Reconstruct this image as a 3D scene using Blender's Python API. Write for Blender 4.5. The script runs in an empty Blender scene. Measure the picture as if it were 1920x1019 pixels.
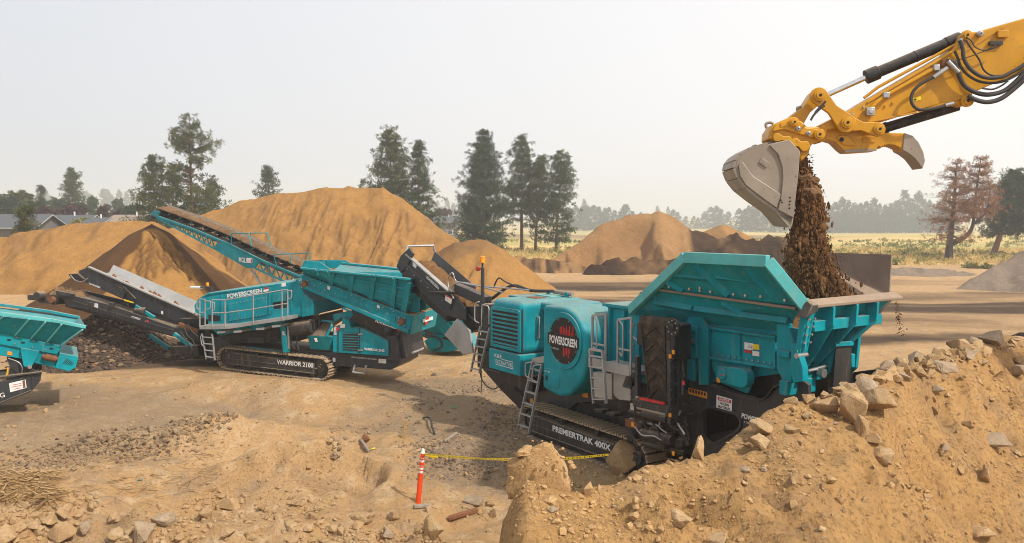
import bpy, bmesh, math, random
import numpy as np
from mathutils import Vector, Matrix
from mathutils.geometry import tessellate_polygon
from mathutils.noise import noise as mnoise

sc = bpy.context.scene
# ------------------------------------------------------------------ camera
F, H = 1600.0, 6.3                       # focal length in pixels of the 1920 px wide photograph, eye height
TH = math.atan((509.5 - 400) / F)
cd = bpy.data.cameras.new('camera'); cam = bpy.data.objects.new('camera', cd); sc.collection.objects.link(cam)
cam.location = (0, 0, H); cam.rotation_euler = (math.pi/2 - TH, 0, 0)
cd.sensor_width = 36; cd.lens = 36*F/1920; cd.clip_end = 6000; cd.clip_start = 0.1
sc.camera = cam
# ------------------------------------------------------------------ sky and sun
SUN = Vector((0.78, -0.62, 1.05)).normalized()
w = bpy.data.worlds.new('World'); sc.world = w; w.use_nodes = True
nt = w.node_tree; nt.nodes.clear()
out = nt.nodes.new('ShaderNodeOutputWorld'); bg = nt.nodes.new('ShaderNodeBackground')
sky = nt.nodes.new('ShaderNodeTexSky'); sky.sky_type = 'NISHITA'; sky.sun_disc = False
sky.sun_elevation = math.asin(SUN.z); sky.sun_rotation = math.atan2(SUN.x, SUN.y)
sky.dust_density = 6; sky.air_density = 1.5; sky.ozone_density = 1
tc = nt.nodes.new('ShaderNodeTexCoord'); sp = nt.nodes.new('ShaderNodeSeparateXYZ')
nt.links.new(tc.outputs['Generated'], sp.inputs[0])
mr = nt.nodes.new('ShaderNodeMapRange'); mr.inputs[1].default_value = -0.75; mr.inputs[2].default_value = 0.45
nt.links.new(sp.outputs[0], mr.inputs[0])
smoke = nt.nodes.new('ShaderNodeMix'); smoke.data_type = 'RGBA'          # smoke layer, brighter towards the sun
smoke.inputs[6].default_value = (5.9, 6.2, 6.75, 1); smoke.inputs[7].default_value = (9.3, 9.05, 8.95, 1)
nt.links.new(mr.outputs[0], smoke.inputs[0])
mx = nt.nodes.new('ShaderNodeMix'); mx.data_type = 'RGBA'; mx.inputs[0].default_value = 0.9
nt.links.new(sky.outputs[0], mx.inputs[6]); nt.links.new(smoke.outputs[2], mx.inputs[7])
nt.links.new(mx.outputs[2], bg.inputs[0]); bg.inputs[1].default_value = 0.1
nt.links.new(bg.outputs[0], out.inputs[0])
sd = bpy.data.lights.new('sun', 'SUN'); so = bpy.data.objects.new('sun', sd); sc.collection.objects.link(so)
sd.energy = 3.5; sd.angle = math.radians(2.0); sd.color = (1, 0.92, 0.81)
so.rotation_euler = SUN.to_track_quat('Z', 'Y').to_euler()
sc.view_settings.view_transform = 'Standard'; sc.view_settings.look = 'None'
sc.view_settings.exposure = 0.32; sc.view_settings.gamma = 1
sc.cycles.use_denoising = True; sc.cycles.filter_width = 1.0
sc.cycles.volume_bounces = 1; sc.cycles.max_bounces = 6; sc.cycles.transparent_max_bounces = 8
# ------------------------------------------------------------------ helpers
rng = np.random.default_rng(7)
random.seed(7)
V = Vector
CAMP = np.array([0, 0, H]); FWD = np.array([0, math.cos(TH), -math.sin(TH)]); UPV = np.array([0, math.sin(TH), math.cos(TH)])
def ray(px, py): return FWD + np.array([1., 0, 0])*(px-960)/F + UPV*(509.5-py)/F
def gnd(px, py, z=0.0):
    r = ray(px, py); return CAMP + r*(z-H)/r[2]
def atd(px, py, D):
    r = ray(px, py); return CAMP + r*D/r[1]
class Frame:
    """a machine's own axes: x along it, y across it (0 = near track face), z up; Y/X/Z turn a photo pixel into local metres on that plane"""
    def __init__(s, o, ang):
        s.o = np.array(o, float); s.ang = math.radians(ang)
        s.u = np.array([math.cos(s.ang), math.sin(s.ang), 0]); s.v = np.array([-math.sin(s.ang), math.cos(s.ang), 0])
    def loc(s, p):
        d = np.array(p)-s.o; return V((d@s.u, d@s.v, d[2]))
    def W(s, l): return s.o + s.u*l[0] + s.v*l[1] + np.array([0, 0, l[2]])
    def Y(s, px, py, y=0.0):
        r = ray(px, py); return s.loc(CAMP + r*((y-(CAMP-s.o)@s.v)/(r@s.v)))
    def X(s, px, py, x=0.0):
        r = ray(px, py); return s.loc(CAMP + r*((x-(CAMP-s.o)@s.u)/(r@s.u)))
    def Z(s, px, py, z=0.0):
        r = ray(px, py); return s.loc(CAMP + r*((z-s.o[2]-H+s.o[2])/r[2]))
    def Ys(s, pts, y=0.0): return [s.Y(a, b, y) for a, b in pts]

C = sc.collection.objects
def tag(o, label=None, cat=None, group=None, kind=None):
    if label: o['label'] = label
    if cat: o['category'] = cat
    if group: o['group'] = group
    if kind: o['kind'] = kind
    return o
def empty(name, loc, rz=0, **k):
    o = bpy.data.objects.new(name, None); C.link(o); o.location = loc; o.rotation_euler = (0, 0, rz); o.empty_display_size = .3
    return tag(o, **k)
def mesh_np(name, verts, faces, smooth=False, attr=None):
    """fast mesh from numpy; faces all of one size"""
    me = bpy.data.meshes.new(name); n = len(verts); f = np.asarray(faces, np.int32); k = f.shape[1]
    me.vertices.add(n); me.vertices.foreach_set('co', np.asarray(verts, np.float32).ravel())
    me.loops.add(f.size); me.loops.foreach_set('vertex_index', f.ravel())
    me.polygons.add(len(f)); me.polygons.foreach_set('loop_start', np.arange(0, f.size, k, dtype=np.int32))
    me.polygons.foreach_set('use_smooth', np.full(len(f), smooth))
    for an, av in (attr or {}).items():
        a = me.attributes.new(an, 'FLOAT', 'POINT'); a.data.foreach_set('value', np.asarray(av, np.float32))
    me.update(calc_edges=True); return me
def link(name, me, mat=None, parent=None, loc=(0, 0, 0)):
    o = bpy.data.objects.new(name, me); C.link(o); o.location = loc
    if mat and not me.materials: me.materials.append(mat)
    if parent: o.parent = parent
    return o
class MB:
    def __init__(s): s.v = []; s.f = []
    def add(s, vs, fs):
        b = len(s.v); s.v += [tuple(p) for p in vs]; s.f += [tuple(i+b for i in q) for q in fs]; return s
    def box(s, x0, x1, y0, y1, z0, z1):
        return s.add([(x, y, z) for z in (z0, z1) for y in (y0, y1) for x in (x0, x1)],
                     [(0, 2, 3, 1), (4, 5, 7, 6), (0, 1, 5, 4), (2, 6, 7, 3), (0, 4, 6, 2), (1, 3, 7, 5)])
    def prism(s, pts, vec):
        n = len(pts); vec = V(vec); P = [V(p) for p in pts]
        return s.add(P+[p+vec for p in P], [tuple(range(n))[::-1], tuple(range(n, 2*n))]+[(i, (i+1) % n, (i+1) % n+n, i+n) for i in range(n)])
    def prof(s, pts, y0, y1):
        """side outline (x,z or points) between two y planes"""
        P = [(p[0], y0, p[-1]) for p in pts]; return s.prism(P, (0, y1-y0, 0))
    def loft(s, a, b):
        n = len(a); return s.add([V(p) for p in a]+[V(p) for p in b], [tuple(range(n))[::-1], tuple(range(n, 2*n))]+[(i, (i+1) % n, (i+1) % n+n, i+n) for i in range(n)])
    def plate(s, pts, t):
        """polygon given thickness along its normal"""
        P = [V(p) for p in pts]; n = (P[1]-P[0]).cross(P[2]-P[0]).normalized(); return s.prism(P, n*t)
    def bar(s, a, b, w, h, up=(0, 0, 1)):
        a, b = V(a), V(b); d = (b-a).normalized(); up = V(up)
        sx = d.cross(up)
        if sx.length < 1e-3: sx = d.cross(V((1, 0, 0)))
        sx.normalize(); uz = sx.cross(d).normalized()
        q = [-sx*w/2-uz*h/2, sx*w/2-uz*h/2, sx*w/2+uz*h/2, -sx*w/2+uz*h/2]
        return s.loft([a+k for k in q], [b+k for k in q])
    def cyl(s, a, b, r, r2=None, n=14):
        a, b = V(a), V(b); d = (b-a).normalized(); x = d.orthogonal().normalized(); y = d.cross(x); r2 = r if r2 is None else r2
        A = [a+(x*math.cos(t)+y*math.sin(t))*r for t in [2*math.pi*i/n for i in range(n)]]
        B = [b+(x*math.cos(t)+y*math.sin(t))*r2 for t in [2*math.pi*i/n for i in range(n)]]
        return s.loft(A, B)
    def tube(s, pts, r, n=6):
        P = [V(p) for p in pts]; rs = r if hasattr(r, '__len__') else [r]*len(P)
        prev = None; rings = []
        for i, p in enumerate(P):
            d = (P[min(i+1, len(P)-1)]-P[max(i-1, 0)]).normalized()
            x = d.orthogonal() if prev is None else (prev-d*prev.dot(d))
            x.normalize(); prev = x; y = d.cross(x)
            rings.append([p+(x*math.cos(2*math.pi*k/n)+y*math.sin(2*math.pi*k/n))*rs[i] for k in range(n)])
        vs = [q for r_ in rings for q in r_]; fs = []
        for i in range(len(P)-1):
            for k in range(n): fs.append((i*n+k, i*n+(k+1) % n, (i+1)*n+(k+1) % n, (i+1)*n+k))
        fs += [tuple(range(n))[::-1], tuple(range(len(vs)-n, len(vs)))]
        return s.add(vs, fs)
    def holed(s, outer, holes, y0, y1):
        """side plate (x,z outline) with openings"""
        loops = [[V((p[0], 0, p[-1])) for p in l] for l in [outer]+holes]
        flat = [p for l in loops for p in l]
        tris = tessellate_polygon([[V((p.x, p.z, 0)) for p in l] for l in loops])
        n = len(flat); vs = [(p.x, y0, p.z) for p in flat]+[(p.x, y1, p.z) for p in flat]
        fs = [tuple(t) for t in tris]+[tuple(i+n for i in t[::-1]) for t in tris]
        b = 0
        for l in loops:
            m = len(l); fs += [(b+i, b+(i+1) % m, b+(i+1) % m+n, b+i+n) for i in range(m)]; b += m
        return s.add(vs, fs)
    def build(s, name, mat, parent=None, bevel=0.0, smooth=0, seg=2, kind=None):
        me = bpy.data.meshes.new(name); me.from_pydata(s.v, [], s.f)
        bm = bmesh.new(); bm.from_mesh(me); bmesh.ops.recalc_face_normals(bm, faces=bm.faces); bm.to_mesh(me); bm.free()
        if smooth:
            me.shade_smooth(); me.set_sharp_from_angle(angle=math.radians(smooth))
        o = link(name, me, mat, parent)
        if bevel:
            m = o.modifiers.new('bevel', 'BEVEL'); m.width = bevel; m.segments = seg; m.limit_method = 'ANGLE'; m.angle_limit = math.radians(40)
            if not smooth: me.shade_smooth(); me.set_sharp_from_angle(angle=math.radians(30)); m.harden_normals = False
        if kind: o['kind'] = kind
        return o
def rr(pts, r, seg=4):
    """round the corners of an outline of (x,z) points"""
    P = [V((p[0], p[-1])) for p in pts]; n = len(P); out = []
    for i in range(n):
        a, b, c = P[i-1], P[i], P[(i+1) % n]
        ri = r[i] if hasattr(r, '__len__') else r
        if ri <= 0: out.append((b.x, b.y)); continue
        d1 = (a-b); d2 = (c-b); k = min(ri, d1.length*.49, d2.length*.49); p1 = b+d1.normalized()*k; p2 = b+d2.normalized()*k
        for j in range(seg+1):
            t = j/seg; q = p1*(1-t)**2 + b*2*t*(1-t) + p2*t*t; out.append((q.x, q.y))
    return out
# ------------------------------------------------------------------ materials
def nodes(name):
    m = bpy.data.materials.new(name); m.use_nodes = True; t = m.node_tree; b = t.nodes['Principled BSDF']; return m, t, b
def N(t, kind, **k):
    n = t.nodes.new('ShaderNode'+kind)
    for a, v in k.items(): setattr(n, a, v)
    return n
def noise(t, scale, detail=4, rough=.6, vec=None):
    n = N(t, 'TexNoise'); n.inputs['Scale'].default_value = scale; n.inputs['Detail'].default_value = detail; n.inputs['Roughness'].default_value = rough
    if vec: t.links.new(vec, n.inputs['Vector'])
    return n.outputs['Fac']
def ramp(t, src, a, b, lo=0., hi=1.):
    n = N(t, 'MapRange'); n.interpolation_type = 'SMOOTHSTEP'
    for i, v in ((1, a), (2, b), (3, lo), (4, hi)): n.inputs[i].default_value = v
    t.links.new(src, n.inputs[0]); return n.outputs[0]
def math_(t, op, a, b=None):
    n = N(t, 'Math', operation=op)
    for i, v in enumerate((a, b)):
        if v is None: continue
        if isinstance(v, (int, float)): n.inputs[i].default_value = v
        else: t.links.new(v, n.inputs[i])
    return n.outputs[0]
def mix(t, fac, a, b):
    n = N(t, 'Mix', data_type='RGBA')
    if isinstance(fac, (int, float)): n.inputs[0].default_value = fac
    else: t.links.new(fac, n.inputs[0])
    for i, v in ((6, a), (7, b)):
        if isinstance(v, tuple): n.inputs[i].default_value = v+(1,)*(4-len(v))
        else: t.links.new(v, n.inputs[i])
    return n.outputs[2]
def pos(t): return N(t, 'NewGeometry').outputs['Position']
def bump(t, b, h, s, d):
    n = N(t, 'Bump'); n.inputs['Strength'].default_value = s; n.inputs['Distance'].default_value = d
    t.links.new(h, n.inputs['Height']); t.links.new(n.outputs[0], b.inputs['Normal'])
DUST = (.42, .31, .20)
def paint(name, col, rough=.42, dust=.5, spec=.4, metal=0., streak=.25, dustcol=DUST, wear=None):
    m, t, b = nodes(name); p = pos(t)
    n1 = noise(t, 1.3, 5, .6, p); n2 = noise(t, 9, 6, .7, p)
    dark = tuple(c*(1-streak) for c in col); c = mix(t, ramp(t, n1, .3, .7), col, dark)
    g = N(t, 'NewGeometry'); s = N(t, 'SeparateXYZ'); t.links.new(g.outputs['Normal'], s.inputs[0])
    up = ramp(t, s.outputs[2], .25, .95)                             # settled dust lies on what faces up
    f = math_(t, 'MULTIPLY', up, ramp(t, n2, .25, .7, .25, 1.)); f = math_(t, 'MULTIPLY', f, dust)
    mp = N(t, 'Mapping'); t.links.new(p, mp.inputs[0]); mp.inputs['Scale'].default_value = (1, 1, .16)
    f2 = math_(t, 'MULTIPLY', ramp(t, noise(t, 7, 6, .7, mp.outputs[0]), .50, .80), dust*.5)
    f2 = math_(t, 'MAXIMUM', f2, math_(t, 'MULTIPLY', ramp(t, noise(t, 30, 4, .8, p), .60, .72), dust*.55))
    f = math_(t, 'MAXIMUM', f, f2)
    c = mix(t, f, c, dustcol)
    if wear:
        c = mix(t, ramp(t, noise(t, 16, 7, .75, p), .60, .66), c, wear)
    t.links.new(c, b.inputs['Base Color'])
    t.links.new(ramp(t, f, 0., .7, rough, .85), b.inputs['Roughness'])
    b.inputs['Metallic'].default_value = metal; b.inputs['Specular IOR Level'].default_value = spec
    bump(t, b, n2, .12, .01)
    return m
def soil(name, cols, scale=1., rough=.95, bstr=.6, bd=.06, clump=0.):
    """earth: mottled colours, grains and grit relief"""
    m, t, b = nodes(name); p = pos(t)
    c = mix(t, ramp(t, noise(t, .35*scale, 6, .6, p), .35, .65), cols[0], cols[1])
    c = mix(t, ramp(t, noise(t, 2.3*scale, 7, .7, p), .42, .72, 0, .8), c, cols[2])
    fine = noise(t, 22*scale, 5, .7, p)
    c = mix(t, ramp(t, fine, .50, .68, 0, .75), c, tuple(x*.45 for x in cols[1])); c = mix(t, ramp(t, noise(t, 60*scale, 3, .7, p), .56, .72, 0, .55), c, tuple(min(1, x*1.35) for x in cols[2]))
    t.links.new(c, b.inputs['Base Color']); b.inputs['Roughness'].default_value = rough; b.inputs['Specular IOR Level'].default_value = .15
    h = math_(t, 'ADD', math_(t, 'MULTIPLY', noise(t, 5*scale, 8, .7, p), 1.), math_(t, 'MULTIPLY', fine, .35))
    bump(t, b, h, bstr, bd); return m
def flat(name, col, rough=.6, metal=0., spec=.3, emit=0):
    m, t, b = nodes(name); p = pos(t)
    c = mix(t, ramp(t, noise(t, 6, 6, .7, p), .35, .75), col, tuple(x*.72 for x in col)); t.links.new(c, b.inputs['Base Color'])
    b.inputs['Roughness'].default_value = rough; b.inputs['Metallic'].default_value = metal; b.inputs['Specular IOR Level'].default_value = spec
    return m
M = {}
TEAL = (.0, .285, .345)
M['teal'] = paint('teal_paint', TEAL, .45, .46, streak=.32, spec=.12)
M['teal_faded'] = paint('sun_faded_teal', (.085, .46, .47), .5, .5, wear=(.34, .19, .10))
M['worn'] = paint('worn_brown_plate', (.27, .195, .145), .7, .4, wear=(.12, .25, .22))
M['teal_dirty'] = paint('dusty_teal_paint', (.004, .27, .32), .5, .65, wear=(.30, .16, .08), spec=.15)
M['dark'] = paint('dark_grey_paint', (.030, .034, .040), .45, .35)
M['black'] = paint('black_steel', (.012, .012, .013), .5, .42)
M['under'] = paint('dusty_underside_steel', (.035, .032, .03), .6, .8)
M['galv'] = paint('galvanised_steel', (.40, .41, .41), .45, .35, metal=.35)
M['yellow'] = paint('yellow_paint', (.60, .285, .002), .42, .30, streak=.22, dustcol=(.26, .15, .07), wear=(.20, .11, .04))
M['bucket'] = paint('worn_bucket_steel', (.32, .265, .21), .5, .35, metal=.15, wear=(.12, .07, .04))
M['rubber'] = paint('rubber_belt', (.030, .027, .025), .7, .55)
M['shoe'] = paint('track_shoe_steel', (.40, .305, .21), .8, .95)
M['belt_dusty'] = soil('dusty_rubber_belt', [(.050, .040, .031), (.032, .027, .023), (.17, .115, .068)], 1.3, .85, .3, .02)
M['chrome'] = flat('chrome_rod', (.75, .75, .75), .15, 1.)
M['steel'] = flat('bare_steel', (.45, .45, .45), .4, .8)
M['hose'] = flat('hydraulic_hose', (.05, .045, .042), .6)
M['rust'] = flat('rusty_steel', (.20, .085, .04), .85)
M['white'] = flat('white_vinyl', (.78, .78, .76), .5)
M['red'] = flat('red_vinyl', (.55, .03, .03), .5)
M['sticker_yellow'] = flat('yellow_vinyl', (.85, .62, .02), .5)
M['sticker_orange'] = flat('orange_vinyl', (.75, .30, .02), .5)
M['green'] = flat('green_vinyl', (.03, .45, .12), .5)
M['ink'] = flat('black_vinyl', (.012, .012, .014), .4)
M['amber'] = flat('amber_lens', (.85, .33, .01), .25)
M['post_orange'] = flat('orange_plastic', (.80, .075, .015), .45)
M['radiator'] = flat('radiator_core', (.035, .03, .027), .8)
M['sand'] = soil('sand_soil', [(.46, .285, .125), (.38, .225, .10), (.52, .34, .17)], 1.)
M['mound'] = soil('mound_soil', [(.47, .295, .137), (.36, .222, .102), (.54, .37, .19)], 2.2, bd=.04)
M['pile'] = soil('pile_sand', [(.50, .305, .125), (.43, .255, .10), (.54, .345, .16)], .5, bstr=.35, bd=.12)
M['fall'] = soil('falling_moist_soil', [(.165, .080, .032), (.11, .053, .021), (.235, .125, .054)], 2.5)
M['cobble'] = soil('cobble_stone', [(.25, .170, .098), (.175, .118, .070), (.36, .26, .165)], 2.5, bstr=.3, bd=.03)
M['moist'] = soil('moist_soil', [(.175, .090, .036), (.14, .07, .028), (.21, .115, .05)], .9, bstr=.4, bd=.05)
M['darksoil'] = soil('dark_soil', [(.20, .115, .055), (.145, .08, .04), (.25, .16, .085)], .6)
M['gravel'] = soil('grey_gravel', [(.22, .165, .12), (.165, .125, .095), (.29, .225, .165)], 1.4)
M['rock'] = soil('tan_rock', [(.385, .25, .122), (.29, .185, .09), (.45, .33, .205)], 1.6, bstr=.35, bd=.03)
M['rock_grey'] = soil('grey_rock', [(.315, .235, .155), (.25, .178, .112), (.42, .335, .245)], 2., bstr=.35, bd=.03)
M['rock_dark'] = soil('dark_rock', [(.085, .060, .043), (.055, .040, .031), (.16, .105, .068)], 2.5, bstr=.3, bd=.03)
# ------------------------------------------------------------------ numpy noise
def _h(ix, iy, seed):
    n = (ix.astype(np.int64)*374761393 + iy.astype(np.int64)*668265263 + seed*1442695041) & 0xffffffff
    n = ((n ^ (n >> 13))*1274126177) & 0xffffffff
    return ((n ^ (n >> 16)) & 0xffff)/65535.0
def vnoise(x, y, seed=0):
    x0 = np.floor(x); y0 = np.floor(y); fx = x-x0; fy = y-y0; fx = fx*fx*(3-2*fx); fy = fy*fy*(3-2*fy)
    a = _h(x0, y0, seed); b = _h(x0+1, y0, seed); c = _h(x0, y0+1, seed); d = _h(x0+1, y0+1, seed)
    return (a*(1-fx)+b*fx)*(1-fy)+(c*(1-fx)+d*fx)*fy - .5
def fbm(x, y, size, octv=4, seed=0, gain=.5):
    x = np.asarray(x, float)/size; y = np.asarray(y, float)/size; s = 0; a = 1.
    for i in range(octv):
        s = s + a*vnoise(x*1.0+i*17.3, y+i*9.1, seed+i); x, y = (x*1.62-y*1.18), (x*1.18+y*1.62); a *= gain
    return s
def sstep(a, b, x):
    t = np.clip((x-a)/(b-a), 0, 1); return t*t*(3-2*t)
def ridge(tab):
    """crest given as photo columns: (px, py, distance) -> interpolators over x/y"""
    P = np.array([atd(*r) for r in tab]); t = P[:, 0]/P[:, 1]
    return lambda q: (np.interp(q, t, P[:, 1]), np.interp(q, t, P[:, 2]))
CF = Frame(gnd(973, 815), -56)            # jaw crusher
WF = Frame(gnd(585, 713), -16)            # screener
berm = ridge([(700, 1500, 8.4), (860, 1300, 8.8), (918, 1120, 9.1), (945, 960, 9.4), (985, 893, 9.6), (1040, 905, 9.8), (1095, 912, 10), (1150, 905, 10.2), (1210, 876, 10.5), (1300, 856, 11),
              (1345, 846, 11.3), (1400, 796, 12), (1440, 764, 12.4), (1500, 742, 12.8), (1560, 734, 13.2), (1620, 712, 14), (1660, 694, 14.8), (1700, 676, 16),
              (1760, 660, 17.5), (1830, 643, 19), (1920, 629, 21), (2050, 612, 24), (2400, 590, 26), (3200, 560, 26)])
def bumpz(x, y, px, py, r, hgt, ry=None):
    c = gnd(px, py); return hgt*np.exp(-(((x-c[0])/r)**2+((y-c[1])/(ry or r))**2))
def hground(x, y):
    x = np.asarray(x, float); y = np.asarray(y, float)
    far = sstep(60, 160, y)
    z = fbm(x, y, 7, 3, 3)*.22*(1-far) + fbm(x, y, 1.1, 4, 5)*.10*(1-sstep(30, 90, y)) + fbm(x, y, 40, 3, 9)*.5*far - 8.*sstep(190, 640, y)
    nearf = 1-sstep(24, 34, y); wx0 = x+fbm(x, y, 2, 2, 16)*.8; z += (fbm(x, y, .33, 3, 15)*.07 + fbm(wx0, y, 2.4, 4, 17)*.46 + (.2-np.abs(fbm(wx0, y*1.4, 1.1, 3, 18)))*.22)*nearf - .05*nearf
    # flat where the machines stand
    for fr, cx, cy, rx, ry, tilt in ((CF, 3, 1.3, 6, 3.2, 0), (WF, -1.5, 1.3, 6.5, 3, .045)):
        dx = x-fr.o[0]; dy = y-fr.o[1]; lx = dx*fr.u[0]+dy*fr.u[1]; ly = dx*fr.v[0]+dy*fr.v[1]
        m = np.exp(-(np.abs((lx-cx)/rx)**4+np.abs((ly-cy)/ry)**4))
        z = z*(1-m) + m*(-tilt*np.clip(lx, -6, 2) - .02 + fbm(x, y, .6, 3, 8)*.05)
    z += bumpz(x, y, 590, 895, 2.0, 1.0, 1.1) + bumpz(x, y, 440, 830, 2.6, .75, 1.1) - bumpz(x, y, 632, 915, .7, .75, .45) + bumpz(x, y, 850, 850, 1.6, .30, 1.8)
    z += bumpz(x, y, 300, 850, 2.4, .35, 1.2) + bumpz(x, y, 100, 900, 2.2, .3, 1.1) + bumpz(x, y, 560, 745, 2.6, .40, 1.2) + bumpz(x, y, 430, 735, 2.0, .35, 1.0)
    z -= bumpz(x, y, 900, 905, 2.0, .25, 1.2)
    cc = gnd(640, 908); wq = fbm(x, y, .7, 3, 27)*.5; ee = ((x-cc[0])/1.25)**2+((y-cc[1]+.15*np.abs(x-cc[0]))/.62)**2+wq; z -= .55*(1-sstep(.55, .95, ee))
    c2 = gnd(500, 905); ly = (y-c2[1])-(x-c2[0])*.42-fbm(x, y, .9, 3, 29)*.5; z -= .34*sstep(.12, -.05, ly)*np.exp(-((x-c2[0])/1.3)**2)*np.exp(-((ly+.4)/.9)**2)
    c3 = gnd(820, 880); z -= .30*(1-sstep(.5, 1., ((x-c3[0])/1.5)**2+((y-c3[1])/.9)**2+wq))
    c4 = gnd(200, 915); lr = (y-c4[1])-(x-c4[0])*.16+fbm(x, y, 5, 2, 28)*.6; z += .05*np.sin(lr*13)*np.exp(-(lr/.7)**2)*(1-sstep(-7, -4, x)) + .035*np.sin(x*9+lr*3)*np.exp(-(lr/.7)**2)*(1-sstep(-7, -4, x))
    lip = .62*np.exp(-((y-15.7-fbm(x, y, 3, 2, 21)*1.2)/.75)**2)*(1-sstep(-1.2, .2, x))      # stony lip along the lower edge
    z += lip*(.8+fbm(x, y, .8, 3, 22)) - sstep(15.6, 13.4, y)*.9*(1-sstep(-1.2, .2, x))
    # spoil mound beside the crusher
    yy = np.maximum(y, 1.); t = x/yy; D, zr = berm(t)
    wx = x+fbm(x, y, 1.5, 2, 34)*.6; wy = y+fbm(x, y, 1.5, 2, 36)*.6
    wob = fbm(wx, wy, 2.6, 4, 31)*.72 + fbm(wx, wy, .55, 4, 33, .62)*.32 + (.22-np.abs(fbm(wx, wy, .8, 3, 37)))*.42 + np.clip(fbm(wx, wy, .35, 3, 39)-.12, 0, 1)*.35
    front = np.clip(D-y, 0, None); back = np.clip(y-D, 0, None)
    zb = zr - .21*front - .012*front**2 - back*.62 - np.clip(back-.7, 0, None)*.5
    crest = sstep(0, 1.6, front+back*2)*.8+.2
    zb = zb + wob*crest
    zb = np.where(y < 4, np.minimum(zb, 3.2), zb)
    zb = np.where(x < -.9, zb-(-.9-x)*1.6, zb)
    return np.maximum(z, np.where(y > 40, -9, zb)), (zb > z) & (y < 40)
def hz(x, y): return hground(x, y)[0]
_ys = np.concatenate([np.arange(3, 60, .02), np.arange(60, 400, .3)])
def hit(px, py):
    r = ray(px, py); X = r[0]/r[1]*_ys; Z = H+r[2]/r[1]*_ys; h = hz(X, _ys); i = int(np.argmax(h > Z)); return np.array([X[i], _ys[i], h[i]])
def axis(lo, hi, c0, c1, step, g):
    a = [c0]
    while a[-1] < c1: a.append(a[-1]+step)
    s = step
    while a[-1] < hi: s *= 1+g; a.append(a[-1]+s)
    b = [c0]; s = step
    while b[-1] > lo: s *= 1+g; b.append(b[-1]-s)
    return np.array(b[:0:-1]+a)
def grid(xs, ys, fn):
    X, Y = np.meshgrid(xs, ys); Z = fn(X, Y); n, m = X.shape
    v = np.stack([X, Y, Z], -1).reshape(-1, 3); i = np.arange(n*m).reshape(n, m)
    f = np.stack([i[:-1, :-1], i[:-1, 1:], i[1:, 1:], i[1:, :-1]], -1).reshape(-1, 4)
    return v, f, X.ravel(), Y.ravel()
xs = axis(-1300, 1300, -7, 11, .085, .022); ys = axis(-30, 2300, 5, 19, .08, .0125)
v, f, gx, gy = grid(xs, ys, hz)
ismound = hground(gx, gy)[1].astype(float)
GZ = v[:, 2].reshape(len(ys), len(xs)); hz_exact = hz
def hz(x, y):
    x = np.asarray(x, float); y = np.asarray(y, float); i = np.clip(np.searchsorted(xs, x)-1, 0, len(xs)-2); j = np.clip(np.searchsorted(ys, y)-1, 0, len(ys)-2)
    a = np.clip((x-xs[i])/(xs[i+1]-xs[i]), 0, 1); b = np.clip((y-ys[j])/(ys[j+1]-ys[j]), 0, 1)
    return (GZ[j, i]*(1-a)+GZ[j, i+1]*a)*(1-b)+(GZ[j+1, i]*(1-a)+GZ[j+1, i+1]*a)*b
def zone(px, py, rx, ry):
    c = gnd(px, py); return np.exp(-(((gx-c[0])/rx)**2+((gy-c[1])/ry)**2)*1.0)
nz = fbm(gx, gy, 3.5, 4, 41)
grav = .62*sstep(.12, .85, zone(330, 790, 3.2, 1.8)+zone(120, 800, 5, 3.0)+zone(60, 740, 4, 2)+zone(880, 745, 2.6, 3.2)+zone(960, 850, 1.8, 3)+zone(780, 800, 1.6, 1.2)+zone(300, 690, 5, 1.2)*.8
             + zone(890, 870, 1.4, 2)*.8 + zone(760, 720, 2.2, 1.6)*.7 + nz*.75)
wave = fbm(gx, gy*3, 26, 3, 44)*6
band = lambda a, b, s: sstep(a, a+s, gy+wave)*(1-sstep(b-s, b, gy+wave))
dark = np.clip(band(40.5, 47.5, 2.5)*sstep(2, 8, gx)+band(51.5, 63, 2)*sstep(-4, 4, gx)+band(68, 79, 3)*.9*sstep(-3, 3, gx)*(1-sstep(14, 22, gx)), 0, 1)*(1.1+fbm(gx, gy*4, 8, 3, 47)*.7)
dark = np.maximum(dark, .5*sstep(38, 44, gy+wave*.6)*(1-sstep(76, 84, gy+wave*.6))*sstep(0, 7, gx)*(.75+fbm(gx, gy*3, 10, 3, 48)*1.3)*sstep(-.30, .12, fbm(gx*.5, gy*2.2, 9, 3, 49)))
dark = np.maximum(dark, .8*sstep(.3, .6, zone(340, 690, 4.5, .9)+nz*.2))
field = sstep(101, 107, gy+fbm(gx, gy, 18, 3, 51)*12)
path = np.clip(np.exp(-((gy-245)/30)**2)*.9, 0, 1)*sstep(-60, 0, gx)*(1-sstep(60, 110, gx))
gme = mesh_np('ground', v, f, True, {'mound': ismound, 'gravel': grav*(1-ismound), 'dark': np.clip(dark, 0, 1), 'field': field, 'path': path})
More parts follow.
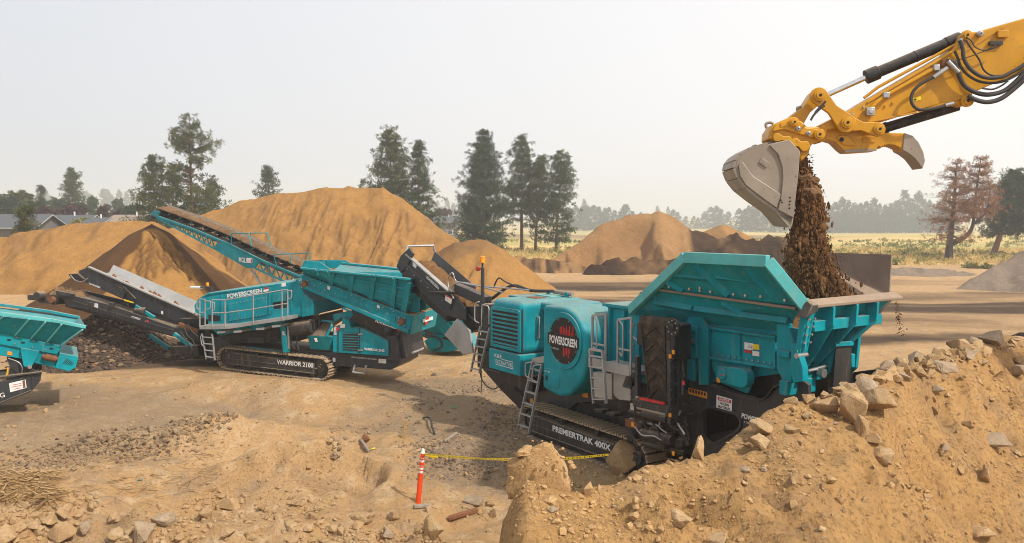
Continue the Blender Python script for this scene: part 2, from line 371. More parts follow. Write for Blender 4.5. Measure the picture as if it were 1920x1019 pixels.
def ground_mat():
    m, t, b = nodes('ground_soil'); p = pos(t)
    at = lambda n: N(t, 'Attribute', attribute_name=n).outputs['Fac']
    big = noise(t, .22, 6, .6, p); mid = noise(t, 1.9, 7, .7, p); fine = noise(t, 14, 6, .75, p); grit = noise(t, 48, 3, .7, p)
    sand = mix(t, ramp(t, big, .35, .65), (.49, .305, .145), (.43, .26, .118)); sand = mix(t, ramp(t, mid, .45, .7, 0, .85), sand, (.56, .41, .255))
    sand = mix(t, ramp(t, noise(t, .9, 5, .65, p), .50, .66, 0, .55), sand, (.31, .215, .135)); sand = mix(t, ramp(t, fine, .48, .68, 0, .8), sand, (.24, .15, .075)); sand = mix(t, ramp(t, grit, .56, .72, 0, .6), sand, (.60, .45, .28))
    md = mix(t, ramp(t, mid, .38, .7), (.49, .29, .118), (.385, .222, .088)); md = mix(t, ramp(t, noise(t, .8, 5, .65, p), .48, .68, 0, .6), md, (.30, .20, .115)); md = mix(t, ramp(t, fine, .47, .66, 0, .9), md, (.19, .112, .05)); md = mix(t, ramp(t, grit, .58, .75, 0, .55), md, (.53, .36, .185))
    gr = mix(t, ramp(t, fine, .3, .7), (.29, .215, .14), (.185, .14, .10)); gr = mix(t, ramp(t, grit, .55, .7, 0, .7), gr, (.40, .33, .25))
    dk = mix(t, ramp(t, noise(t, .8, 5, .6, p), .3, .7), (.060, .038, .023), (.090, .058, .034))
    st = N(t, 'Mapping'); t.links.new(p, st.inputs[0]); st.inputs['Scale'].default_value = (.25, 1, 1)
    fld = mix(t, ramp(t, noise(t, .035, 6, .6, st.outputs[0]), .42, .58), (.62, .43, .165), (.40, .35, .12)); fld = mix(t, ramp(t, noise(t, .5, 6, .7, p), .4, .7, 0, .6), fld, (.44, .33, .14))
    fld = mix(t, at('path'), fld, (.24, .16, .11))
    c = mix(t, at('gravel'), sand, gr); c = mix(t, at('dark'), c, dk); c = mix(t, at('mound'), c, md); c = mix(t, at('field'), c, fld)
    t.links.new(c, b.inputs['Base Color']); b.inputs['Roughness'].default_value = .95; b.inputs['Specular IOR Level'].default_value = .12
    h = math_(t, 'ADD', mid, math_(t, 'ADD', math_(t, 'MULTIPLY', fine, .5), math_(t, 'MULTIPLY', grit, .18)))
    bump(t, b, h, 1.0, .11); return m
M['ground'] = ground_mat()
ground = tag(link('ground', gme, M['ground']), 'tan sandy pit floor with gravel patches running out to a dry field', None, kind='structure')
# ------------------------------------------------------------------ stockpiles
def rills(x, y, seed):
    w_ = fbm(x, y, 3.5, 2, 85+seed)*.9; n = 1-np.abs(fbm(x+w_, y*.10, .95, 2, 80+seed))*4.2; n2 = 1-np.abs(fbm(x+w_*.6, y*.14, .5, 2, 83+seed))*4.5
    patch = sstep(.0, .16, fbm(x, y*.8, 7, 3, 90+seed)); return (np.clip(n, 0, 1)**2.2+.5*np.clip(n2, 0, 1)**2.2)*patch
def pile(name, tab, fs, bs, x0, x1, y0, y1, step, mat, label, rough=(.4, .1), rill=0., seed=0, extra=None, attr=None, cat='dirt pile', group=None):
    R = ridge(tab)
    def fn(x, y):
        D, zr = R(x/y); fr = np.clip(D-y, 0, None); bk = np.clip(y-D, 0, None)
        z = zr-fs*fr-bs*bk-.25*np.exp(-((fr+bk)/1.2)**2)*0
        z = z+fbm(x, y, 6, 4, 60+seed)*rough[0]*sstep(0, 3, fr+bk)+fbm(x, y, .9, 4, 70+seed)*rough[1]
        if rill: z = z-rill*rills(x, y, seed)*sstep(.3, 2.5, fr)
        if False: z = z-rill*(np.clip(fbm(x+fbm(x, y, 3, 2, 85)*.5, y*.10, .85, 3, 80+seed), 0, None)**1.3*1.5)*sstep(.3, 2.5, fr)*sstep(-.02, .2, fbm(x, y*.7, 8, 3, 90+seed)+.06)
        if extra is not None: z = extra(x, y, z, fr, bk)
        return np.maximum(z, -1.0)
    v, f, X, Y = grid(np.arange(x0, x1, step), np.arange(y0, y1, step), fn)
    keep = (v[f][:, :, 2] > -.9).any(1)
    at = {k: g(X, Y, v[:, 2]) for k, g in (attr or {}).items()}
    return tag(link(name, mesh_np(name, v, f[keep], True, at), mat), label, cat, group)
def two_tone(name, a, b, attrname, bd=.12):
    m, t, bs = nodes(name); p = pos(t)
    n = noise(t, .5, 7, .65, p); fine = noise(t, 6, 7, .78, p)
    A = mix(t, ramp(t, n, .35, .65), a, tuple(x*.82 for x in a)); A = mix(t, ramp(t, fine, .48, .68, 0, .7), A, tuple(x*.5 for x in a)); A = mix(t, ramp(t, noise(t, 2.2, 6, .75, p), .52, .7, 0, .6), A, tuple(min(1, x*1.3) for x in a))
    B = mix(t, ramp(t, n, .35, .65), b, tuple(x*.75 for x in b)); B = mix(t, ramp(t, fine, .5, .75, 0, .5), B, tuple(x*1.5 for x in b))
    c = mix(t, N(t, 'Attribute', attribute_name=attrname).outputs['Fac'], A, B)
    t.links.new(c, bs.inputs['Base Color']); bs.inputs['Roughness'].default_value = .95; bs.inputs['Specular IOR Level'].default_value = .12
    bump(t, bs, math_(t, 'ADD', noise(t, 1.6, 8, .7, p), math_(t, 'MULTIPLY', fine, .5)), .9, bd*1.6); return m
SANDC, MOISTC, DARKC = (.365, .19, .056), (.095, .047, .018), (.17, .10, .052)
M['pile2'] = two_tone('stockpile_sand', SANDC, (.24, .13, .05), 'moist')
M['cone'] = two_tone('fresh_cone_sand', SANDC, MOISTC, 'moist', .06)
M['dug'] = two_tone('dug_face_soil', (.33, .185, .076), (.065, .036, .018), 'moist')
M['dugdark'] = two_tone('dark_ridge_soil', (.175, .098, .046), (.050, .028, .014), 'moist')
def scars(seed, rs=1): return lambda X, Y, Z: np.clip(rills(X, Y, rs)*1.2, 0, 1)*.8+np.clip(sstep(.18, .34, fbm(X, Y*.12, 1.0, 4, seed))*.75*sstep(-.05, .15, fbm(X, Y*.7, 8, 3, seed+1))+sstep(.0, .5, fbm(X, Y, 7, 3, seed+3))*.35, 0, 1)
_pr = np.random.default_rng(11); PCR = []
for cx_, cy_, sx_, sy_, n_ in ((505, 405, 24, 10, 16), (450, 415, 18, 10, 9), (625, 392, 40, 12, 26), (660, 430, 50, 16, 18), (560, 425, 60, 20, 16), (760, 425, 30, 14, 9), (400, 425, 25, 10, 8), (720, 400, 25, 14, 10)):
    for _ in range(n_): PCR.append((cx_+_pr.normal(0, sx_*.6), (cy_+_pr.normal(0, sy_*.6)), _pr.uniform(.8, 2.6), _pr.uniform(.4, 1.), _pr.uniform(0, 9), _pr.uniform(-.05, .32)))
def crackset(x, y):
    s = np.zeros_like(x)
    for px_, py_, ln, st, ph, sl in PCR:
        D0 = 86-max(0, (py_-352))*.155; x0 = (px_-960)/F*D0; m_ = (np.abs(x-x0) < 3) & (np.abs(y-D0) < 4); X_ = x[m_]; t_ = D0-y[m_]
        off = X_-x0-sl*t_-.09*np.sin(t_*3+ph); s[m_] = np.maximum(s[m_], st*np.exp(-(off/.14)**2)*sstep(0, .4, t_)*(1-sstep(ln-.5, ln, t_)))
    return s
pile('sand_stockpile', [(230, 470, 78), (300, 432, 80), (340, 420, 82), (370, 404, 84), (410, 393, 86), (450, 377, 86), (520, 363, 86), (560, 360, 86), (600, 354, 86), (650, 351, 86), (690, 353, 86), (718, 350, 85), (760, 376, 84),
     (800, 408, 83), (860, 452, 80), (920, 492, 78), (1000, 530, 76), (1060, 560, 75)], .60, .75, -46, 8, 58, 100, .14, M['pile2'],
     'tallest tan sand stockpile with rain rills, behind the screener', (1.1, .25), .36, 1, extra=lambda x, y, z, fr, bk: z-.34*crackset(x, y), attr={'moist': lambda X, Y, Z: np.maximum(scars(101, 1)(X, Y, Z)*.8, crackset(X, Y))})
pile('sand_bank', [(-700, 410, 72), (-200, 420, 72), (0, 444, 73), (30, 438, 73), (60, 432, 74), (100, 425, 74), (150, 419, 75), (200, 415, 75), (250, 412, 76), (290, 416, 76), (340, 440, 77), (400, 480, 77), (470, 540, 78)],
     .52, .7, -66, -22, 54, 88, .18, M['pile2'], 'long low tan sand bank in front of the house roofs', (.9, .22), .30, 2, attr={'moist': scars(103, 2)})
pile('sand_heap', [(760, 500, 71), (820, 472, 71), (850, 457, 70), (880, 450, 70), (915, 449, 70), (950, 470, 70), (985, 500, 69), (1020, 526, 69), (1060, 556, 69)], .52, .6, -12, 6, 54, 84, .22, M['pile2'],
     'small rounded sand heap at the foot of the tallest stockpile', (.5, .2), .4, 3, attr={'moist': lambda X, Y, Z: sstep(2.6, 3.6, Z+fbm(X, Y, 2, 3, 105)*1.2)})
def dug(x, y, z, fr, bk):
    cut = sstep(.0, .12, fbm(x, y*.3, 4.6, 3, 111)); c2 = np.where(fr > .9, z-cut*np.clip((fr-.9)*2.2, 0, 2.6), z)
    return c2+np.abs(fbm(x, y, 2.2, 4, 113))*.9*sstep(3, 7, fr)
pile('dug_out_pile', [(960, 540, 92), (1000, 508, 94), (1040, 482, 96), (1090, 451, 98), (1130, 421, 99), (1170, 406, 100), (1215, 399, 100), (1240, 399, 100), (1270, 413, 100), (1300, 433, 99), (1350, 445, 98), (1400, 452, 97), (1460, 470, 95), (1520, 500, 94)],
     .72, .6, 2, 38, 80, 122, .26, M['dug'], 'humped brown pile with scooped-out face, behind the crusher hopper', (.7, .35), .5, 4, extra=dug,
     attr={'moist': lambda X, Y, Z: np.clip(sstep(.04, .16, fbm(X, Y*.25, 3.6, 4, 115)+(2.6-Z)*.05), 0, 1)})
pile('dark_soil_ridge', [(1040, 530, 88), (1080, 512, 88), (1110, 493, 88), (1150, 484, 88), (1200, 482, 88), (1230, 488, 88), (1260, 479, 88), (1300, 474, 88), (1335, 453, 89), (1378, 434, 90), (1410, 443, 90), (1450, 442, 90), (1480, 437, 90), (1530, 455, 90), (1600, 490, 88), (1660, 520, 87)],
     .75, .7, 4, 42, 76, 104, .20, M['dugdark'], 'dark lumpy ridge of moist soil in front of the humped brown pile', (1.0, .7), .5, 5, extra=lambda x, y, z, fr, bk: z+np.abs(fbm(x, y, 2.6, 4, 117))*1.0*sstep(.3, 2, fr)-.3,
     attr={'moist': lambda X, Y, Z: np.clip(.78+fbm(X, Y, 3.0, 4, 119)*2.4, 0, 1)})
pile('sand_cone', [(1300, 446, 132), (1330, 430, 132), (1352, 422, 132), (1362, 422, 132), (1385, 433, 132), (1420, 450, 132)], .62, .62, 24, 42, 120, 146, .4, M['pile2'], 'small distant tan cone behind the dark soil ridge', (.2, .15), .2, 6, attr={'moist': scars(107)})
pile('gravel_pile', [(1770, 560, 70), (1800, 536, 71), (1850, 506, 72), (1900, 480, 73), (1925, 468, 73), (1990, 448, 74), (2080, 470, 74), (2200, 540, 73)], .62, .62, 34, 62, 56, 90, .24, M['gravel'], 'grey gravel pile cut off by the picture edge beside the dead tree', (.3, .16), .1, 7)
pile('low_berm', [(1560, 520, 86), (1640, 507, 86), (1680, 501, 86), (1740, 503, 86), (1790, 507, 86), (1850, 520, 86)], .5, .5, 30, 52, 78, 94, .24, M['gravel'], 'low brown berm along the field edge below the dead tree', (.5, .3), 0, 8)
pile('low_berm', [(900, 480, 92), (960, 479, 92), (1010, 484, 92), (1060, 492, 92), (1100, 500, 92)], .5, .5, -4, 14, 84, 100, .3, M['dug'], 'low brown dirt berm under the group of three pines', (.5, .3), 0, 9, attr={'moist': scars(109)})
# the fresh cone under the stacking conveyor
apex = atd(284, 411, 51.)
_cr = np.random.default_rng(5); CRK = [(-1.57+.05+1.0*(k+.5*_cr.uniform())/20, _cr.uniform(.7, 2.0), _cr.uniform(3.4, 5.6), _cr.uniform(.5, 1.), _cr.uniform(0, 9)) for k in range(20)]
def cone_rill(x, y, a, r):
    s = np.zeros_like(x)
    for a0, r0, r1, st, ph in CRK:
        off = (a-a0)*r+.10*np.sin(r*2.3+ph)+.07*np.sin(r*5.1+ph*2); s = np.maximum(s, st*np.exp(-(off/.085)**2)*sstep(r0, r0+.5, r)*(1-sstep(r1-.7, r1, r)))
    return s
def conefn(x, y):
    dx = x-apex[0]; dy = y-apex[1]; r = np.hypot(dx, dy); a = np.arctan2(dy, dx)
    z = apex[2]-.76*r+.022*np.clip(r-5, 0, None)**2*2-.28*np.exp(-(r/.8)**2)
    rill = cone_rill(x, y, a, r)
    front = sstep(-2.2, -1.8, a)*(1-sstep(-.95, -.7, a))
    z -= rill*.30
    return np.maximum(z+fbm(x, y, 1.5, 4, 123)*.16*sstep(.3, 2, r), -.8)
v, f, X, Y = grid(np.arange(apex[0]-10, apex[0]+10, .11), np.arange(apex[1]-10, apex[1]+9, .11), conefn)
dx = X-apex[0]; dy = Y-apex[1]; aa = np.arctan2(dy, dx)+fbm(X, Y, 1.2, 4, 125)*.22; rr_ = np.hypot(dx, dy)
mo = np.maximum(1-sstep(-1.66, -1.58, aa)*(1-sstep(1.5, 1.7, aa)), sstep(-.62, -.5, aa)*(1-sstep(-.02, .1, aa))*(1-sstep(6, 7.2, rr_)))
mo = np.maximum(mo, 1-sstep(.35, .7, rr_)); mo = np.maximum(mo, .95*cone_rill(X, Y, np.arctan2(dy, dx), rr_))
keep = (v[f][:, :, 2] > -.7).any(1)
tag(link('fresh_soil_cone', mesh_np('cone', v, f[keep], True, {'moist': mo}), M['cone']), 'fresh sand cone with a moist dark flank under the stacking conveyor', 'dirt pile')
# ------------------------------------------------------------------ stones
def rot_rand(n):
    q = rng.normal(size=(n, 4)); q /= np.linalg.norm(q, axis=1)[:, None]; a, b, c, d = q.T
    return np.stack([1-2*(c*c+d*d), 2*(b*c-a*d), 2*(b*d+a*c), 2*(b*c+a*d), 1-2*(b*b+d*d), 2*(c*d-a*b), 2*(b*d-a*c), 2*(c*d+a*b), 1-2*(b*b+c*c)], -1).reshape(n, 3, 3)
def ico():
    bm = bmesh.new(); bmesh.ops.create_icosphere(bm, subdivisions=1, radius=1); v = np.array([p.co[:] for p in bm.verts]); f = np.array([[q.index for q in p.verts] for p in bm.faces]); bm.free(); return v, f
IV, IF = ico()
def scatter(name, P, size, mat, squash=(.6, 1.), jit=.28, parent=None, smooth=False):
    n = len(P); S = np.stack([rng.uniform(.75, 1.25, n), rng.uniform(.75, 1.25, n), rng.uniform(*squash, n)], -1)*np.asarray(size)[:, None]
    v = IV[None]*(1+rng.uniform(-jit, jit, (n, len(IV), 1))); v = np.einsum('nij,nkj->nki', rot_rand(n), v)*S[:, None, :]
    v = (v+np.asarray(P)[:, None, :]).reshape(-1, 3); f = (IF[None]+(np.arange(n)*len(IV))[:, None, None]).reshape(-1, 3)
    o = link(name, mesh_np(name, v, f, smooth), mat, parent); o['kind'] = 'stuff'; return o
def rock_mesh(seed, pts=16, sub=2, rough=.10, flatn=1.):
    r = np.random.default_rng(seed); p = r.normal(size=(pts, 3)); p /= np.linalg.norm(p, axis=1)[:, None]; p *= r.uniform(.8, 1.1, (pts, 1)); p[:, 2] *= flatn
    bm = bmesh.new(); vs = [bm.verts.new(q) for q in p]; h = bmesh.ops.convex_hull(bm, input=vs)
    bmesh.ops.delete(bm, geom=list({e for e in h['geom_interior']+h['geom_unused'] if isinstance(e, bmesh.types.BMVert)}), context='VERTS')
    if sub:
        bmesh.ops.bevel(bm, geom=bm.edges[:], offset=.055, segments=1, affect='EDGES', profile=.6)
        bmesh.ops.triangulate(bm, faces=bm.faces[:])
        bmesh.ops.subdivide_edges(bm, edges=bm.edges[:], cuts=sub, use_grid_fill=True)
        off = V(r.uniform(0, 50, 3))
        for q in bm.verts:
            d = q.co.normalized(); q.co += d*(mnoise(q.co*1.6+off)*rough+mnoise(q.co*4.5+off)*rough*.55+mnoise(q.co*11+off)*rough*.30)
    me = bpy.data.meshes.new('rock'); bmesh.ops.recalc_face_normals(bm, faces=bm.faces); bm.to_mesh(me); bm.free()
    if sub: me.shade_smooth(); me.set_sharp_from_angle(angle=math.radians(17))
    return me
# ------------------------------------------------------------------ shared machine builders
def text(s, parent, a, b, hgt, mat, name='lettering', off=.02, y_out=(0, -1, 0), bold=.035, lift=.012):
    """lettering between two local points (baseline ends), cap height in metres, standing proud of the panel"""
    cu = bpy.data.curves.new('t', 'FONT'); cu.body = s; cu.size = 1; cu.offset = bold; cu.extrude = 0.0; cu.resolution_u = 3
    to = bpy.data.objects.new('t', cu); C.link(to); dg = bpy.context.evaluated_depsgraph_get(); dg.update()
    me = bpy.data.meshes.new_from_object(to.evaluated_get(dg)); C.unlink(to); bpy.data.objects.remove(to)
    co = np.empty(len(me.vertices)*3, np.float32); me.vertices.foreach_get('co', co); co = co.reshape(-1, 3)
    x0, x1 = co[:, 0].min(), co[:, 0].max(); caph = .72
    a, b = V(a), V(b); d = b-a; n = V(y_out).normalized(); up = d.cross(n)*-1; up = n.cross(d).normalized() if False else V((0, 0, 1))-d.normalized()*V((0, 0, 1)).dot(d.normalized())
    up = (up-n*up.dot(n)).normalized()
    P = np.array(a)[None]+np.outer((co[:, 0]-x0)/(x1-x0), np.array(d))+np.outer(co[:, 1]/caph*hgt, np.array(up))+np.array(n)[None]*lift
    me.vertices.foreach_set('co', P.astype(np.float32).ravel()); me.update(); me.materials.clear(); me.name = name
    return link(name, me, mat, parent)
def texty(fr, s, parent, l, r, hpx, y, mat, **k):
    a = fr.Y(*l, y); b = fr.Y(*r, y); hh = (fr.Y(l[0], l[1]-hpx, y)-a).length
    return text(s, parent, a, b, hh, mat, **k)
def decal(fr, parent, pts, y, mat, name='sticker', t=.006):
    return MB().prism([fr.Y(a, b, y) for a, b in pts], (0, -t, 0)).build(name, mat, parent)
SHOE = None
def shoe_mesh():
    m = MB(); m.box(-.088, .088, -.31, .31, 0, .03); m.box(-.084, -.056, -.31, .31, .03, .075); m.box(.046, .080, -.31, .31, .03, .065)
    me = bpy.data.meshes.new('track_shoe'); me.from_pydata(m.v, [], m.f); me.materials.append(M['shoe']); return me
def stadium(x0, x1, r, zc, n):
    L = x1-x0-2*r; per = 2*L+2*math.pi*r; out = []
    for i in range(n):
        s = per*i/n
        if s < L: out.append((x0+r+s, zc+r, 0.))
        elif s < L+math.pi*r: a = (s-L)/r; out.append((x1-r+math.sin(a)*r, zc+math.cos(a)*r, a))
        elif s < 2*L+math.pi*r: q = s-L-math.pi*r; out.append((x1-r-q, zc-r, math.pi))
        else: a = (s-2*L-math.pi*r)/r; out.append((x0+r-math.sin(a)*r, zc-math.cos(a)*r, math.pi+a))
    return out
def crawler(parent, x0, x1, yc, z0, r, tilt, hub):
    """one crawler track: chain with single shoes, frame, rollers, idler and sprocket"""
    global SHOE
    SHOE = SHOE or shoe_mesh()
    per = 2*(x1-x0-2*r)+2*math.pi*r; n = round(per/.215)
    m = MB(); ring = stadium(x0, x1, r-.035, r, 72); ri = stadium(x0, x1, r-.10, r, 72)
    for yy in (-.10, .10):
        vs = [(x, yy+s, z) for (x, z, a), in zip(ring) for s in (-.03, .03)]+[(x, yy+s, z) for (x, z, a), in zip(ri) for s in (-.03, .03)]
        k = len(ring); fs = []
        for i in range(k):
            j = (i+1) % k; fs += [(2*i, 2*j, 2*j+1, 2*i+1), (2*k+2*i, 2*k+2*i+1, 2*k+2*j+1, 2*k+2*j), (2*i, 2*k+2*i, 2*k+2*j, 2*j), (2*i+1, 2*j+1, 2*k+2*j+1, 2*k+2*i+1)]
        m.add(vs, fs)
    tr = m.build('track', M['under'], parent); tr.location = (0, yc, z0); tr.rotation_euler = (0, tilt, 0)
    for x, z, a in stadium(x0, x1, r-.03, r, n):
        o = link('track_shoe', SHOE, None, tr); o.location = (x, 0, z); o.rotation_euler = (0, a, 0)
    f = MB().prof(rr([(x0+.42, .16), (x1-.55, .16), (x1-.62, .60), (x0+.5, .66)], .08), -.25, .25)
    f.box(x0+.5, x1-.6, -.30, -.25, .19, .235).box(x0+.35, x1-.5, -.26, .26, .36, .42)
    fr = f.build('track_frame', M['under'], tr, .012)
    for i in range(6):
        x = x0+.65+(x1-x0-1.35)*i/5; MB().cyl((x, -.25, .17), (x, .25, .17), .095, n=14).cyl((x, -.28, .17), (x, -.25, .17), .045, n=10).build('roller', M['under'], tr, .01)
    for x, nm in ((x0+r, 'idler_wheel'), (x1-r, 'drive_sprocket')):
        MB().cyl((x, -.13, r), (x, .13, r), r-.11, n=26).cyl((x, -.21, r), (x, -.13, r), .17, n=20).cyl((x, -.24, r), (x, -.21, r), hub, n=16).build(nm, M['under'], tr, .012)
    for x in (x0+(x1-x0)*.34, x0+(x1-x0)*.62): MB().cyl((x, -.18, r*2-.17), (x, .18, r*2-.17), .07).build('carrier_roller', M['under'], tr)
    return tr
def ladder(fr, parent, l0, l1, r0, r1, y, nr, name='ladder', rad=.028, mat='galv', step=True):
    a0, a1, b0, b1 = fr.Y(*l0, y), fr.Y(*l1, y), fr.Y(*r0, y), fr.Y(*r1, y)
    m = MB(); m.bar(a0, a1, .035, .075, (0, 1, 0)).bar(b0, b1, .035, .075, (0, 1, 0)); o = m.build(name, M[mat], parent, .006)
    for i in range(nr):
        t = (i+.6)/nr; p, q = a0.lerp(a1, t), b0.lerp(b1, t); MB().bar(p, q, .10, .03, (0, 0, 1)).build('rung', M[mat], o, .005)
    return o
def handloop(pts, parent, rad=.02, mat='galv', name='handrail'):
    P = [V(p) for p in pts]; out = [P[0]]
    for i in range(1, len(P)-1):
        for t in (0, .25, .5, .75, 1):
            a = P[i].lerp(P[i-1], .22); b = P[i].lerp(P[i+1], .22); q = a*(1-t)**2+P[i]*2*t*(1-t)+b*t*t; out.append(q)
    out.append(P[-1]); return MB().tube(out, rad, 8).build(name, M[mat], parent, smooth=60)
def spline(P, n=8):
    P = [V(p) for p in P]; Q = [P[0]*2-P[1]]+P+[P[-1]*2-P[-2]]; out = []
    for i in range(1, len(Q)-2):
        for k in range(n):
            t = k/n; a, b, c, d = Q[i-1:i+3]; out.append(.5*((2*b)+(c-a)*t+(2*a-5*b+4*c-d)*t*t+(3*b-a-3*c+d)*t**3))
    return out+[P[-1]]
def hose(P, r, parent, mat='hose', name='hose', n=8): return MB().tube(spline(P, n), r, 7).build(name, M[mat], parent, smooth=60)
def bolts(parent, pts, r=.022, y=(0, -1, 0), mat='steel', name='bolt'):
    for p in pts:
        p = V(p); MB().cyl(p, p+V(y)*r*1.1, r, r*.85, 6).build(name, M[mat], parent)
# ------------------------------------------------------------------ jaw crusher
CR = empty('jaw_crusher', CF.o, CF.ang, label='large teal and dark grey tracked jaw crusher being loaded by the excavator', cat='crusher')
c = CF.Y
trk = crawler(CR, 0.02, 5.25, .31, 0, .45, 0, .07)
text('PREMIERTRAK 400X', trk, (1.55, -.262, .44), (3.95, -.262, .44), .15, M['white'], lift=.012)
crawler(CR, 0.02, 5.25, 2.45, 0, .45, 0, .07)
MB().box(-1.2, 9.0, .75, 1.95, .70, 1.22).box(.9, 1.2, .3, 2.4, .4, .8).box(4.0, 4.3, .3, 2.4, .4, .8).build('chassis_beam', M['black'], CR, .02)
hole = [(1318, 768), (1331, 765), (1381, 778), (1389, 790), (1385, 804), (1370, 814), (1338, 831), (1321, 825)]
side = [(1293, 712), (1300, 716), (1345, 727), (1385, 741), (1422, 752), (1440, 747), (1455, 727), (1468, 721), (1507, 716), (1515, 722), (1518, 800), (1480, 880), (1400, 890), (1330, 862), (1300, 845), (1296, 800), (1299, 765), (1291, 750)]
for y0 in (.10, 2.42):
    MB().holed([c(*p, .1) for p in side], [rr([c(*p, .1) for p in hole], .1, 3)], y0, y0+.09).build('chassis_side_plate', M['dark'], CR, .012)
MB().holed(rr([c(*p, .09) for p in [(1314, 764), (1331, 761), (1384, 775), (1393, 789), (1389, 807), (1372, 818), (1338, 836), (1316, 829)]], .12, 3), [rr([c(*p, .09) for p in hole], .1, 3)], .06, .13).build('hole_rim', M['dark'], CR)
tp = [c(*p, .1) for p in side[0:9]]
for a, b in zip(tp[:-1], tp[1:]): pass
fl = MB()
for a, b in zip(tp[:-1], tp[1:]): fl.loft([a+V((0, -.09, 0)), a+V((0, .12, 0)), a+V((0, .12, .03)), a+V((0, -.09, .03))], [b+V((0, -.09, 0)), b+V((0, .12, 0)), b+V((0, .12, .03)), b+V((0, -.09, .03))])
fl.build('chassis_flange', M['dark'], CR)
lp = [(935, 698), (1018, 716), (1110, 736), (1180, 766), (1192, 792), (1190, 835), (1178, 830), (1172, 805), (1160, 782), (1140, 768), (1108, 754), (1080, 757), (1068, 768), (1062, 778), (1000, 764), (984, 752), (950, 722)]
for y0 in (.66, 2.0): MB().prof([c(*p, .66) for p in lp], y0, y0+.1).build('front_side_plate', M['dark'], CR, .01)
MB().box(-1.38, .3, .25, 2.3, 1.22, 1.69).build('engine_tray', M['black'], CR, .02)
MB().box(.4, 4.6, .9, 2.0, 1.2, 2.1).build('engine_sump', M['black'], CR, .03)
MB().prof([c(*p, .6) for p in [(905, 690), (945, 700), (1000, 770), (985, 775), (940, 730)]], .55, 2.1).build('conveyor_tail_frame', M['black'], CR, .02)
# engine canopy
hood = MB().box(-1.46, .10, 0, 2.35, 2.30, 3.80).build('engine_canopy', M['teal'], CR, .20, seg=5)
MB().box(-1.40, .02, -.004, .02, 2.42, 3.52).build('radiator', M['radiator'], hood)
for i in range(9):
    z = 2.48+i*.122; MB().prof([(-1.42, z), (.04, z), (.04, z+.05), (-1.42, z+.05)], -.03, .03).build('grille_slat', M['teal'], hood, .01)
MB().prof([(-1.46, 2.36), (-1.37, 2.36), (-1.37, 3.56), (-1.46, 3.50)], -.026, .02).prof([(-.04, 2.36), (.08, 2.36), (.08, 3.52), (-.04, 3.56)], -.026, .02).prof([(-1.37, 2.36), (-.04, 2.36), (-.04, 2.45), (-1.37, 2.45)], -.024, .02).prof([(-1.37, 3.50), (-.04, 3.50), (-.04, 3.57), (-1.37, 3.57)], -.024, .02).build('grille_frame', M['teal'], hood, .012)
MB().box(-1.52, .12, -.05, 2.38, 1.70, 2.295).build('canopy_skirt', M['teal'], CR, .02)
text('K&E', CR, (-1.18, -.05, 2.07), (-.80, -.05, 2.07), .12, M['white'], bold=0)
text('EXCAVATING', CR, (-1.12, -.05, 1.90), (-.22, -.05, 1.90), .12, M['white'], bold=0)
MB().box(-1.12, -.22, -.062, -.05, 1.855, 1.87).box(-.78, -.22, -.062, -.05, 2.05, 2.062).build('lettering_rule', M['white'], CR)
MB().box(.10, .135, .02, .05, 2.32, 3.6).build('door_seam', M['dark'], hood)
handloop([(.12, .55, 3.35), (.22, .55, 3.35), (.22, .55, 2.75), (.12, .55, 2.75)], CR)
MB().box(-.2, .9, .7, 2.3, 3.50, 3.76).box(.9, 2.6, .9, 2.3, 3.3, 3.72).build('canopy_top', M['teal'], CR, .08, seg=3)
MB().cyl((-.9, 1.9, 3.93), (-.1, 2.0, 3.90), .07).build('exhaust_pipe', M['bucket'], CR, smooth=40)
MB().box(-.95, -.45, .9, 1.3, 3.80, 3.82).build('exhaust_plate', M['rust'], CR, .01)
MB().box(-1.3, -.5, 1.5, 2.1, 3.80, 3.83).build('roof_hatch', M['teal_faded'], CR, .01)
for x in (-1.2, -.3):
    MB().prof(rr([(x-.1, 3.78), (x+.1, 3.78), (x+.06, 3.95), (x-.06, 3.95)], .04), 1.9, 1.94).build('lifting_eye', M['teal'], CR)
MB().box(-1.9, -1.2, .9, 2.2, 3.55, 3.8).build('canopy_shelf', M['teal_dirty'], CR, .03)
MB().cyl((2.4, 1.3, 3.75), (3.1, 1.3, 3.75), .14).cyl((3.1, 1.3, 3.75), (3.2, 1.3, 3.75), .16).build('air_cleaner', M['black'], CR, smooth=40)
MB().bar((3.3, 1.6, 3.7), (3.3, 1.6, 4.25), .09, .05).build('exhaust_stub', M['black'], CR, .01)
# fan cover
fan = MB().prof(rr([(1.60, 1.66), (2.55, 1.50), (3.35, 2.1), (3.55, 3.2), (2.9, 3.92), (1.62, 3.88)], [.12, .5, .8, .8, .75, .12], 6), -.35, .95).build('fan_cover', M['teal'], CR, .16, seg=5)
dc = V((2.56, -.352, 3.04))
def disc(cx, cz, rx, rz, y0, y1, n=32): return MB().prof([(cx+rx*math.cos(2*math.pi*i/n), cz+rz*math.sin(2*math.pi*i/n)) for i in range(n)], y0, y1)
R_ = .60
ring = MB(); n = 40
for i in range(n):
    pass
ring.holed([(dc.x+(R_+.13)*math.cos(2*math.pi*i/n), dc.z+(R_+.13)*math.sin(2*math.pi*i/n)) for i in range(n)], [[(dc.x+R_*math.cos(2*math.pi*i/n), dc.z+R_*math.sin(2*math.pi*i/n)) for i in range(n)]], -.385, -.34)
ring.build('fan_ring', M['teal'], fan, .03, seg=3)
grl = disc(dc.x, dc.z, R_-.005, R_-.005, -.37, -.35).build('fan_grille', M['ink'], fan)
for i in range(9):
    x = dc.x-.16+i*.066; h0 = .12+.22*abs(math.sin(i*1.7+.6)); MB().box(x, x+.035, -.378, -.37, dc.z+.10, dc.z+.14+h0*.8).build('emblem_bar', M['red'], fan)
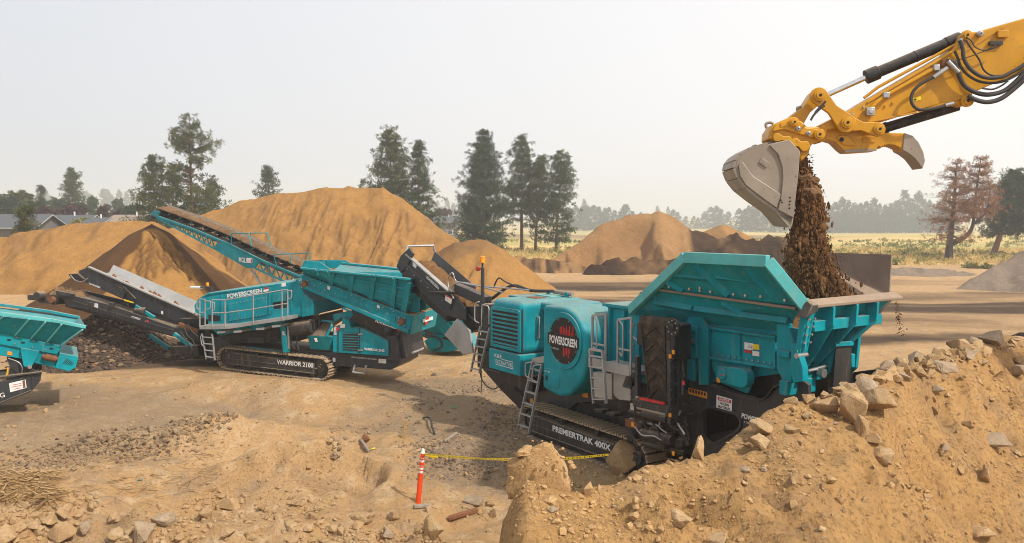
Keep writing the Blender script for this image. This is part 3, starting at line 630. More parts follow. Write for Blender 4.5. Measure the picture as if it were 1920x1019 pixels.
for i in range(5):
    x = dc.x-.02+i*.066; h0 = .08+.14*abs(math.sin(i*1.3+1)); MB().box(x, x+.035, -.378, -.37, dc.z-.20-h0, dc.z-.17).build('emblem_bar', M['red'], fan)
MB().box(dc.x-.66, dc.x+.64, -.395, -.372, dc.z-.14, dc.z+.16).build('banner', M['ink'], fan, .004)
text('POWERSCREEN', fan, dc+V((-.57, -.045, -.10)), dc+V((.58, -.045, -.10)), .20, M['white'], lift=.004)
text('A TEREX BRAND', fan, dc+V((-.50, -.02, -.26)), dc+V((-.20, -.02, -.26)), .045, M['white'], bold=0, lift=.01)
bolts(fan, [(dc.x+.565*math.cos(a), -.37, dc.z+.565*math.sin(a)) for a in [.4+i*math.pi/4 for i in range(8)]], .018)
dr = MB().prof(rr([(1.68, 1.78), (2.28, 1.74), (2.38, 1.85), (2.38, 2.20), (1.70, 2.22)], .05), -.365, -.34).build('access_door', M['teal'], fan, .008)
MB().box(1.78, 1.86, -.375, -.362, 1.90, 2.03).build('latch', M['ink'], dr)
text('RD-400', dr, (1.74, -.366, 2.12), (1.98, -.366, 2.12), .04, M['white'], bold=0, lift=.003)
# mast with beacon
m = MB().bar(c(905, 588, .2), c(905, 502, .2), .10, .07, (0, 1, 0)).build('mast', M['dark'], CR, .006)
p = c(904.5, 490, .2); MB().cyl(p+V((0, 0, -.22)), p+V((0, 0, -.06)), .03).build('beacon_stem', M['black'], CR)
MB().cyl(p+V((0, 0, -.06)), p+V((0, 0, .14)), .085, .08).build('beacon', M['amber'], CR, .015, smooth=40)
p = c(900, 505, .2); MB().cyl(p+V((-.14, 0, 0)), p+V((.02, 0, 0)), .07, .04).build('warning_horn', M['red'], CR, smooth=40)
# access ladders
lad = ladder(CF, CR, (901, 612), (883, 697), (918, 615), (899, 700), -.05, 6)
handloop([c(903, 612, -.05), c(903, 571, -.05), c(917, 575, -.05), c(917, 608, -.05)], CR); handloop([c(898, 566, -.05), c(890, 570, -.05), c(890, 602, -.05), c(898, 606, -.05)], CR)
MB().prof([c(*p, .1) for p in [(902, 600), (926, 585), (924, 650), (900, 660)]], .1, .9).build('canopy_end_panel', M['dark'], CR, .02)
MB().cyl(c(918, 570, .5), c(918, 620, .5), .2, n=18).build('intake_drum', M['under'], CR, smooth=40)
lad = ladder(CF, CR, (999, 678), (971, 804), (1016, 683), (992, 812), -.35, 6)
MB().prof([c(*p, -.3) for p in [(997, 672), (1020, 668), (1020, 680), (999, 684)]], -.3, .5).build('ladder_step', M['galv'], CR)
for a, b in (((999, 685), (1001, 705)), ((1014, 690), (1013, 712))):
    handloop([c(a[0], a[1]-6, -.35), c(a[0]-14, a[1]-4, -.42), c(b[0]-16, b[1], -.42), c(b[0]-5, b[1]+6, -.35)], CR)
# service platform
MB().box(3.98, 5.45, -.7, .25, 2.62, 2.70).box(3.98, 5.45, -.72, -.70, 2.62, 2.86).build('platform_floor', M['galv'], CR, .006)
for l, r, t, b in (((1111, 592), (1136, 589), 592, 676), ((1159, 600), (1184, 596), 600, 692)):
    a0, b0 = c(*l, -.68), c(*r, -.68)
    g = MB()
    for q, zt in ((a0, a0.z), (b0, b0.z)): g.bar((q.x, q.y, 2.66), (q.x, q.y, zt), .05, .05)
    g.bar(a0, b0, .05, .05).bar((a0.x, a0.y, 3.2), (b0.x, b0.y, 3.2), .04, .04)
    g.build('platform_railing', M['galv'], CR, .004)
    handloop([a0+V((.05, 0, -.02)), a0+V((.3, -.12, -.08)), (a0.x+.3, a0.y-.12, 3.05), (a0.x+.05, a0.y, 3.12)], CR)
lad = ladder(CF, CR, (1106, 655), (1113, 757), (1130, 659), (1137, 757), -.95, 5)
MB().bar(c(1106, 655, -.95), c(1130, 659, -.95), .05, .05).build('ladder_top_rail', M['galv'], CR)
MB().prof(rr([c(*p, -.5) for p in [(1150, 696), (1180, 690), (1172, 710), (1166, 726), (1182, 730), (1182, 752), (1160, 750), (1150, 740)]], .04), -.5, -.2).build('platform_bracket', M['galv'], CR, .008)
MB().prof([c(*p, -.3) for p in [(1112, 698), (1150, 700), (1150, 750), (1115, 745)]], -.35, .2).build('tool_box', M['galv'], CR, .02)
# jaw chamber behind the platform
jw = MB().box(3.3, 5.9, .45, 2.2, 2.2, 3.95).build('jaw_chamber', M['teal'], CR, .03)
for x in (3.45, 4.0, 4.55, 5.1, 5.6): MB().box(x, x+.05, .34, .46, 2.3, 3.9).build('chamber_rib', M['teal'], jw, .006)
MB().box(3.2, 6.0, .36, 2.3, 3.95, 4.03).build('chamber_lid', M['teal_dirty'], CR, .01)
MB().prof([(4.2, 4.03), (6.4, 4.03), (6.4, 4.3), (4.6, 4.25)], .8, 2.2).build('jaw_mouth', M['rust'], CR, .02)
bolts(jw, [(x, .45, z) for x in (3.75, 4.3, 4.85, 5.35) for z in (2.6, 3.1, 3.6)], .035)
MB().box(3.1, 6.3, .5, 2.2, 1.2, 2.25).build('chamber_base', M['black'], CR, .03)
# upright side conveyor with chevron belt
yb = -.78
tL, tR, bL, bR = c(1199, 606, yb), c(1252, 612, yb), c(1216, 752, yb), c(1255, 756, yb)
SC = MB().cyl(tL+V((-.02, .16, 0)), tR+V((.02, .16, 0)), .165, n=20).build('side_conveyor_drum', M['belt_dusty'], CR, smooth=40)
blt = MB().loft([tL, tR, tR+V((0, .3, 0)), tL+V((0, .3, 0))], [bL, bR, bR+V((0, .3, 0)), bL+V((0, .3, 0))]).build('side_conveyor_belt', M['belt_dusty'], CR, .02)
for i in range(5):
    t = (i+.9)/5.2; l, r = tL.lerp(bL, t), tR.lerp(bR, t); mid = l.lerp(r, .5)+V((0, -.02, .22)); l = l.lerp(r, .12)+V((0, -.02, 0)); r = l.lerp(r, .85)+V((0, -.0, 0))
    MB().bar(l, mid, .03, .03).bar(mid, r, .03, .03).build('chevron_cleat', M['belt_dusty'], blt)
for t in (.08, .92): MB().bar(tL.lerp(tR, t)+V((0, -.015, 0)), bL.lerp(bR, t)+V((0, -.015, 0)), .05, .03).build('belt_edge', M['belt_dusty'], blt)
MB().box(6.72, 6.98, -.85, -.35, 3.20, 3.96).build('drive_housing', M['black'], CR, .03)
q = c(1264, 614, -.86); MB().cyl(q, q+V((0, -.05, 0)), .19, n=20).cyl(q+V((0, -.05, 0)), q+V((0, -.09, 0)), .07, n=14).build('drive_motor', M['black'], CR, .01)
bolts(CR, [q+V((.14*math.cos(a), -.05, .14*math.sin(a))) for a in [i*math.pi/4 for i in range(8)]], .018)
MB().bar(c(1196, 668, -.8), c(1196, 742, -.8), .09, .12, (0, 1, 0)).build('conveyor_post', M['dark'], CR, .006)
MB().bar(c(1257, 640, -.8), c(1258, 795, -.8), .10, .12, (0, 1, 0)).bar(c(1272, 640, -.6), c(1272, 792, -.6), .08, .12, (0, 1, 0)).build('conveyor_post', M['dark'], CR, .006)
for py in (660, 690, 722, 752): MB().bar(c(1257, py, -.8), c(1272, py-2, -.6), .05, .05).build('conveyor_rung', M['dark'], CR)
MB().prof([c(*p, -.85) for p in [(1188, 748), (1256, 763), (1258, 775), (1190, 762)]], -.9, -.3).build('conveyor_tray', M['dark'], CR, .01)
MB().bar(c(1200, 747, -.92), c(1246, 757, -.92), .06, .05).build('red_cleaner', M['red'], CR)
MB().box(5.55, 5.85, -.6, -.3, 3.35, 3.85).build('valve_box', M['dark'], CR, .02)
MB().cyl(c(1206, 776, -.7), c(1252, 787, -.7), .09).cyl(c(1204, 812, -.4), c(1262, 826, -.4), .11).build('hydraulic_cylinder', M['under'], CR, smooth=40)
MB().prof([c(*p, -.1) for p in [(1184, 755), (1296, 772), (1296, 842), (1262, 842), (1190, 800)]], .3, .5).build('dark_bulkhead', M['black'], CR)
MB().prof([c(*p, -.3) for p in [(1172, 785), (1196, 790), (1196, 806), (1172, 800)]], -.3, .1).build('battery_box', M['rust'], CR, .01)
for i, P in enumerate([[(1215, 770), (1222, 790), (1232, 805), (1238, 820)], [(1190, 770), (1192, 790), (1204, 800)], [(1250, 785), (1268, 800), (1282, 790), (1290, 800)], [(1276, 770), (1270, 790), (1284, 815)], [(1188, 610), (1182, 625), (1196, 640)], [(1262, 800), (1280, 812), (1284, 828)]]):
    hose([c(a, b, -.62+.08*(i % 3)) for a, b in P], .022, CR, 'steel' if i in (3, 4) else 'hose')
for px, py in ((1262, 660), (1256, 778)): decal(CF, CR, [(px-2, py-4), (px+3, py-3), (px+3, py+5), (px-2, py+4)], -.88, M['sticker_orange'], 'reflector')
# exposed works around the side conveyor
for i, (a, b, y, r, mt) in enumerate([((1180, 772), (1262, 792), -.25, .05, 'under'), ((1182, 786), (1240, 800), -.2, .035, 'steel'), ((1196, 764), (1250, 777), -.75, .045, 'galv'), ((1176, 796), (1196, 838), .0, .04, 'under'), ((1268, 790), (1290, 836), -.2, .05, 'under'), ((1192, 830), (1284, 850), .1, .06, 'under'), ((1286, 660), (1288, 716), .0, .05, 'under'), ((1278, 640), (1279, 740), .1, .04, 'steel')]):
    MB().cyl(c(*a, y), c(*b, y), r, n=10).build('hydraulic_line', M[mt], CR, smooth=50)
for i, (px, py, w_, h_, y, mt) in enumerate([(1200, 790, 8, 12, -.3, 'under'), (1222, 800, 14, 12, -.28, 'under'), (1247, 812, 12, 14, -.3, 'dark'), (1270, 822, 14, 12, -.25, 'under'), (1284, 776, 8, 16, -.2, 'dark'), (1180, 812, 10, 14, .05, 'under'), (1232, 832, 18, 8, -.1, 'under'), (1268, 770, 8, 10, -.5, 'under'), (1140, 772, 16, 6, .3, 'under'), (1118, 766, 14, 6, .3, 'under')]):
    MB().prof(rr([c(px, py, y), c(px+w_, py+w_*.2, y), c(px+w_, py+h_+w_*.2, y), c(px, py+h_, y)], .02), y-.08, y+.2).build('valve_housing', M[mt], CR, .012)
for i, P in enumerate([[(1204, 760), (1210, 775), (1206, 792), (1214, 806)], [(1228, 772), (1240, 782), (1236, 800), (1250, 812)], [(1246, 780), (1258, 800), (1272, 806), (1286, 798)], [(1262, 812), (1276, 800), (1288, 808), (1292, 826)], [(1190, 800), (1204, 816), (1226, 818), (1240, 826)], [(1282, 668), (1279, 690), (1284, 708)], [(1176, 700), (1184, 716), (1182, 736), (1190, 748)], [(1148, 700), (1160, 690), (1176, 690)]]):
    hose([c(a, b, -.66+.09*(i % 4)) for a, b in P], .02, CR, ('hose', 'steel', 'under')[i % 3])
bolts(CR, [c(1259, 660+i*18, -.87) for i in range(7)]+[c(1190+i*12, 760+i*2.9, -.92) for i in range(5)], .02, mat='under')
for p, m_ in (((1256, 668), 'sticker_orange'), ((1186, 796), 'sticker_orange'), ((1262, 850), 'sticker_orange'), ((1281, 718), 'red')): decal(CF, CR, [(p[0]-2, p[1]-4), (p[0]+3, p[1]-3), (p[0]+3, p[1]+5), (p[0]-2, p[1]+4)], -.9, M[m_], 'reflector')
MB().prof([c(*p, .3) for p in [(1192, 800), (1290, 822), (1290, 846), (1198, 836)]], .12, .28).build('lower_guard', M['under'], CR, .02)
# hopper
Rim = [c(1182, 582, -.15), c(1285, 483, -1.0), c(1440, 490, -1.0), c(1509, 575, -.42)]
F0, F3 = c(1222, 541, -.42), c(1500, 578, -.30); B0, B3 = c(1186, 590, .15), c(1478, 622, .22); B1 = c(1290, 606, .15)
hw = MB().plate([F0, Rim[1], Rim[2], Rim[3], F3], -.03).build('hopper_wing', M['teal'], CR)
MB().plate([Rim[0], F0, F3, B3, B1, B0], -.03).build('hopper_side', M['teal'], CR)
for a, b in zip(Rim[:-1], Rim[1:]): MB().bar(a, b, .12, .22).build('hopper_rim', M['teal_faded'], CR, .012)
MB().bar(F0, F3+V((0, -.05, 0)), .20, .05).build('hopper_flange', M['worn'], CR, .006)
def onwing(px, py):      # on the upper wing panel, between flange and rim
    t = (py-545)/(-60.); return c(px, py, -.40-.58*max(0, min(1, t))-.06)
for a, b in (((1304, 494), (1366, 553)), ((1400, 499), (1452, 556)), ((1246, 524), (1282, 545))): MB().bar(onwing(*a), onwing(*b), .16, .10, (0, -1, .5)).build('wing_rib', M['teal'], hw, .008)
for a, b in (((1262, 516), (1331, 523)), ((1345, 520), (1418, 530))): MB().bar(onwing(*a), onwing(*b), .10, .14, (0, -1, .5)).build('wing_stiffener', M['teal'], hw, .008)
for a, b in (((1225, 552), (1246, 566)), ((1355, 566), (1392, 588))): MB().bar(c(*a, -.35), c(*b, -.18), .14, .10, (0, -1, .5)).build('side_rib', M['teal'], CR, .008)
MB().bar(c(1230, 568, -.25), c(1300, 580, -.22), .12, .16, (0, -1, .5)).bar(c(1305, 581, -.22), c(1480, 604, -.12), .12, .18, (0, -1, .5)).build('side_stiffener', M['teal'], CR, .01)
bolts(hw, [onwing(*p)+V((0, -.03, 0)) for p in [(1240, 537), (1258, 538), (1296, 542), (1316, 540), (1316, 545), (1336, 547), (1379, 552), (1401, 554), (1430, 556), (1475, 563)]], .035)
# feed end of the hopper
xe = 9.82
E0, E1 = V((xe, -.36, 4.62)), V((xe, 2.42, 4.62)); G0, G1 = V((9.12, .25, 3.2)), V((9.12, 1.45, 3.2))
MB().loft([E0+V((.02, -.02, -.05)), E0+V((.18, -.08, -.06)), E0+V((.18, -.08, .0)), E0+V((.02, -.02, .10))], [E1+V((.02, .02, -.05)), E1+V((.18, .08, -.05)), E1+V((.18, .08, .0)), E1+V((.02, .02, .10))]).build('hopper_lip', M['worn'], CR, .012)
MB().loft([E0+V((-.06, -.16, -.20)), E0+V((.25, -.30, -.22)), E0+V((.25, -.10, .02)), E0+V((.0, -.06, .14))], [E0+V((-.05, .10, -.12)), E0+V((.26, .05, -.10)), E0+V((.26, .05, .02)), E0+V((0, .1, .12))]).build('lip_corner', M['under'], CR, .02)
ep = MB().plate([E0, E1, G1, G0], .03).build('hopper_end', M['teal'], CR)
for t in (.22, .48, .72):
    p0, p1, p2 = E0.lerp(E1, t)+V((.16, 0, -.06)), E0.lerp(E1, t*.98)+V((.10, 0, -.42)), G0.lerp(G1, t*.95)+V((.06, 0, 0))
    w1 = V((-.03, 0, 0)); MB().loft([p0+V((-.2, -.03, 0)), p0+V((.04, -.03, 0)), p0+V((.04, .03, 0)), p0+V((-.2, .03, 0))], [p1+V((-.2, -.03, 0)), p1+V((.10, -.03, 0)), p1+V((.10, .03, 0)), p1+V((-.2, .03, 0))]).loft([p1+V((-.2, -.03, 0)), p1+V((.10, -.03, 0)), p1+V((.10, .03, 0)), p1+V((-.2, .03, 0))], [p2+V((-.2, -.03, 0)), p2+V((.04, -.03, 0)), p2+V((.04, .03, 0)), p2+V((-.2, .03, 0))]).build('end_rib', M['teal'], ep, .008)
MB().bar(E0+V((-.02, .22, -.42)), E1+V((-.02, -.42, -.42)), .16, .2).build('end_stiffener', M['teal'], ep, .012)
MB().plate([E0+V((-.05, -.05, -.1)), E0+V((.12, -.05, -.1)), E0+V((.05, -.05, -.85)), E0+V((-.15, -.05, -.85))], .06).plate([E0+V((.12, -.1, -.15)), E0+V((.12, .14, -.15)), E0+V((-.02, .14, -.9)), E0+V((-.02, -.1, -.9))], .04).build('corner_bracket', M['teal'], CR, .008)
bolts(CR, [E0+V((.14-.12*k/4, dy, -.25-.15*k)) for k in range(4) for dy in (-.06, .1)], .025, (1, 0, 0))
# far side of the hopper
MB().plate([(6.6, 2.7, 4.55), (6.95, 3.2, 5.4), (9.25, 3.25, 5.42), (9.35, 3.05, 4.6), (9.3, 2.6, 4.5)], .05).build('far_hopper_wing', M['worn'], CR)
MB().plate([(5.0, 2.4, 4.1), (6.2, 2.5, 4.5), (9.8, 2.5, 4.6), (9.1, 1.9, 3.4), (5.2, 2.1, 3.6)], .04).build('far_hopper_side', M['worn'], CR)
MB().plate([(5.0, -.05, 4.05), (5.0, 2.5, 4.05), (5.6, 2.1, 3.4), (5.6, .2, 3.4)], .04).build('hopper_back', M['teal'], CR)
MB().box(5.2, 9.2, .2, 2.1, 3.30, 3.42).build('hopper_floor', M['under'], CR)
MB().prof([(5.3, 3.35), (5.2, 4.0), (9.3, 4.05), (9.15, 3.2), (6.9, 2.6)], .32, .40).build('hopper_inner_side', M['teal'], CR)
MB().box(6.4, 9.2, .6, 2.1, 1.9, 3.2).build('feeder_works', M['black'], CR, .03)
# feeder below the hopper
fd = MB().prof([c(*p, .12) for p in [(1327, 615), (1453, 634), (1456, 690), (1327, 670)]], .12, 2.2).build('feeder_box', M['teal'], CR, .012)
for p, q in (((1327, 614), (1456, 633)), ((1327, 670), (1456, 690))): MB().bar(c(*p, .08), c(*q, .08), .10, .05).build('feeder_flange', M['teal'], fd, .005)
for px in (1330, 1387, 1453): MB().bar(c(px, 618+(px-1327)*.15, .09), c(px, 668+(px-1327)*.15, .09), .05, .06, (0, 1, 0)).build('feeder_stiffener', M['teal'], fd)
bolts(fd, [c(1335+i*11, 664+i*1.7, .10) for i in range(11)], .02)
sx = lambda a, b, x0, x1: [(x0, a), (x1, a+(x1-x0)*.15), (x1, b+(x1-x0)*.15), (x0, b)]
decal(CF, fd, sx(642, 655, 1396, 1412), .11, M['white']); decal(CF, fd, sx(645, 655, 1412, 1424), .11, M['sticker_yellow']); decal(CF, fd, sx(656, 661, 1396, 1409), .11, M['red']); decal(CF, fd, sx(658, 667, 1411, 1424), .11, M['white'])
texty(CF, 'C E', fd, (1404, 652), (1411, 653), 4, .104, M['ink'], bold=0)
g = [c(*p, -.08) for p in [(1343, 686), (1402, 692), (1402, 731), (1343, 715)]]
MB().prof(rr(g, [.04, .24, .24, .04], 5), -.10, .14).build('motor_guard', M['teal'], CR, .02, seg=3)
q = c(1355, 702, -.1); MB().cyl(q, q+V((0, -.05, 0)), .13, .11, 20).build('guard_cap', M['teal'], CR, .01)
decal(CF, CR, [(1352, 702), (1359, 703), (1359, 705), (1352, 704)], -.155, M['red'])
decal(CF, CR, [(1344, 708), (1350, 709), (1350, 718), (1344, 717)], -.105, M['sticker_orange'])
MB().prof([c(*p, .14) for p in [(1330, 672), (1408, 685), (1408, 724), (1402, 738), (1394, 736), (1345, 716)]], .14, .18).build('motor_bracket', M['teal'], CR, .008)
MB().box(7.0, 8.7, .5, 1.9, 2.5, 3.2).build('feeder_underside', M['black'], CR, .03)
# hopper support columns
cl = [(1289, 562), (1304, 560), (1312, 585), (1320, 603), (1327, 614), (1326, 722), (1310, 722), (1308, 662), (1288, 655), (1286, 606), (1291, 596)]
MB().prof([c(*p, -.02) for p in cl], -.02, .06).build('support_column', M['teal'], CR, .008)
MB().holed([c(*p, -.06) for p in [(1287, 608), (1309, 612), (1309, 672), (1287, 664)]], [rr([c(*p, -.06) for p in [(1291, 620), (1305, 622), (1305, 656), (1291, 653)]], .06)], -.10, -.04).build('column_clevis', M['teal'], CR, .008)
q = c(1298, 640, -.12); MB().cyl(q, q+V((0, .2, 0)), .06).build('column_pin', M['steel'], CR)
MB().prof([c(*p, -.05) for p in [(1287, 672), (1300, 674), (1300, 716), (1288, 712)]], -.05, .05).build('column_foot', M['teal'], CR, .006)
cr2 = [(1450, 580), (1474, 583), (1478, 610), (1486, 640), (1484, 718), (1470, 720), (1456, 690), (1456, 610)]
MB().prof([c(*p, -.12) for p in cr2], -.12, .0).build('support_column', M['teal'], CR, .01)
MB().prof([c(*p, -.2) for p in [(1457, 655), (1480, 660), (1480, 672), (1457, 668)]], -.22, -.1).build('column_clevis', M['teal'], CR, .01)
MB().prof([c(*p, -.2) for p in [(1484, 645), (1492, 645), (1506, 690), (1506, 716), (1488, 718), (1484, 700)]], -.22, -.05).build('lock_plate', M['teal'], CR, .01)
q = c(1493, 668, -.24); MB().cyl(q, q+V((0, .3, 0)), .05).build('lock_pin', M['steel'], CR)
MB().bar((9.3, .0, 3.12), (9.3, 1.2, 3.12), .12, .2).bar((9.25, -.2, 2.95), (9.3, .6, 2.95), .2, .28).build('cross_arm', M['teal'], CR, .015)
MB().cyl((9.42, .3, 3.25), (9.42, 1.0, 3.3), .035).build('hopper_ram', M['steel'], CR)
q = V((9.45, .62, 3.2)); MB().cyl(q, q+V((.12, 0, 0)), .09).build('ram_pin', M['steel'], CR)
MB().prof([c(*p, .9) for p in [(1525, 640), (1548, 618), (1566, 660), (1556, 700), (1530, 710)]], .9, 1.0).build('hopper_leg', M['teal'], CR, .01)
MB().prof([c(*p, 1.9) for p in [(1590, 640), (1612, 608), (1604, 690), (1594, 700)]], 1.9, 2.0).build('hopper_leg', M['teal'], CR, .01)
xf = 9.62
fp = [CF.X(*p, xf) for p in [(1568, 646), (1597, 645), (1594, 726), (1562, 726)]]
MB().prism(fp, (-.025, 0, 0)).build('rubber_flap', M['rubber'], CR)
MB().bar(CF.X(1566, 646, xf+.02), CF.X(1599, 644, xf+.02), .05, .09).build('flap_clamp', M['teal'], CR, .008)
MB().prism([CF.X(*p, xf) for p in [(1597, 664), (1604, 664), (1604, 690), (1597, 690)]], (-.2, 0, 0)).build('hopper_stop', M['teal'], CR, .015)
# heap of soil lying in the hopper
def heap(x, y): return 3.75+.75*np.exp(-(((x-8.6)/.8)**2+((y-1.5)/.9)**2))+.35*np.exp(-((y-2.4)/.5)**2)+fbm(x, y, .5, 4, 131)*.25
v, f, X, Y = grid(np.arange(5.7, 9.30, .07), np.arange(.45, 2.15, .07), heap)
o = link('loaded_soil', mesh_np('loaded_soil', v, f, True), M['moist'], CR)
# signs on the chassis
decal(CF, CR, [(1344, 741), (1373, 749), (1372, 772), (1343, 765)], .09, M['white'], 'danger_sign')
decal(CF, CR, [(1346, 744.5), (1371, 751), (1371, 757), (1346, 750.5)], .082, M['red'], 'danger_band')
texty(CF, 'DANGER', CR, (1349, 750), (1368, 755), 4.2, .076, M['white'], lift=.004)
texty(CF, 'FALLING', CR, (1350, 758), (1367, 762.5), 4.4, .084, M['ink'], lift=.004); texty(CF, 'MATERIAL', CR, (1347, 764), (1370, 770), 4.4, .084, M['ink'], lift=.004)
decal(CF, CR, [(1291, 727), (1326, 736), (1326, 748), (1291, 739)], .09, M['sticker_orange'], 'warning_sticker')
for i in range(6): decal(CF, CR, [(1293+i*5.4, 729+i*1.4), (1296+i*5.4, 730+i*1.4), (1296+i*5.4, 736+i*1.4), (1293+i*5.4, 735+i*1.4)], .083, M['ink'], 'warning_pictogram', .003)
texty(CF, 'POWERSCREEN', CR, (1391, 783), (1452, 803), 9, .09, M['white'])
texty(CF, 'A TEREX BRAND', CR, (1395, 793), (1425, 802), 4, .09, M['white'], bold=0)
decal(CF, CR, [(1092, 733), (1103, 736), (1103, 747), (1092, 744)], .65, M['sticker_orange'], 'warning_sticker'); decal(CF, CR, [(994, 747), (999, 748), (999, 758), (994, 757)], .65, M['sticker_orange'], 'warning_sticker')
decal(CF, CR, [(1182, 756), (1189, 757), (1189, 771), (1182, 769)], .1, M['white'])
# discharge conveyor towards the screener
yn, yf = .6, 1.95
nb = [(763, 477), (842, 546), (858, 560), (872, 580), (874, 600), (866, 600), (838, 592), (752, 512), (748, 494)]
dcn = MB().prof([c(*p, yn) for p in nb], yn, yn+.06).build('discharge_conveyor_side', M['dark'], CR, .01)
tpn = [c(763, 477, yn), c(842, 546, yn)]; MB().bar(tpn[0], tpn[1], .16, .05).build('side_top_flange', M['galv'], dcn, .006)
a, b = c(758, 498, yn-.02), c(846, 576, yn-.02); MB().bar(a, b, .05, .22).build('side_channel', M['dark'], dcn, .01)
bolts(dcn, [a.lerp(b, t)+V((0, -.03, 0)) for t in (.1, .25, .4, .55, .7, .85)], .03)
x0 = c(763, 477, yn); x1 = c(842, 546, yn)
d_ = x1-x0
MB().plate([(x0.x-.35, yf, x0.z+.05), (x1.x-.5, yf, x1.z+.05), (x1.x-.5, yf-.25, x1.z-.5), (x0.x-.35, yf-.25, x0.z-.45)], .05).build('far_conveyor_side', M['dark'], CR, .008)
zb = -.32; L0 = V((x0.x-.2, yn+.1, x0.z+zb)); L1 = V((x1.x+1.5, yn+.1, x1.z+zb-.54)); wd = V((0, yf-yn-.3, 0))
MB().loft([L0, L0+wd, L0+wd+V((0, 0, -.06)), L0+V((0, 0, -.06))], [L1, L1+wd, L1+wd+V((0, 0, -.06)), L1+V((0, 0, -.06))]).build('discharge_belt', M['rubber'], CR)
def ridgebelt(name, L0, L1, wd, hgt, mat, parent, seed, n=60, k=13):
    """soil riding on a belt"""
    L0, L1, wd = V(L0), V(L1), V(wd); vs = []
    for i in range(n):
        for j in range(k):
            s, q = i/(n-1), j/(k-1); p = L0.lerp(L1, s)+wd*(.08+.84*q); h_ = hgt*math.sin(math.pi*q)**.7*min(1, s*9+.05, (1-s)*9+.05); h_ += (mnoise(V((s*22+seed, q*5, seed)))*.5+mnoise(V((s*60+seed, q*13, 1)))*.3)*hgt
            vs.append(p+V((0, 0, max(h_, -.02)+.01)))
    fs = [(i*k+j, i*k+j+1, (i+1)*k+j+1, (i+1)*k+j) for i in range(n-1) for j in range(k-1)]
    o = MB().add(vs, fs).build(name, mat, parent, smooth=50); return o
ridgebelt('conveyed_soil', L0+V((.12, 0, 0)), L1, wd, .22, M['moist'], CR, 3)
hd0 = c(763, 478, yn); MB().tube([V((x0.x-.1, yn, x0.z)), V((x0.x-.25, yn+.15, x0.z+.28)), V((x0.x-.3, yf-.1, x0.z+.28)), V((x0.x-.35, yf, x0.z+.02))], .045, 6).build('head_frame', M['galv'], CR)
MB().prof([c(*p, yn-.02) for p in [(752, 480), (768, 465), (775, 476), (764, 500), (752, 512), (744, 500)]], yn-.04, yn+.04).build('head_guard', M['dark'], CR, .008)
MB().cyl((x0.x-.35, yn, x0.z-.5), (x0.x-.35, yf-.1, x0.z-.5), .2, n=18).build('head_drum', M['black'], CR, smooth=40)
lo = [c(*p, yn+.02) for p in [(752, 515), (842, 600), (848, 640), (833, 625), (800, 580), (757, 535)]]
MB().prof([c(*p, yn+.1) for p in [(753, 512), (838, 592), (838, 604), (800, 572), (756, 530)]], yn+.1, yf-.2).build('conveyor_underside', M['black'], CR, .02)
MB().bar(c(806, 549, yn-.12), c(852, 549, yn-.12), .09, .09).build('swing_arm', M['black'], CR, .02)
MB().bar(c(857, 541, .8), c(915, 566, .8), .28, .34).build('overband_beam', M['dark'], CR, .02)
MB().prof([c(*p, .75) for p in [(852, 575), (900, 575), (906, 612), (880, 625), (858, 590)]], .75, 1.8).build('transfer_hood', M['black'], CR, .02)
MB().prof([c(*p, .45) for p in [(856, 598), (880, 620), (886, 662), (868, 665), (833, 628)]], .45, .52).build('deflector_plate', M['galv'], CR, .006)
decal(CF, CR, [(836, 553), (848, 560), (846, 571), (834, 563)], yn-.07, M['white'], 'danger_sign'); decal(CF, CR, [(837, 553), (848, 559.5), (848, 562), (837, 556)], yn-.078, M['red'], 'danger_band')
decal(CF, CR, [(774, 490), (782, 496), (780, 504), (774, 499)], yn-.035, M['white'])
texty(CF, 'POWERSCREEN', CR, (800, 522), (823, 543.5), 5.5, yn-.03, M['white'])
hose([c(842, 545, .5), c(840, 525, .5), c(848, 512, .5), c(856, 528, .6), c(880, 532, .8), (-2.2, .9, 3.85)], .025, CR, 'steel'); hose([c(850, 560, .5), c(846, 540, .5), c(860, 530, .6), c(895, 536, .8), (-1.5, 1.4, 3.95)], .025, CR, 'steel')
hose([(-3.4, 1.2, 3.5), (-2.6, 1.5, 4.0), (-1.8, 1.7, 3.9), (-.8, 1.8, 3.95)], .05, CR, 'hose'); hose([c(925, 540, 1.3), c(935, 522, 1.3), c(950, 530, 1.4), c(985, 545, 1.5)], .025, CR)
hose([c(899, 690, 0), c(905, 715, 0), c(925, 730, .1), c(948, 714, .3)], .02, CR); hose([c(897, 660, 0), c(903, 700, -.05), c(902, 738, -.05)], .012, CR)
MB().box(-3.6, -1.5, .9, 1.9, 3.1, 3.45).build('transfer_beam', M['dark'], CR, .03)
MB().box(-3.4, -1.3, .7, 2.0, 1.35, 2.4).build('tail_chute', M['black'], CR, .03)
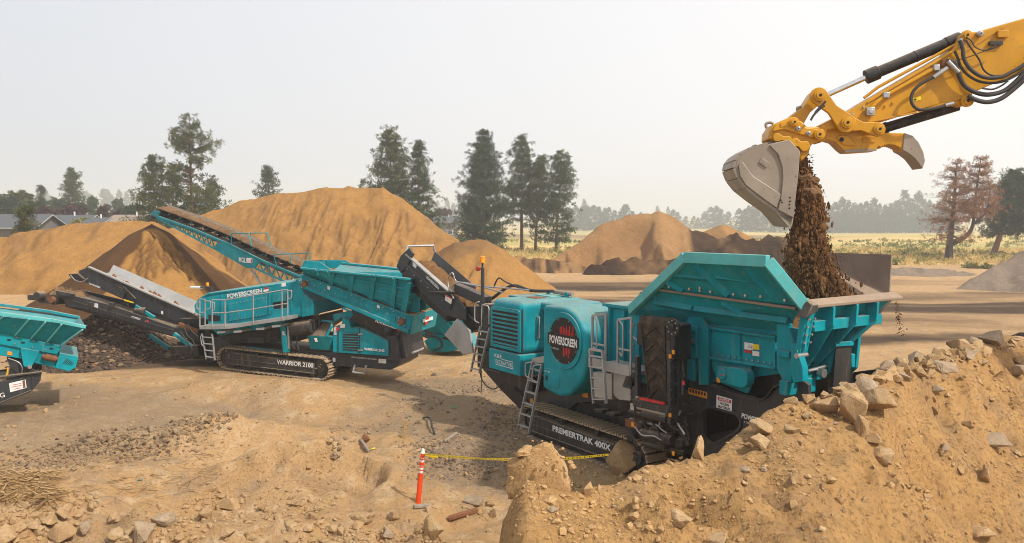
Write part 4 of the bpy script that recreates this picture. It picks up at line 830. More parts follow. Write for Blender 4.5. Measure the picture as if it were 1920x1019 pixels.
# ------------------------------------------------------------------ screener
SR = empty('tracked_screener', WF.o, WF.ang, label='teal tracked screener with two dark discharge conveyors and a walkway railing', cat='screener')
q_ = WF.Y
tl = math.radians(3.0)
trk = crawler(SR, -4.12, .66, .31, .03, .42, tl, .08)
text('WARRIOR 2100', trk, (-1.55, -.262, .44), (.02, -.262, .44), .16, M['white'])
crawler(SR, -4.12, .66, 2.45, .03, .42, tl, .08)
MB().prof([q_(*p, .4) for p in [(392, 642), (405, 632), (430, 647), (531, 657), (620, 661), (728, 668), (748, 672), (748, 684), (732, 694), (640, 687), (612, 692), (560, 690), (420, 670), (392, 682)]], .40, 2.3).build('chassis', M['dark'], SR, .02)
for y0 in (.36, 2.3): MB().bar(q_(466, 652, y0), q_(528, 659, y0), .06, .06).build('guide_rail', M['teal'], SR, .006)
decal(WF, SR, [(422, 650), (426, 650), (426, 662), (422, 662)], .39, M['white']); decal(WF, SR, [(445, 649), (452, 649.6), (452, 657.6), (445, 657)], .39, M['green']); decal(WF, SR, [(453, 649.8), (462, 650.6), (462, 657), (453, 656)], .39, M['white'])
decal(WF, SR, [(624, 671), (629, 671.4), (629, 679), (624, 678.6)], .39, M['white']); decal(WF, SR, [(710, 673), (724, 674), (724, 682), (710, 681)], .39, M['white'])
texty(WF, 'www.powerscreen.com', SR, (659, 671), (706, 675.5), 4, .39, M['white'], bold=0)
MB().tube([q_(666, 684, .38), q_(662, 698, .3), q_(683, 701, .3), q_(687, 685, .38)], .05, 6).build('folding_step', M['galv'], SR)
# rear tail
xt = q_(746, 680, .2).x
te = [WF.X(*p, xt) for p in [(746, 632), (792, 634), (798, 660), (797, 668), (746, 687)]]
MB().prof([q_(*p, .25) for p in [(728, 630), (745, 630), (752, 678), (728, 676)]], .20, .45).build('tail_frame', M['dark'], SR, .015)
MB().loft([V((xt-.7, .45, 1.95)), V((xt+.05, .35, 1.9)), V((xt+.25, .35, .95)), V((xt-.6, .45, .75))], [V((xt-.7, 2.3, 1.95)), V((xt+.05, 2.3, 1.9)), V((xt+.25, 2.3, 1.0)), V((xt-.6, 2.3, .75))]).build('tail_bin', M['under'], SR, .02)
MB().cyl(q_(726, 618, .1), q_(726, 618, .3), .13, n=18).build('tail_roller', M['dark'], SR, .01)
text('POWERSCREEN', SR, (xt+.265, .9, 1.02), (xt+.265, 2.1, 1.02), .08, M['white'], y_out=(1, 0, .2), bold=0, lift=.004)
# screen box housing
nf = [(364, 573), (372, 560), (391, 551), (556, 530), (568, 551), (585, 566), (586, 591), (544, 597), (525, 613), (409, 629), (391, 612), (389, 600), (366, 586)]
P0 = [q_(*p, -.1) for p in nf]
sb = MB().prof(P0, -.1, 2.5).build('screen_box', M['teal'], SR, .02)
rf = [q_(391, 549, .3), q_(556, 523.5, .3)]
MB().loft([P0[1], P0[2]+V((0, .0, .02)), rf[0], V((P0[1].x+.1, 1.2, P0[1].z+.1))], [P0[3]+V((-.02, 0, -.02)), P0[3]+V((-.02, 0, .04)), rf[1], V((rf[1].x, 1.3, rf[1].z))]).build('housing_chamfer', M['teal'], SR, .01)
MB().loft([rf[0], rf[1], rf[1]+V((0, 1.9, .02)), rf[0]+V((0, 1.9, .02))], [V((rf[0].x, .3, 2.6)), V((rf[1].x, .3, 3.0)), V((rf[1].x, 2.2, 3.0)), V((rf[0].x, 2.2, 2.6))]).build('housing_roof', M['teal'], SR, .03)
MB().prof([q_(*p, -.12) for p in [(428, 570), (500, 557), (501, 591), (430, 603)]], -.135, -.1).build('inspection_panel', M['teal'], SR, .008)
bolts(sb, [q_(430+i*7, 571-i*1.25, -.135) for i in range(11)]+[q_(432+i*7, 601-i*1.15, -.135) for i in range(10)], .018)
MB().prof([q_(*p, -.1) for p in [(511, 566), (537, 562), (538, 577), (514, 580)]], -.106, .05).build('spring_opening', M['black'], SR)
MB().prof([q_(*p, -.12) for p in [(512, 552), (540, 545), (536, 564), (511, 568)]], -.15, -.1).build('spring_bracket', M['teal'], SR, .01)
MB().prof([q_(*p, -.12) for p in [(515, 581), (541, 577), (541, 597), (503, 600)]], -.16, -.1).build('spring_bracket', M['teal'], SR, .01)
for px in (416, 506, 548): MB().bar(q_(px, 553-(px-416)*.15, -.11), q_(px-1, 600-(px-416)*.12, -.11), .05, .05, (0, 1, 0)).build('housing_rib', M['teal'], SR, .005)
MB().prof([q_(*p, -.11) for p in [(391, 590), (412, 592), (412, 602), (391, 602)]], -.118, 0).build('spring_opening', M['black'], SR)
MB().prof([q_(*p, -.14) for p in [(554, 524), (558, 524), (569, 550), (587, 566), (587, 591), (566, 595), (566, 572), (560, 552)]], -.14, -.09).build('end_frame', M['teal'], SR, .01)
decal(WF, SR, [(528, 531), (536, 530), (536, 537), (528, 538)], -.11, M['white'])
texty(WF, 'POWERSCREEN', SR, (427, 560), (492, 549), 8, -.11, M['white']); 
MB().prof([q_(*p, -.12) for p in [(494, 544), (505, 542), (505, 546), (494, 548)]], -.122, -.11).build('emblem_bar', M['white'], SR)
q = q_(500, 543, -.11); MB().cyl(q, q+V((0, -.008, 0)), .09).build('emblem_disc', M['red'], SR)
# dark works under the box
MB().prof([q_(*p, .3) for p in [(409, 630), (526, 614), (560, 600), (600, 590), (600, 612), (560, 640), (440, 645), (420, 638)]], .3, 2.2).build('under_conveyor', M['black'], SR, .02)
MB().box(-2.9, -2.2, .25, .9, 1.25, 1.5).build('valve_block', M['dark'], SR, .02)
MB().cyl(q_(548, 618, .1), q_(586, 612, .1), .28, n=18).build('drum_motor', M['under'], SR, .02, smooth=40)
MB().prof([q_(*p, .1) for p in [(576, 601), (590, 600), (592, 618), (580, 626)]], .05, .5).build('motor_mount', M['black'], SR, .02)
MB().bar(q_(531, 606, -.05), q_(537, 661, -.05), .22, .14, (0, 1, 0)).build('lift_post', M['teal'], SR, .012)
MB().bar(q_(541, 612, -.08), q_(542, 655, -.08), .07, .07, (0, 1, 0)).build('lift_ram', M['steel'], SR)
decal(WF, SR, [(529, 621), (533, 621), (534, 629), (530, 629)], -.13, M['white'])
for P in ([(548, 620), (545, 640), (552, 655)], [(560, 622), (556, 640), (560, 656)], [(500, 640), (515, 632), (525, 640)]): hose([q_(a, b, .05) for a, b in P], .03, SR)
# walkway with railing
yw = -.78
fl = [q_(374, 618, yw), q_(398, 618, yw), q_(430, 617, yw), q_(542, 600, yw)]
wk = MB()
for a, b in zip(fl[:-1], fl[1:]): wk.loft([a, a+V((0, .62, 0)), a+V((0, .62, .14)), a+V((0, 0, .14))], [b, b+V((0, .62, 0)), b+V((0, .62, .14)), b+V((0, 0, .14))])
wk.build('walkway_floor', M['galv'], SR, .006)
for px, py in ((405, 622), (436, 621), (478, 616), (508, 611)): MB().prof([q_(px, py, yw), q_(px+16, py-1, yw), q_(px+15, py+3, yw), q_(px+1, py+4, yw)], yw+.05, -.05).build('walkway_bracket', M['galv'], SR)
tops = [(374.7, 561), (384.5, 562), (398, 562), (422, 563), (475, 554), (529, 544.5), (539.5, 543.5)]; bots = [(374.7, 614), (384.5, 612), (398, 614), (422, 613), (475, 608), (529, 599), (539.5, 598)]
for a, b in zip(tops, bots): MB().cyl(q_(*b, yw), q_(*a, yw), .026, n=8).build('railing_post', M['galv'], SR, smooth=50)
for k in (0, .48): 
    rl = [q_(t[0], t[1]+(b[1]-t[1])*k, yw) for t, b in zip(tops, bots)]
    MB().tube(rl[:2], .022, 8).build('railing_bar', M['galv'], SR, smooth=50); MB().tube(rl[2:], .022, 8).build('railing_bar', M['galv'], SR, smooth=50)
for x0_, x1_, y0_ in ((384.5, 395, 565), (398, 402, 568), (539.5, 547, 545)): handloop([q_(x0_, y0_, yw), q_(x1_, y0_, yw), q_(x1_, y0_+14, yw), q_(x0_, y0_+16, yw)], SR)
handloop([q_(375, 566, yw), q_(369, 568, yw), q_(369, 578, yw), q_(375, 582, yw)], SR)
ladder(WF, SR, (379, 625), (387, 674), (398, 626), (403, 676), -.68, 4, rad=.03)
handloop([q_(379, 626, -.7), q_(376, 632, -.7), q_(378, 646, -.7), q_(384, 652, -.7)], SR)
# inclined feed conveyor and hopper
fc = MB().prof([q_(*p, -.1) for p in [(565, 514), (774, 593), (766, 627), (567, 540)]], -.10, -.02).build('feed_conveyor_side', M['teal'], SR, .01)
xe2 = q_(774, 593, -.1).x
MB().prof([q_(*p, 2.4) for p in [(565, 514), (774, 593), (766, 627), (567, 540)]], 2.3, 2.38).build('feed_conveyor_side', M['teal'], SR, .01)
a, b = q_(567, 536, -.14), q_(766, 622, -.14); MB().bar(a, b, .10, .14).build('side_channel', M['teal'], fc, .01)
a, b = q_(566, 516, -.12), q_(773, 595, -.12); MB().bar(a, b, .06, .06).build('side_top_flange', M['teal'], fc, .006)
MB().loft([V((xe2, -.1, 2.62)), V((xe2, 2.35, 2.62)), V((xe2-.14, 2.35, 1.90)), V((xe2-.14, -.1, 1.90))], [V((xe2+.05, -.1, 2.62)), V((xe2+.05, 2.35, 2.62)), V((xe2-.09, 2.35, 1.90)), V((xe2-.09, -.1, 1.90))]).build('tail_plate', M['teal_dirty'], SR, .01)
MB().box(xe2-1.1, xe2-.02, -.02, 2.3, 2.55, 2.63).build('tail_deck', M['sand'], SR)
q = V((xe2+.045, 1.15, 2.28)); MB().cyl(q, q+V((.01, 0, -.002)), .18, n=24).build('emblem_disc', M['red'], SR)
MB().box(xe2+.03, xe2+.06, .75, 1.75, 2.24, 2.36).build('emblem_bar', M['white'], SR)
for px, py in ((572, 533), (754, 603)):
    q = q_(px, py, -.12); MB().cyl(q, q+V((0, -.12, 0)), .14, .11, 16).build('bearing', M['rust'], SR, .015)
    bolts(SR, [q+V((.18*math.cos(t), -.02, .18*math.sin(t))) for t in (.8, 2.3, 3.9, 5.4)], .03)
MB().holed([q_(*p, -.15) for p in [(737, 589), (760, 597), (759, 615), (735, 606)]], [[q_(*p, -.15) for p in [(741, 594), (757, 600), (756, 611), (740, 604)]]], -.15, -.11).build('bearing_frame', M['teal'], SR)
bolts(fc, [q_(582+i*19.5, 525+i*7.4, -.12) for i in range(9)]+[q_(590+i*19.5, 536+i*7.4, -.12) for i in range(8)], .022)
for px, py in ((614, 536), (707, 571)): decal(WF, SR, [(px, py), (px+5, py+1.5), (px+5, py+8), (px, py+6.5)], -.11, M['white'])
texty(WF, 'POWERSCREEN', SR, (704, 604), (745, 618), 5, -.155, M['white'])
q = q_(749, 618, -.18); MB().cyl(q, q+V((0, -.01, 0)), .06).build('emblem_disc', M['red'], SR)
MB().loft([q_(568, 516, .3), q_(568, 516, .3)+V((0, 1.6, 0)), q_(568, 516, .3)+V((0, 1.6, -.08)), q_(568, 516, .3)+V((0, 0, -.08))], [q_(770, 590, .3), q_(770, 590, .3)+V((0, 1.6, 0)), q_(770, 590, .3)+V((0, 1.6, -.08)), q_(770, 590, .3)+V((0, 0, -.08))]).build('feed_belt', M['rubber'], SR)
T = [q_(566, 503, -.45), q_(771, 524, -.45)]; Bm = [q_(570, 517, .05), q_(757, 586, .05)]
hp = MB().plate([T[0], T[1], Bm[1], Bm[0]], .035).build('hopper_side', M['teal'], SR)
MB().bar(T[0], T[1], .26, .07).build('hopper_rim', M['teal'], SR, .01)
def onhop(px, py):
    t = (py-(503+(px-566)*.1))/max(10, (517+(px-570)*.369)-(503+(px-566)*.1)); return q_(px, py, -.45+.5*max(0, min(1, t))-.04)
for px, y0, y1 in ((625, 511, 535), (661, 516, 549), (700, 520, 563), (740, 524, 578), (768, 530, 585)): MB().bar(onhop(px, y0), onhop(px-(4 if px < 760 else 11), y1), .20, .12, (0, 1, 0)).build('hopper_rib', M['teal'], hp, .01)
for k in (.3, .52, .74):
    a = onhop(640, 512+(536-512)*k+4) if False else None
for (x0_, x1_) in ((664, 696), (704, 735), (744, 764)):
    for k in (.30, .55, .8):
        f0 = lambda x: 503+(x-566)*.1+((517+(x-570)*.369)-(503+(x-566)*.1))*k
        MB().bar(onhop(x0_, f0(x0_)), onhop(x1_, f0(x1_)), .05, .05).build('hopper_stiffener', M['teal'], hp)
MB().bar(onhop(629, 520), onhop(657, 529), .05, .05).build('hopper_stiffener', M['teal'], hp)
xh0, xh1 = T[0].x, T[1].x
MB().plate([(xh0, 2.75, T[0].z), (xh1, 2.75, T[1].z), (Bm[1].x, 2.25, Bm[1].z), (Bm[0].x, 2.25, Bm[0].z)], .035).build('hopper_side', M['teal'], SR)
MB().bar((xh0, 2.78, T[0].z), (xh1, 2.78, T[1].z), .26, .07).build('hopper_rim', M['teal'], SR, .01)
en = MB().plate([(xh1, -.4, T[1].z), (xh1, 2.7, T[1].z), (Bm[1].x, 2.2, Bm[1].z), (Bm[1].x, .05, Bm[1].z)], .04).build('hopper_end', M['teal'], SR)
for k in (.2, .45, .7, .92):
    a = V((xh1, -.35, T[1].z)).lerp(V((Bm[1].x, .05, Bm[1].z)), k); b = V((xh1, 2.65, T[1].z)).lerp(V((Bm[1].x, 2.2, Bm[1].z)), k); MB().bar(a+V((.05, 0, 0)), b+V((.05, 0, 0)), .1, .07).build('end_stiffener', M['teal'], en, .006)
for y in (.35, 1.0, 1.7): MB().plate([(xh1, y, T[1].z-.3), (Bm[1].x+.12, y, Bm[1].z), (Bm[1].x+.5, y, Bm[1].z-.02)], .04).build('end_gusset', M['teal'], en)
for y, z0, pts in ((-.45, 0, [(566, 503), (574, 489), (598, 491), (621, 506)]), (2.78, 0, [(609, 488), (648, 488.5), (674, 504), (610, 503)])):
    MB().prof([q_(*p, y) for p in pts], y, y+.05).build('hopper_back_wing', M['teal'], SR, .006)
MB().plate([q_(573, 489, -.45), q_(609, 488, 2.78), q_(609, 503, 2.78), q_(566, 503, -.45)], .04).build('hopper_back', M['teal'], SR)
for px, py in ((594, 505), (615, 508), (702, 515), (738, 521)): MB().tube([q_(px-3, py, -.6), q_(px, py+4, -.62), q_(px+3, py, -.6), q_(px+1, py+12, -.55)], .025, 5).build('hopper_latch', M['teal'], SR)
def soilheap(x, y): return 3.35-.32*(x-2)+fbm(x, y, .6, 4, 141)*.25
v, f, X, Y = grid(np.arange(0, xh1-.1, .1), np.arange(-.1, 2.5, .1), soilheap); link('loaded_soil', mesh_np('loaded_soil', v, f, True), M['moist'], SR)
# power unit
pu = MB().prof([q_(*p, .12) for p in [(624, 613), (640, 613), (642, 596), (655, 602), (658, 615), (674, 615), (728, 640), (728, 668), (624, 661)]], .12, 1.6).build('power_unit', M['teal'], SR, .012)
MB().prof([q_(*p, .1) for p in [(643, 624), (671, 625), (671, 659), (643, 657)]], .105, .2).build('radiator', M['radiator'], pu)
for i in range(7): MB().prof([q_(643, 625+i*4.8, .1), q_(671, 626+i*4.8, .1), q_(671, 627.2+i*4.8, .1), q_(643, 626.2+i*4.8, .1)], .095, .12).build('grille_slat', M['teal'], pu)
for px in (634, 674): MB().bar(q_(px, 615, .11), q_(px, 663 if px > 650 else 661, .11), .03, .03, (0, 1, 0)).build('door_seam', M['dark'], pu)
for py in (627, 657): MB().bar(q_(672, py, .1), q_(681, py, .1), .03, .05).build('door_hinge', M['steel'], pu)
q = q_(634, 617, .1); MB().cyl(q, q+V((0, -.05, 0)), .06).build('stop_button', M['red'], pu)
decal(WF, pu, [(626, 613), (631, 613), (631, 628), (626, 628)], .11, M['white']); decal(WF, pu, [(638, 608), (647, 608), (647, 615), (638, 615)], .09, M['white'])
texty(WF, 'WARRIOR 2100', pu, (683, 656.5), (721, 660), 4.4, .11, M['white'])
MB().loft([q_(576, 630, .0), q_(623, 631, .0), V((q_(623, 631, 0).x, 1.3, q_(623, 631, 0).z)), V((q_(576, 630, 0).x, 1.3, q_(576, 630, 0).z))], [q_(582, 655, .25), q_(617, 657, .25), V((q_(617, 657, 0).x, 1.1, q_(617, 657, .25).z)), V((q_(582, 655, 0).x, 1.1, q_(582, 655, .25).z))]).build('fines_box', M['teal'], SR, .012)
MB().plate([q_(588, 604, .5), q_(620, 607, .5), q_(620, 612, .1), q_(612, 631, .02), q_(578, 629, .02)], .03).build('rubber_skirt', M['rubber'], SR)
MB().tube([q_(588, 603, .5), q_(606, 602, .4), q_(623, 604, .2), q_(622, 612, .05), q_(612, 631, .0)], .05, 6).build('skirt_rim', M['teal'], SR)
decal(WF, SR, [(589, 634), (594, 634), (596, 641), (591, 641)], .04, M['white'])
MB().prof([q_(*p, .4) for p in [(624, 590), (660, 583), (664, 600), (640, 596), (626, 606)]], .4, 1.2).build('tank_lid', M['teal_dirty'], SR, .02)
MB().loft([q_(655, 600, .3), q_(728, 638, .3), q_(728, 638, .3)+V((0, 1.7, 0)), q_(655, 600, .3)+V((0, 1.7, 0))], [q_(662, 590, .3), q_(735, 622, .3), q_(735, 622, .3)+V((0, 1.7, 0)), q_(662, 590, .3)+V((0, 1.7, 0))]).build('tail_belt', M['rubber'], SR, .02)
MB().box(.8, 3.2, .5, 2.0, 1.0, 2.0).build('engine_block', M['black'], SR, .05)
# beacon bar
q = q_(377, 540, .9); MB().box(q.x-.5, q.x+.05, .85, 1.05, q.z-.03, q.z+.05).build('light_bar', M['white'], SR, .01)
q = q_(389, 535, .9); MB().cyl(q+V((0, 0, -.05)), q+V((0, 0, .1)), .06).build('beacon', M['amber'], SR, .015)
MB().bar(q+V((-.3, 0, -.08)), q+V((.1, 0, -.08)), .12, .05).bar(q+V((.15, 0, -.08)), q+V((.2, 0, -.6)), .1, .1).build('light_mount', M['dark'], SR)
# long lower conveyor (oversize)
yl, yl2 = .3, 1.5
lc = [(107, 547), (118, 550), (202, 571), (326, 614), (372, 622), (372, 640), (352, 634), (318, 628), (205, 592), (150, 578), (128, 576), (118, 562)]
l1 = MB().prof([q_(*p, yl) for p in lc], yl, yl+.07).build('oversize_conveyor_side', M['dark'], SR, .012)
MB().prof([(p.x, p.z) for p in [q_(*p, yl) for p in lc]], yl2, yl2+.07).build('oversize_conveyor_side', M['dark'], SR, .012)
ub = [q_(*p, yl) for p in [(118, 554), (326, 617), (372, 628), (372, 640), (318, 632), (205, 600), (118, 576)]]
MB().prof([(p.x, p.z) for p in ub], yl+.12, yl2-.05).build('oversize_belt', M['rubber'], SR, .02)
hd = q_(104, 562, yl); MB().cyl((hd.x, yl-.1, hd.z), (hd.x, yl2+.1, hd.z), .22, n=18).build('head_drum', M['rubber'], SR, smooth=40)
MB().cyl((hd.x, yl-.25, hd.z), (hd.x, yl-.05, hd.z), .14, n=14).build('drum_motor', M['rust'], SR, .01)
MB().prof([q_(*p, yl-.05) for p in [(106, 545), (138, 551), (138, 557), (108, 553)]], yl-.12, yl+.02).build('head_guard', M['dark'], SR, .01)
hx = q_(58, 559, 1.2); MB().box(hx.x-.3, hx.x+.55, 1.3, 1.5, hx.z-.12, hx.z+.12).cyl((hx.x+.5, 1.35, hx.z+.1), (hx.x+.5, 1.0, hx.z+.1), .2).build('head_frame_end', M['under'], SR, .02)
MB().box(hx.x+.2, hd.x, 1.42, 1.5, hx.z-.25, hx.z-.1).build('head_arm', M['dark'], SR, .01)
ridgebelt('conveyed_rock', (hd.x-.6, yl+.15, hd.z+.16), (hd.x+.9, yl+.15, hd.z+.02), (0, 1.0, 0), .3, M['darksoil'], SR, 9, 24, 12)
a, b = q_(122, 561, yl-.01), q_(325, 620, yl-.01); MB().bar(a, b, .04, .05).build('side_channel', M['dark'], l1)
for px, py in ((173, 571), (211, 571), (270, 596)): MB().prof([q_(px-4, py-4, yl), q_(px+5, py-3, yl), q_(px+4, py+6, yl), q_(px-3, py+6, yl)], yl-.08, yl).build('side_bracket', M['dark'], SR, .01)
decal(WF, SR, [(175, 568), (184, 570), (184, 578), (174, 576)], yl-.01, M['white'])
texty(WF, 'POWERSCREEN', SR, (247, 596), (274, 603.5), 3.6, yl-.01, M['white']); q = q_(277, 603, yl-.01); MB().cyl(q, q+V((0, -.008, 0)), .05).build('emblem_disc', M['red'], SR)
for a, b in (((327, 626), (366, 655)), ((281, 629), (317, 653))): MB().bar(q_(*a, yl-.05 if a[0] > 300 else yl2), q_(*b, yl-.05 if a[0] > 300 else yl2), .14, .14).build('support_strut', M['teal'], SR, .012)
MB().bar(q_(216, 570, yl+.1), q_(240, 569, yl+.1), .03, .03).build('catwalk_rod', M['black'], SR)
for a, b in (((240, 570), (246, 584)), ((279, 584), (286, 598))): MB().bar(q_(*a, yl2), q_(*b, yl2), .08, .04).build('hoop', M['galv'], SR)
q = q_(266, 585, .9); MB().cyl(q+V((-.25, 0, 0)), q+V((.25, 0, 0)), .2).build('return_roller', M['under'], SR, smooth=40)
# upper conveyor (middle grade)
yu, yu2 = .85, 2.15
uc = [(147, 508), (167, 501), (365, 588), (363, 600), (330, 604), (322, 602), (160, 530), (148, 518)]
u1 = MB().prof([q_(*p, yu) for p in uc], yu, yu+.07).build('mid_grade_conveyor_side', M['dark'], SR, .012)
pts = [q_(*p, yu) for p in uc]; MB().bar(pts[1], pts[2], .14, .06).build('side_top_flange', M['galv'], u1, .006)
MB().plate([(pts[1].x+.1, yu2, pts[1].z+.02), (pts[2].x, yu2, pts[2].z+.05), (pts[2].x, yu2-.3, pts[2].z-.35), (pts[1].x+.1, yu2-.3, pts[1].z-.32)], .04).build('far_conveyor_side', M['galv'], SR, .006)
bl = [pts[1]+V((.15, .1, -.30)), pts[2]+V((0, .1, -.30))]
MB().loft([bl[0], bl[0]+V((0, .95, 0)), bl[0]+V((0, .95, -.08)), bl[0]+V((0, 0, -.08))], [bl[1], bl[1]+V((0, .95, 0)), bl[1]+V((0, .95, -.08)), bl[1]+V((0, 0, -.08))]).build('mid_grade_belt', M['galv'], SR)
for i in range(26):
    t = rng.uniform(.08, .8); p = bl[0].lerp(bl[1], t)+V((0, rng.uniform(.25, .75), .05)); s = rng.uniform(.05, .11)
    MB().add([(p+V(k)*s) for k in ((-1, -1, -.6), (1, -.8, -.6), (.9, 1, -.6), (-.8, .9, -.6), (0, .1, .9))], [(0, 1, 4), (1, 2, 4), (2, 3, 4), (3, 0, 4), (0, 3, 2, 1)]).build('conveyed_rock', M['rust'], SR)
for k in (.10, .22, .52, .66, .88):
    a = pts[1].lerp(pts[2], k)+V((0, -.005, -.12)); b = pts[1].lerp(pts[2], k+.08)+V((0, -.005, -.12))
    for j in range(4): MB().bar(a+V((0, 0, -.05*j)), b+V((0, 0, -.05*j)), .01, .018).build('side_louvre', M['black'], u1)
MB().prof([q_(*p, yu-.05) for p in [(131, 514), (148, 513), (160, 524), (150, 528), (134, 519)]], yu-.15, yu+.05).build('head_motor', M['black'], SR, .02)
hose([q_(132, 516, yu-.2), q_(142, 526, yu-.2), q_(155, 528, yu-.15), q_(165, 522, yu-.1)], .02, SR, 'steel'); hose([q_(215, 534, yu-.1), q_(235, 540, yu-.1), q_(250, 560, yu-.1)], .02, SR)
MB().bar(q_(232, 540, yu-.08), q_(254, 562, yu-.08), .1, .1).build('fold_link', M['black'], SR, .01)
MB().prof([q_(*p, yu-.02) for p in [(205, 545), (222, 538), (240, 545), (232, 560), (212, 552)]], yu-.08, yu+.02).build('fold_bracket', M['dark'], SR, .01)
MB().bar(q_(255, 574, yu), q_(290, 596, yu), .14, .14).build('support_strut', M['teal'], SR, .01)
MB().bar(q_(233, 563, yu-.15), q_(250, 568, yu-.15), .04, .05).build('yellow_strap', M['sticker_yellow'], SR)
MB().prof([q_(*p, yu2) for p in [(316, 555), (330, 557), (352, 570), (362, 590), (318, 568)]], yu2-.75, yu2-.7).build('skirt_plate', M['dark'], SR, .01)
texty(WF, 'POWERSCREEN', SR, (167, 533), (188, 541), 3, yu-.01, M['white'])
decal(WF, SR, [(302, 583), (306, 584), (306, 590), (302, 589)], yu-.01, M['white'])
# works at the conveyor roots
MB().prof([q_(*p, .2) for p in [(326, 600), (372, 598), (392, 640), (392, 682), (325, 664), (322, 645), (352, 634), (334, 616)]], .5, 2.2).build('conveyor_root', M['black'], SR, .02)
MB().prof([q_(*p, .15) for p in [(322, 650), (372, 648), (374, 668), (324, 662)]], .1, .6).build('root_tray', M['black'], SR, .02)
MB().bar(q_(336, 608, .3), q_(372, 622, .3), .14, .14).build('root_ram', M['rust'], SR, .01)
for P in ([(345, 614), (352, 630), (362, 640), (370, 660)], [(338, 620), (350, 640), (360, 655), (358, 670), (366, 668)], [(352, 608), (360, 622), (372, 632)]): hose([q_(a, b, .1) for a, b in P], .025, SR)
q = q_(364, 600, .6); MB().cyl(q, q+V((0, .5, 0)), .2).build('tail_drum', M['under'], SR, smooth=40)
# ------------------------------------------------------------------ stacking conveyor behind the screener
tail = gnd(830, 661); SF = Frame((apex[0], apex[1], 0), math.degrees(math.atan2(tail[1]-apex[1], tail[0]-apex[0])))
SK = empty('stacking_conveyor', SF.o, SF.ang, label='long teal lattice stacking conveyor rising to the top of the fresh sand cone', cat='conveyor')
k_ = SF.Y
def stack_truss(y):
    top = [k_(*p, -.6) for p in [(284, 402), (364, 431), (431, 459), (489, 488), (563, 519.5)]]
    sl = (top[-1]-top[2])/(top[-1].x-top[2].x); top.append(top[-1]+sl*8.2)
    P = lambda v_: V((v_.x, y, v_.z))
    ch = MB(); t = [P(p) for p in top]
    for a, b in zip(t[:-1], t[1:]): ch.bar(a, b, .10, .12)
    ch.build('top_chord', M['teal'], SK, .008)
    b1 = [P(k_(293, 408, -.6)), P(k_(402, 466.5, -.6))]; b2 = [P(k_(478, 503, -.6)), P(k_(540, 528, -.6))]; b2.append(b2[1]+sl*8); b2 = [V((p.x, y, p.z)) for p in b2]
    MB().bar(b1[0], b1[1], .08, .09).build('bottom_chord', M['teal'], SK, .006); MB().bar(b2[0], b2[2], .08, .09).build('bottom_chord', M['teal'], SK, .006)
    def ztop(x):
        for a, b in zip(t[:-1], t[1:]):
            if a.x <= x <= b.x: return a.z+(b.z-a.z)*(x-a.x)/(b.x-a.x)
        return t[-1].z
    for A, B, n in ((b1[0], b1[1], 12), (b2[0], b2[2], 16)):
        for i in range(n):
            p = A.lerp(B, i/n); r = A.lerp(B, (i+1)/n); m_ = p.lerp(r, .5); a2 = V((p.x+.1, y, ztop(p.x+.1)-.04)); 
            MB().bar(p, V((m_.x, y, ztop(m_.x)-.04)), .05, .05).build('lattice_bar', M['teal'], SK); MB().bar(V((m_.x, y, ztop(m_.x)-.04)), r, .05, .05).build('lattice_bar', M['teal'], SK)
    MB().prof([k_(*p, -.6) for p in [(409, 455), (431, 459), (489, 488), (479, 503), (464, 503), (401, 467)]], y-.05, y+.02).build('side_panel', M['teal'], SK, .008)
    return t
tN = stack_truss(-.6); stack_truss(.6)
a, b = tN[0]+V((.3, .1, .05)), tN[-1]+V((0, .1, .05))
ht = k_(284, 402, -.6)
bt = MB(); segs = [(t_+V((.0, 0, 0))) for t_ in tN]
for y0, y1, z0, z1 in ((-.5, -.2, .42, .30), (-.2, .2, .30, .30), (.2, .58, .30, .52)):
    for p, q in zip(segs[:-1], segs[1:]):
        bt.loft([V((p.x, y0, p.z+z0)), V((p.x, y1, p.z+z1)), V((p.x, y1, p.z+z1+.03)), V((p.x, y0, p.z+z0+.03))], [V((q.x, y0, q.z+z0)), V((q.x, y1, q.z+z1)), V((q.x, y1, q.z+z1+.03)), V((q.x, y0, q.z+z0+.03))])
bt = bt.build('belt', M['rubber'], SK)
for p, q in zip(segs[:-1], segs[1:]):
    ridgebelt('conveyed_soil', V((p.x, -.36, p.z+.36)), V((q.x, -.36, q.z+.36)), (0, .8, 0), .17, M['darksoil'], SK, p.x, 20, 9)
rb = MB()
for p, q in zip(segs[:-1], segs[1:]): rb.loft([V((p.x, -.5, p.z-.18)), V((p.x, .5, p.z-.18)), V((p.x, .5, p.z-.21)), V((p.x, -.5, p.z-.21))], [V((q.x, -.5, q.z-.18)), V((q.x, .5, q.z-.18)), V((q.x, .5, q.z-.21)), V((q.x, -.5, q.z-.21))])
rb.build('return_belt', M['rubber'], SK)
L = tN[-1].x-tN[0].x
for i in range(20):
    x = tN[0].x+.6+i*(L-1)/19
    z = next((p.z+(q.z-p.z)*(x-p.x)/(q.x-p.x) for p, q in zip(tN[:-1], tN[1:]) if p.x <= x <= q.x), tN[-1].z)
    MB().cyl((x, -.56, z+.34), (x, -.2, z+.22), .07, n=8).cyl((x, -.2, z+.22), (x, .2, z+.22), .07, n=8).cyl((x, .2, z+.22), (x, .56, z+.40), .07, n=8).bar((x+.1, -.58, z+.12), (x+.1, .58, z+.12), .10, .12).build('idler_set', M['black'], SK)
MB().cyl((ht.x+.1, -.58, ht.z-.08), (ht.x+.1, .58, ht.z-.08), .2, n=18).build('head_drum', M['rubber'], SK, smooth=40)
MB().prof([k_(*p, -.66) for p in [(284, 400), (290, 395), (301, 397), (297, 404)]], -.7, -.64).build('head_guard', M['teal'], SK, .006)
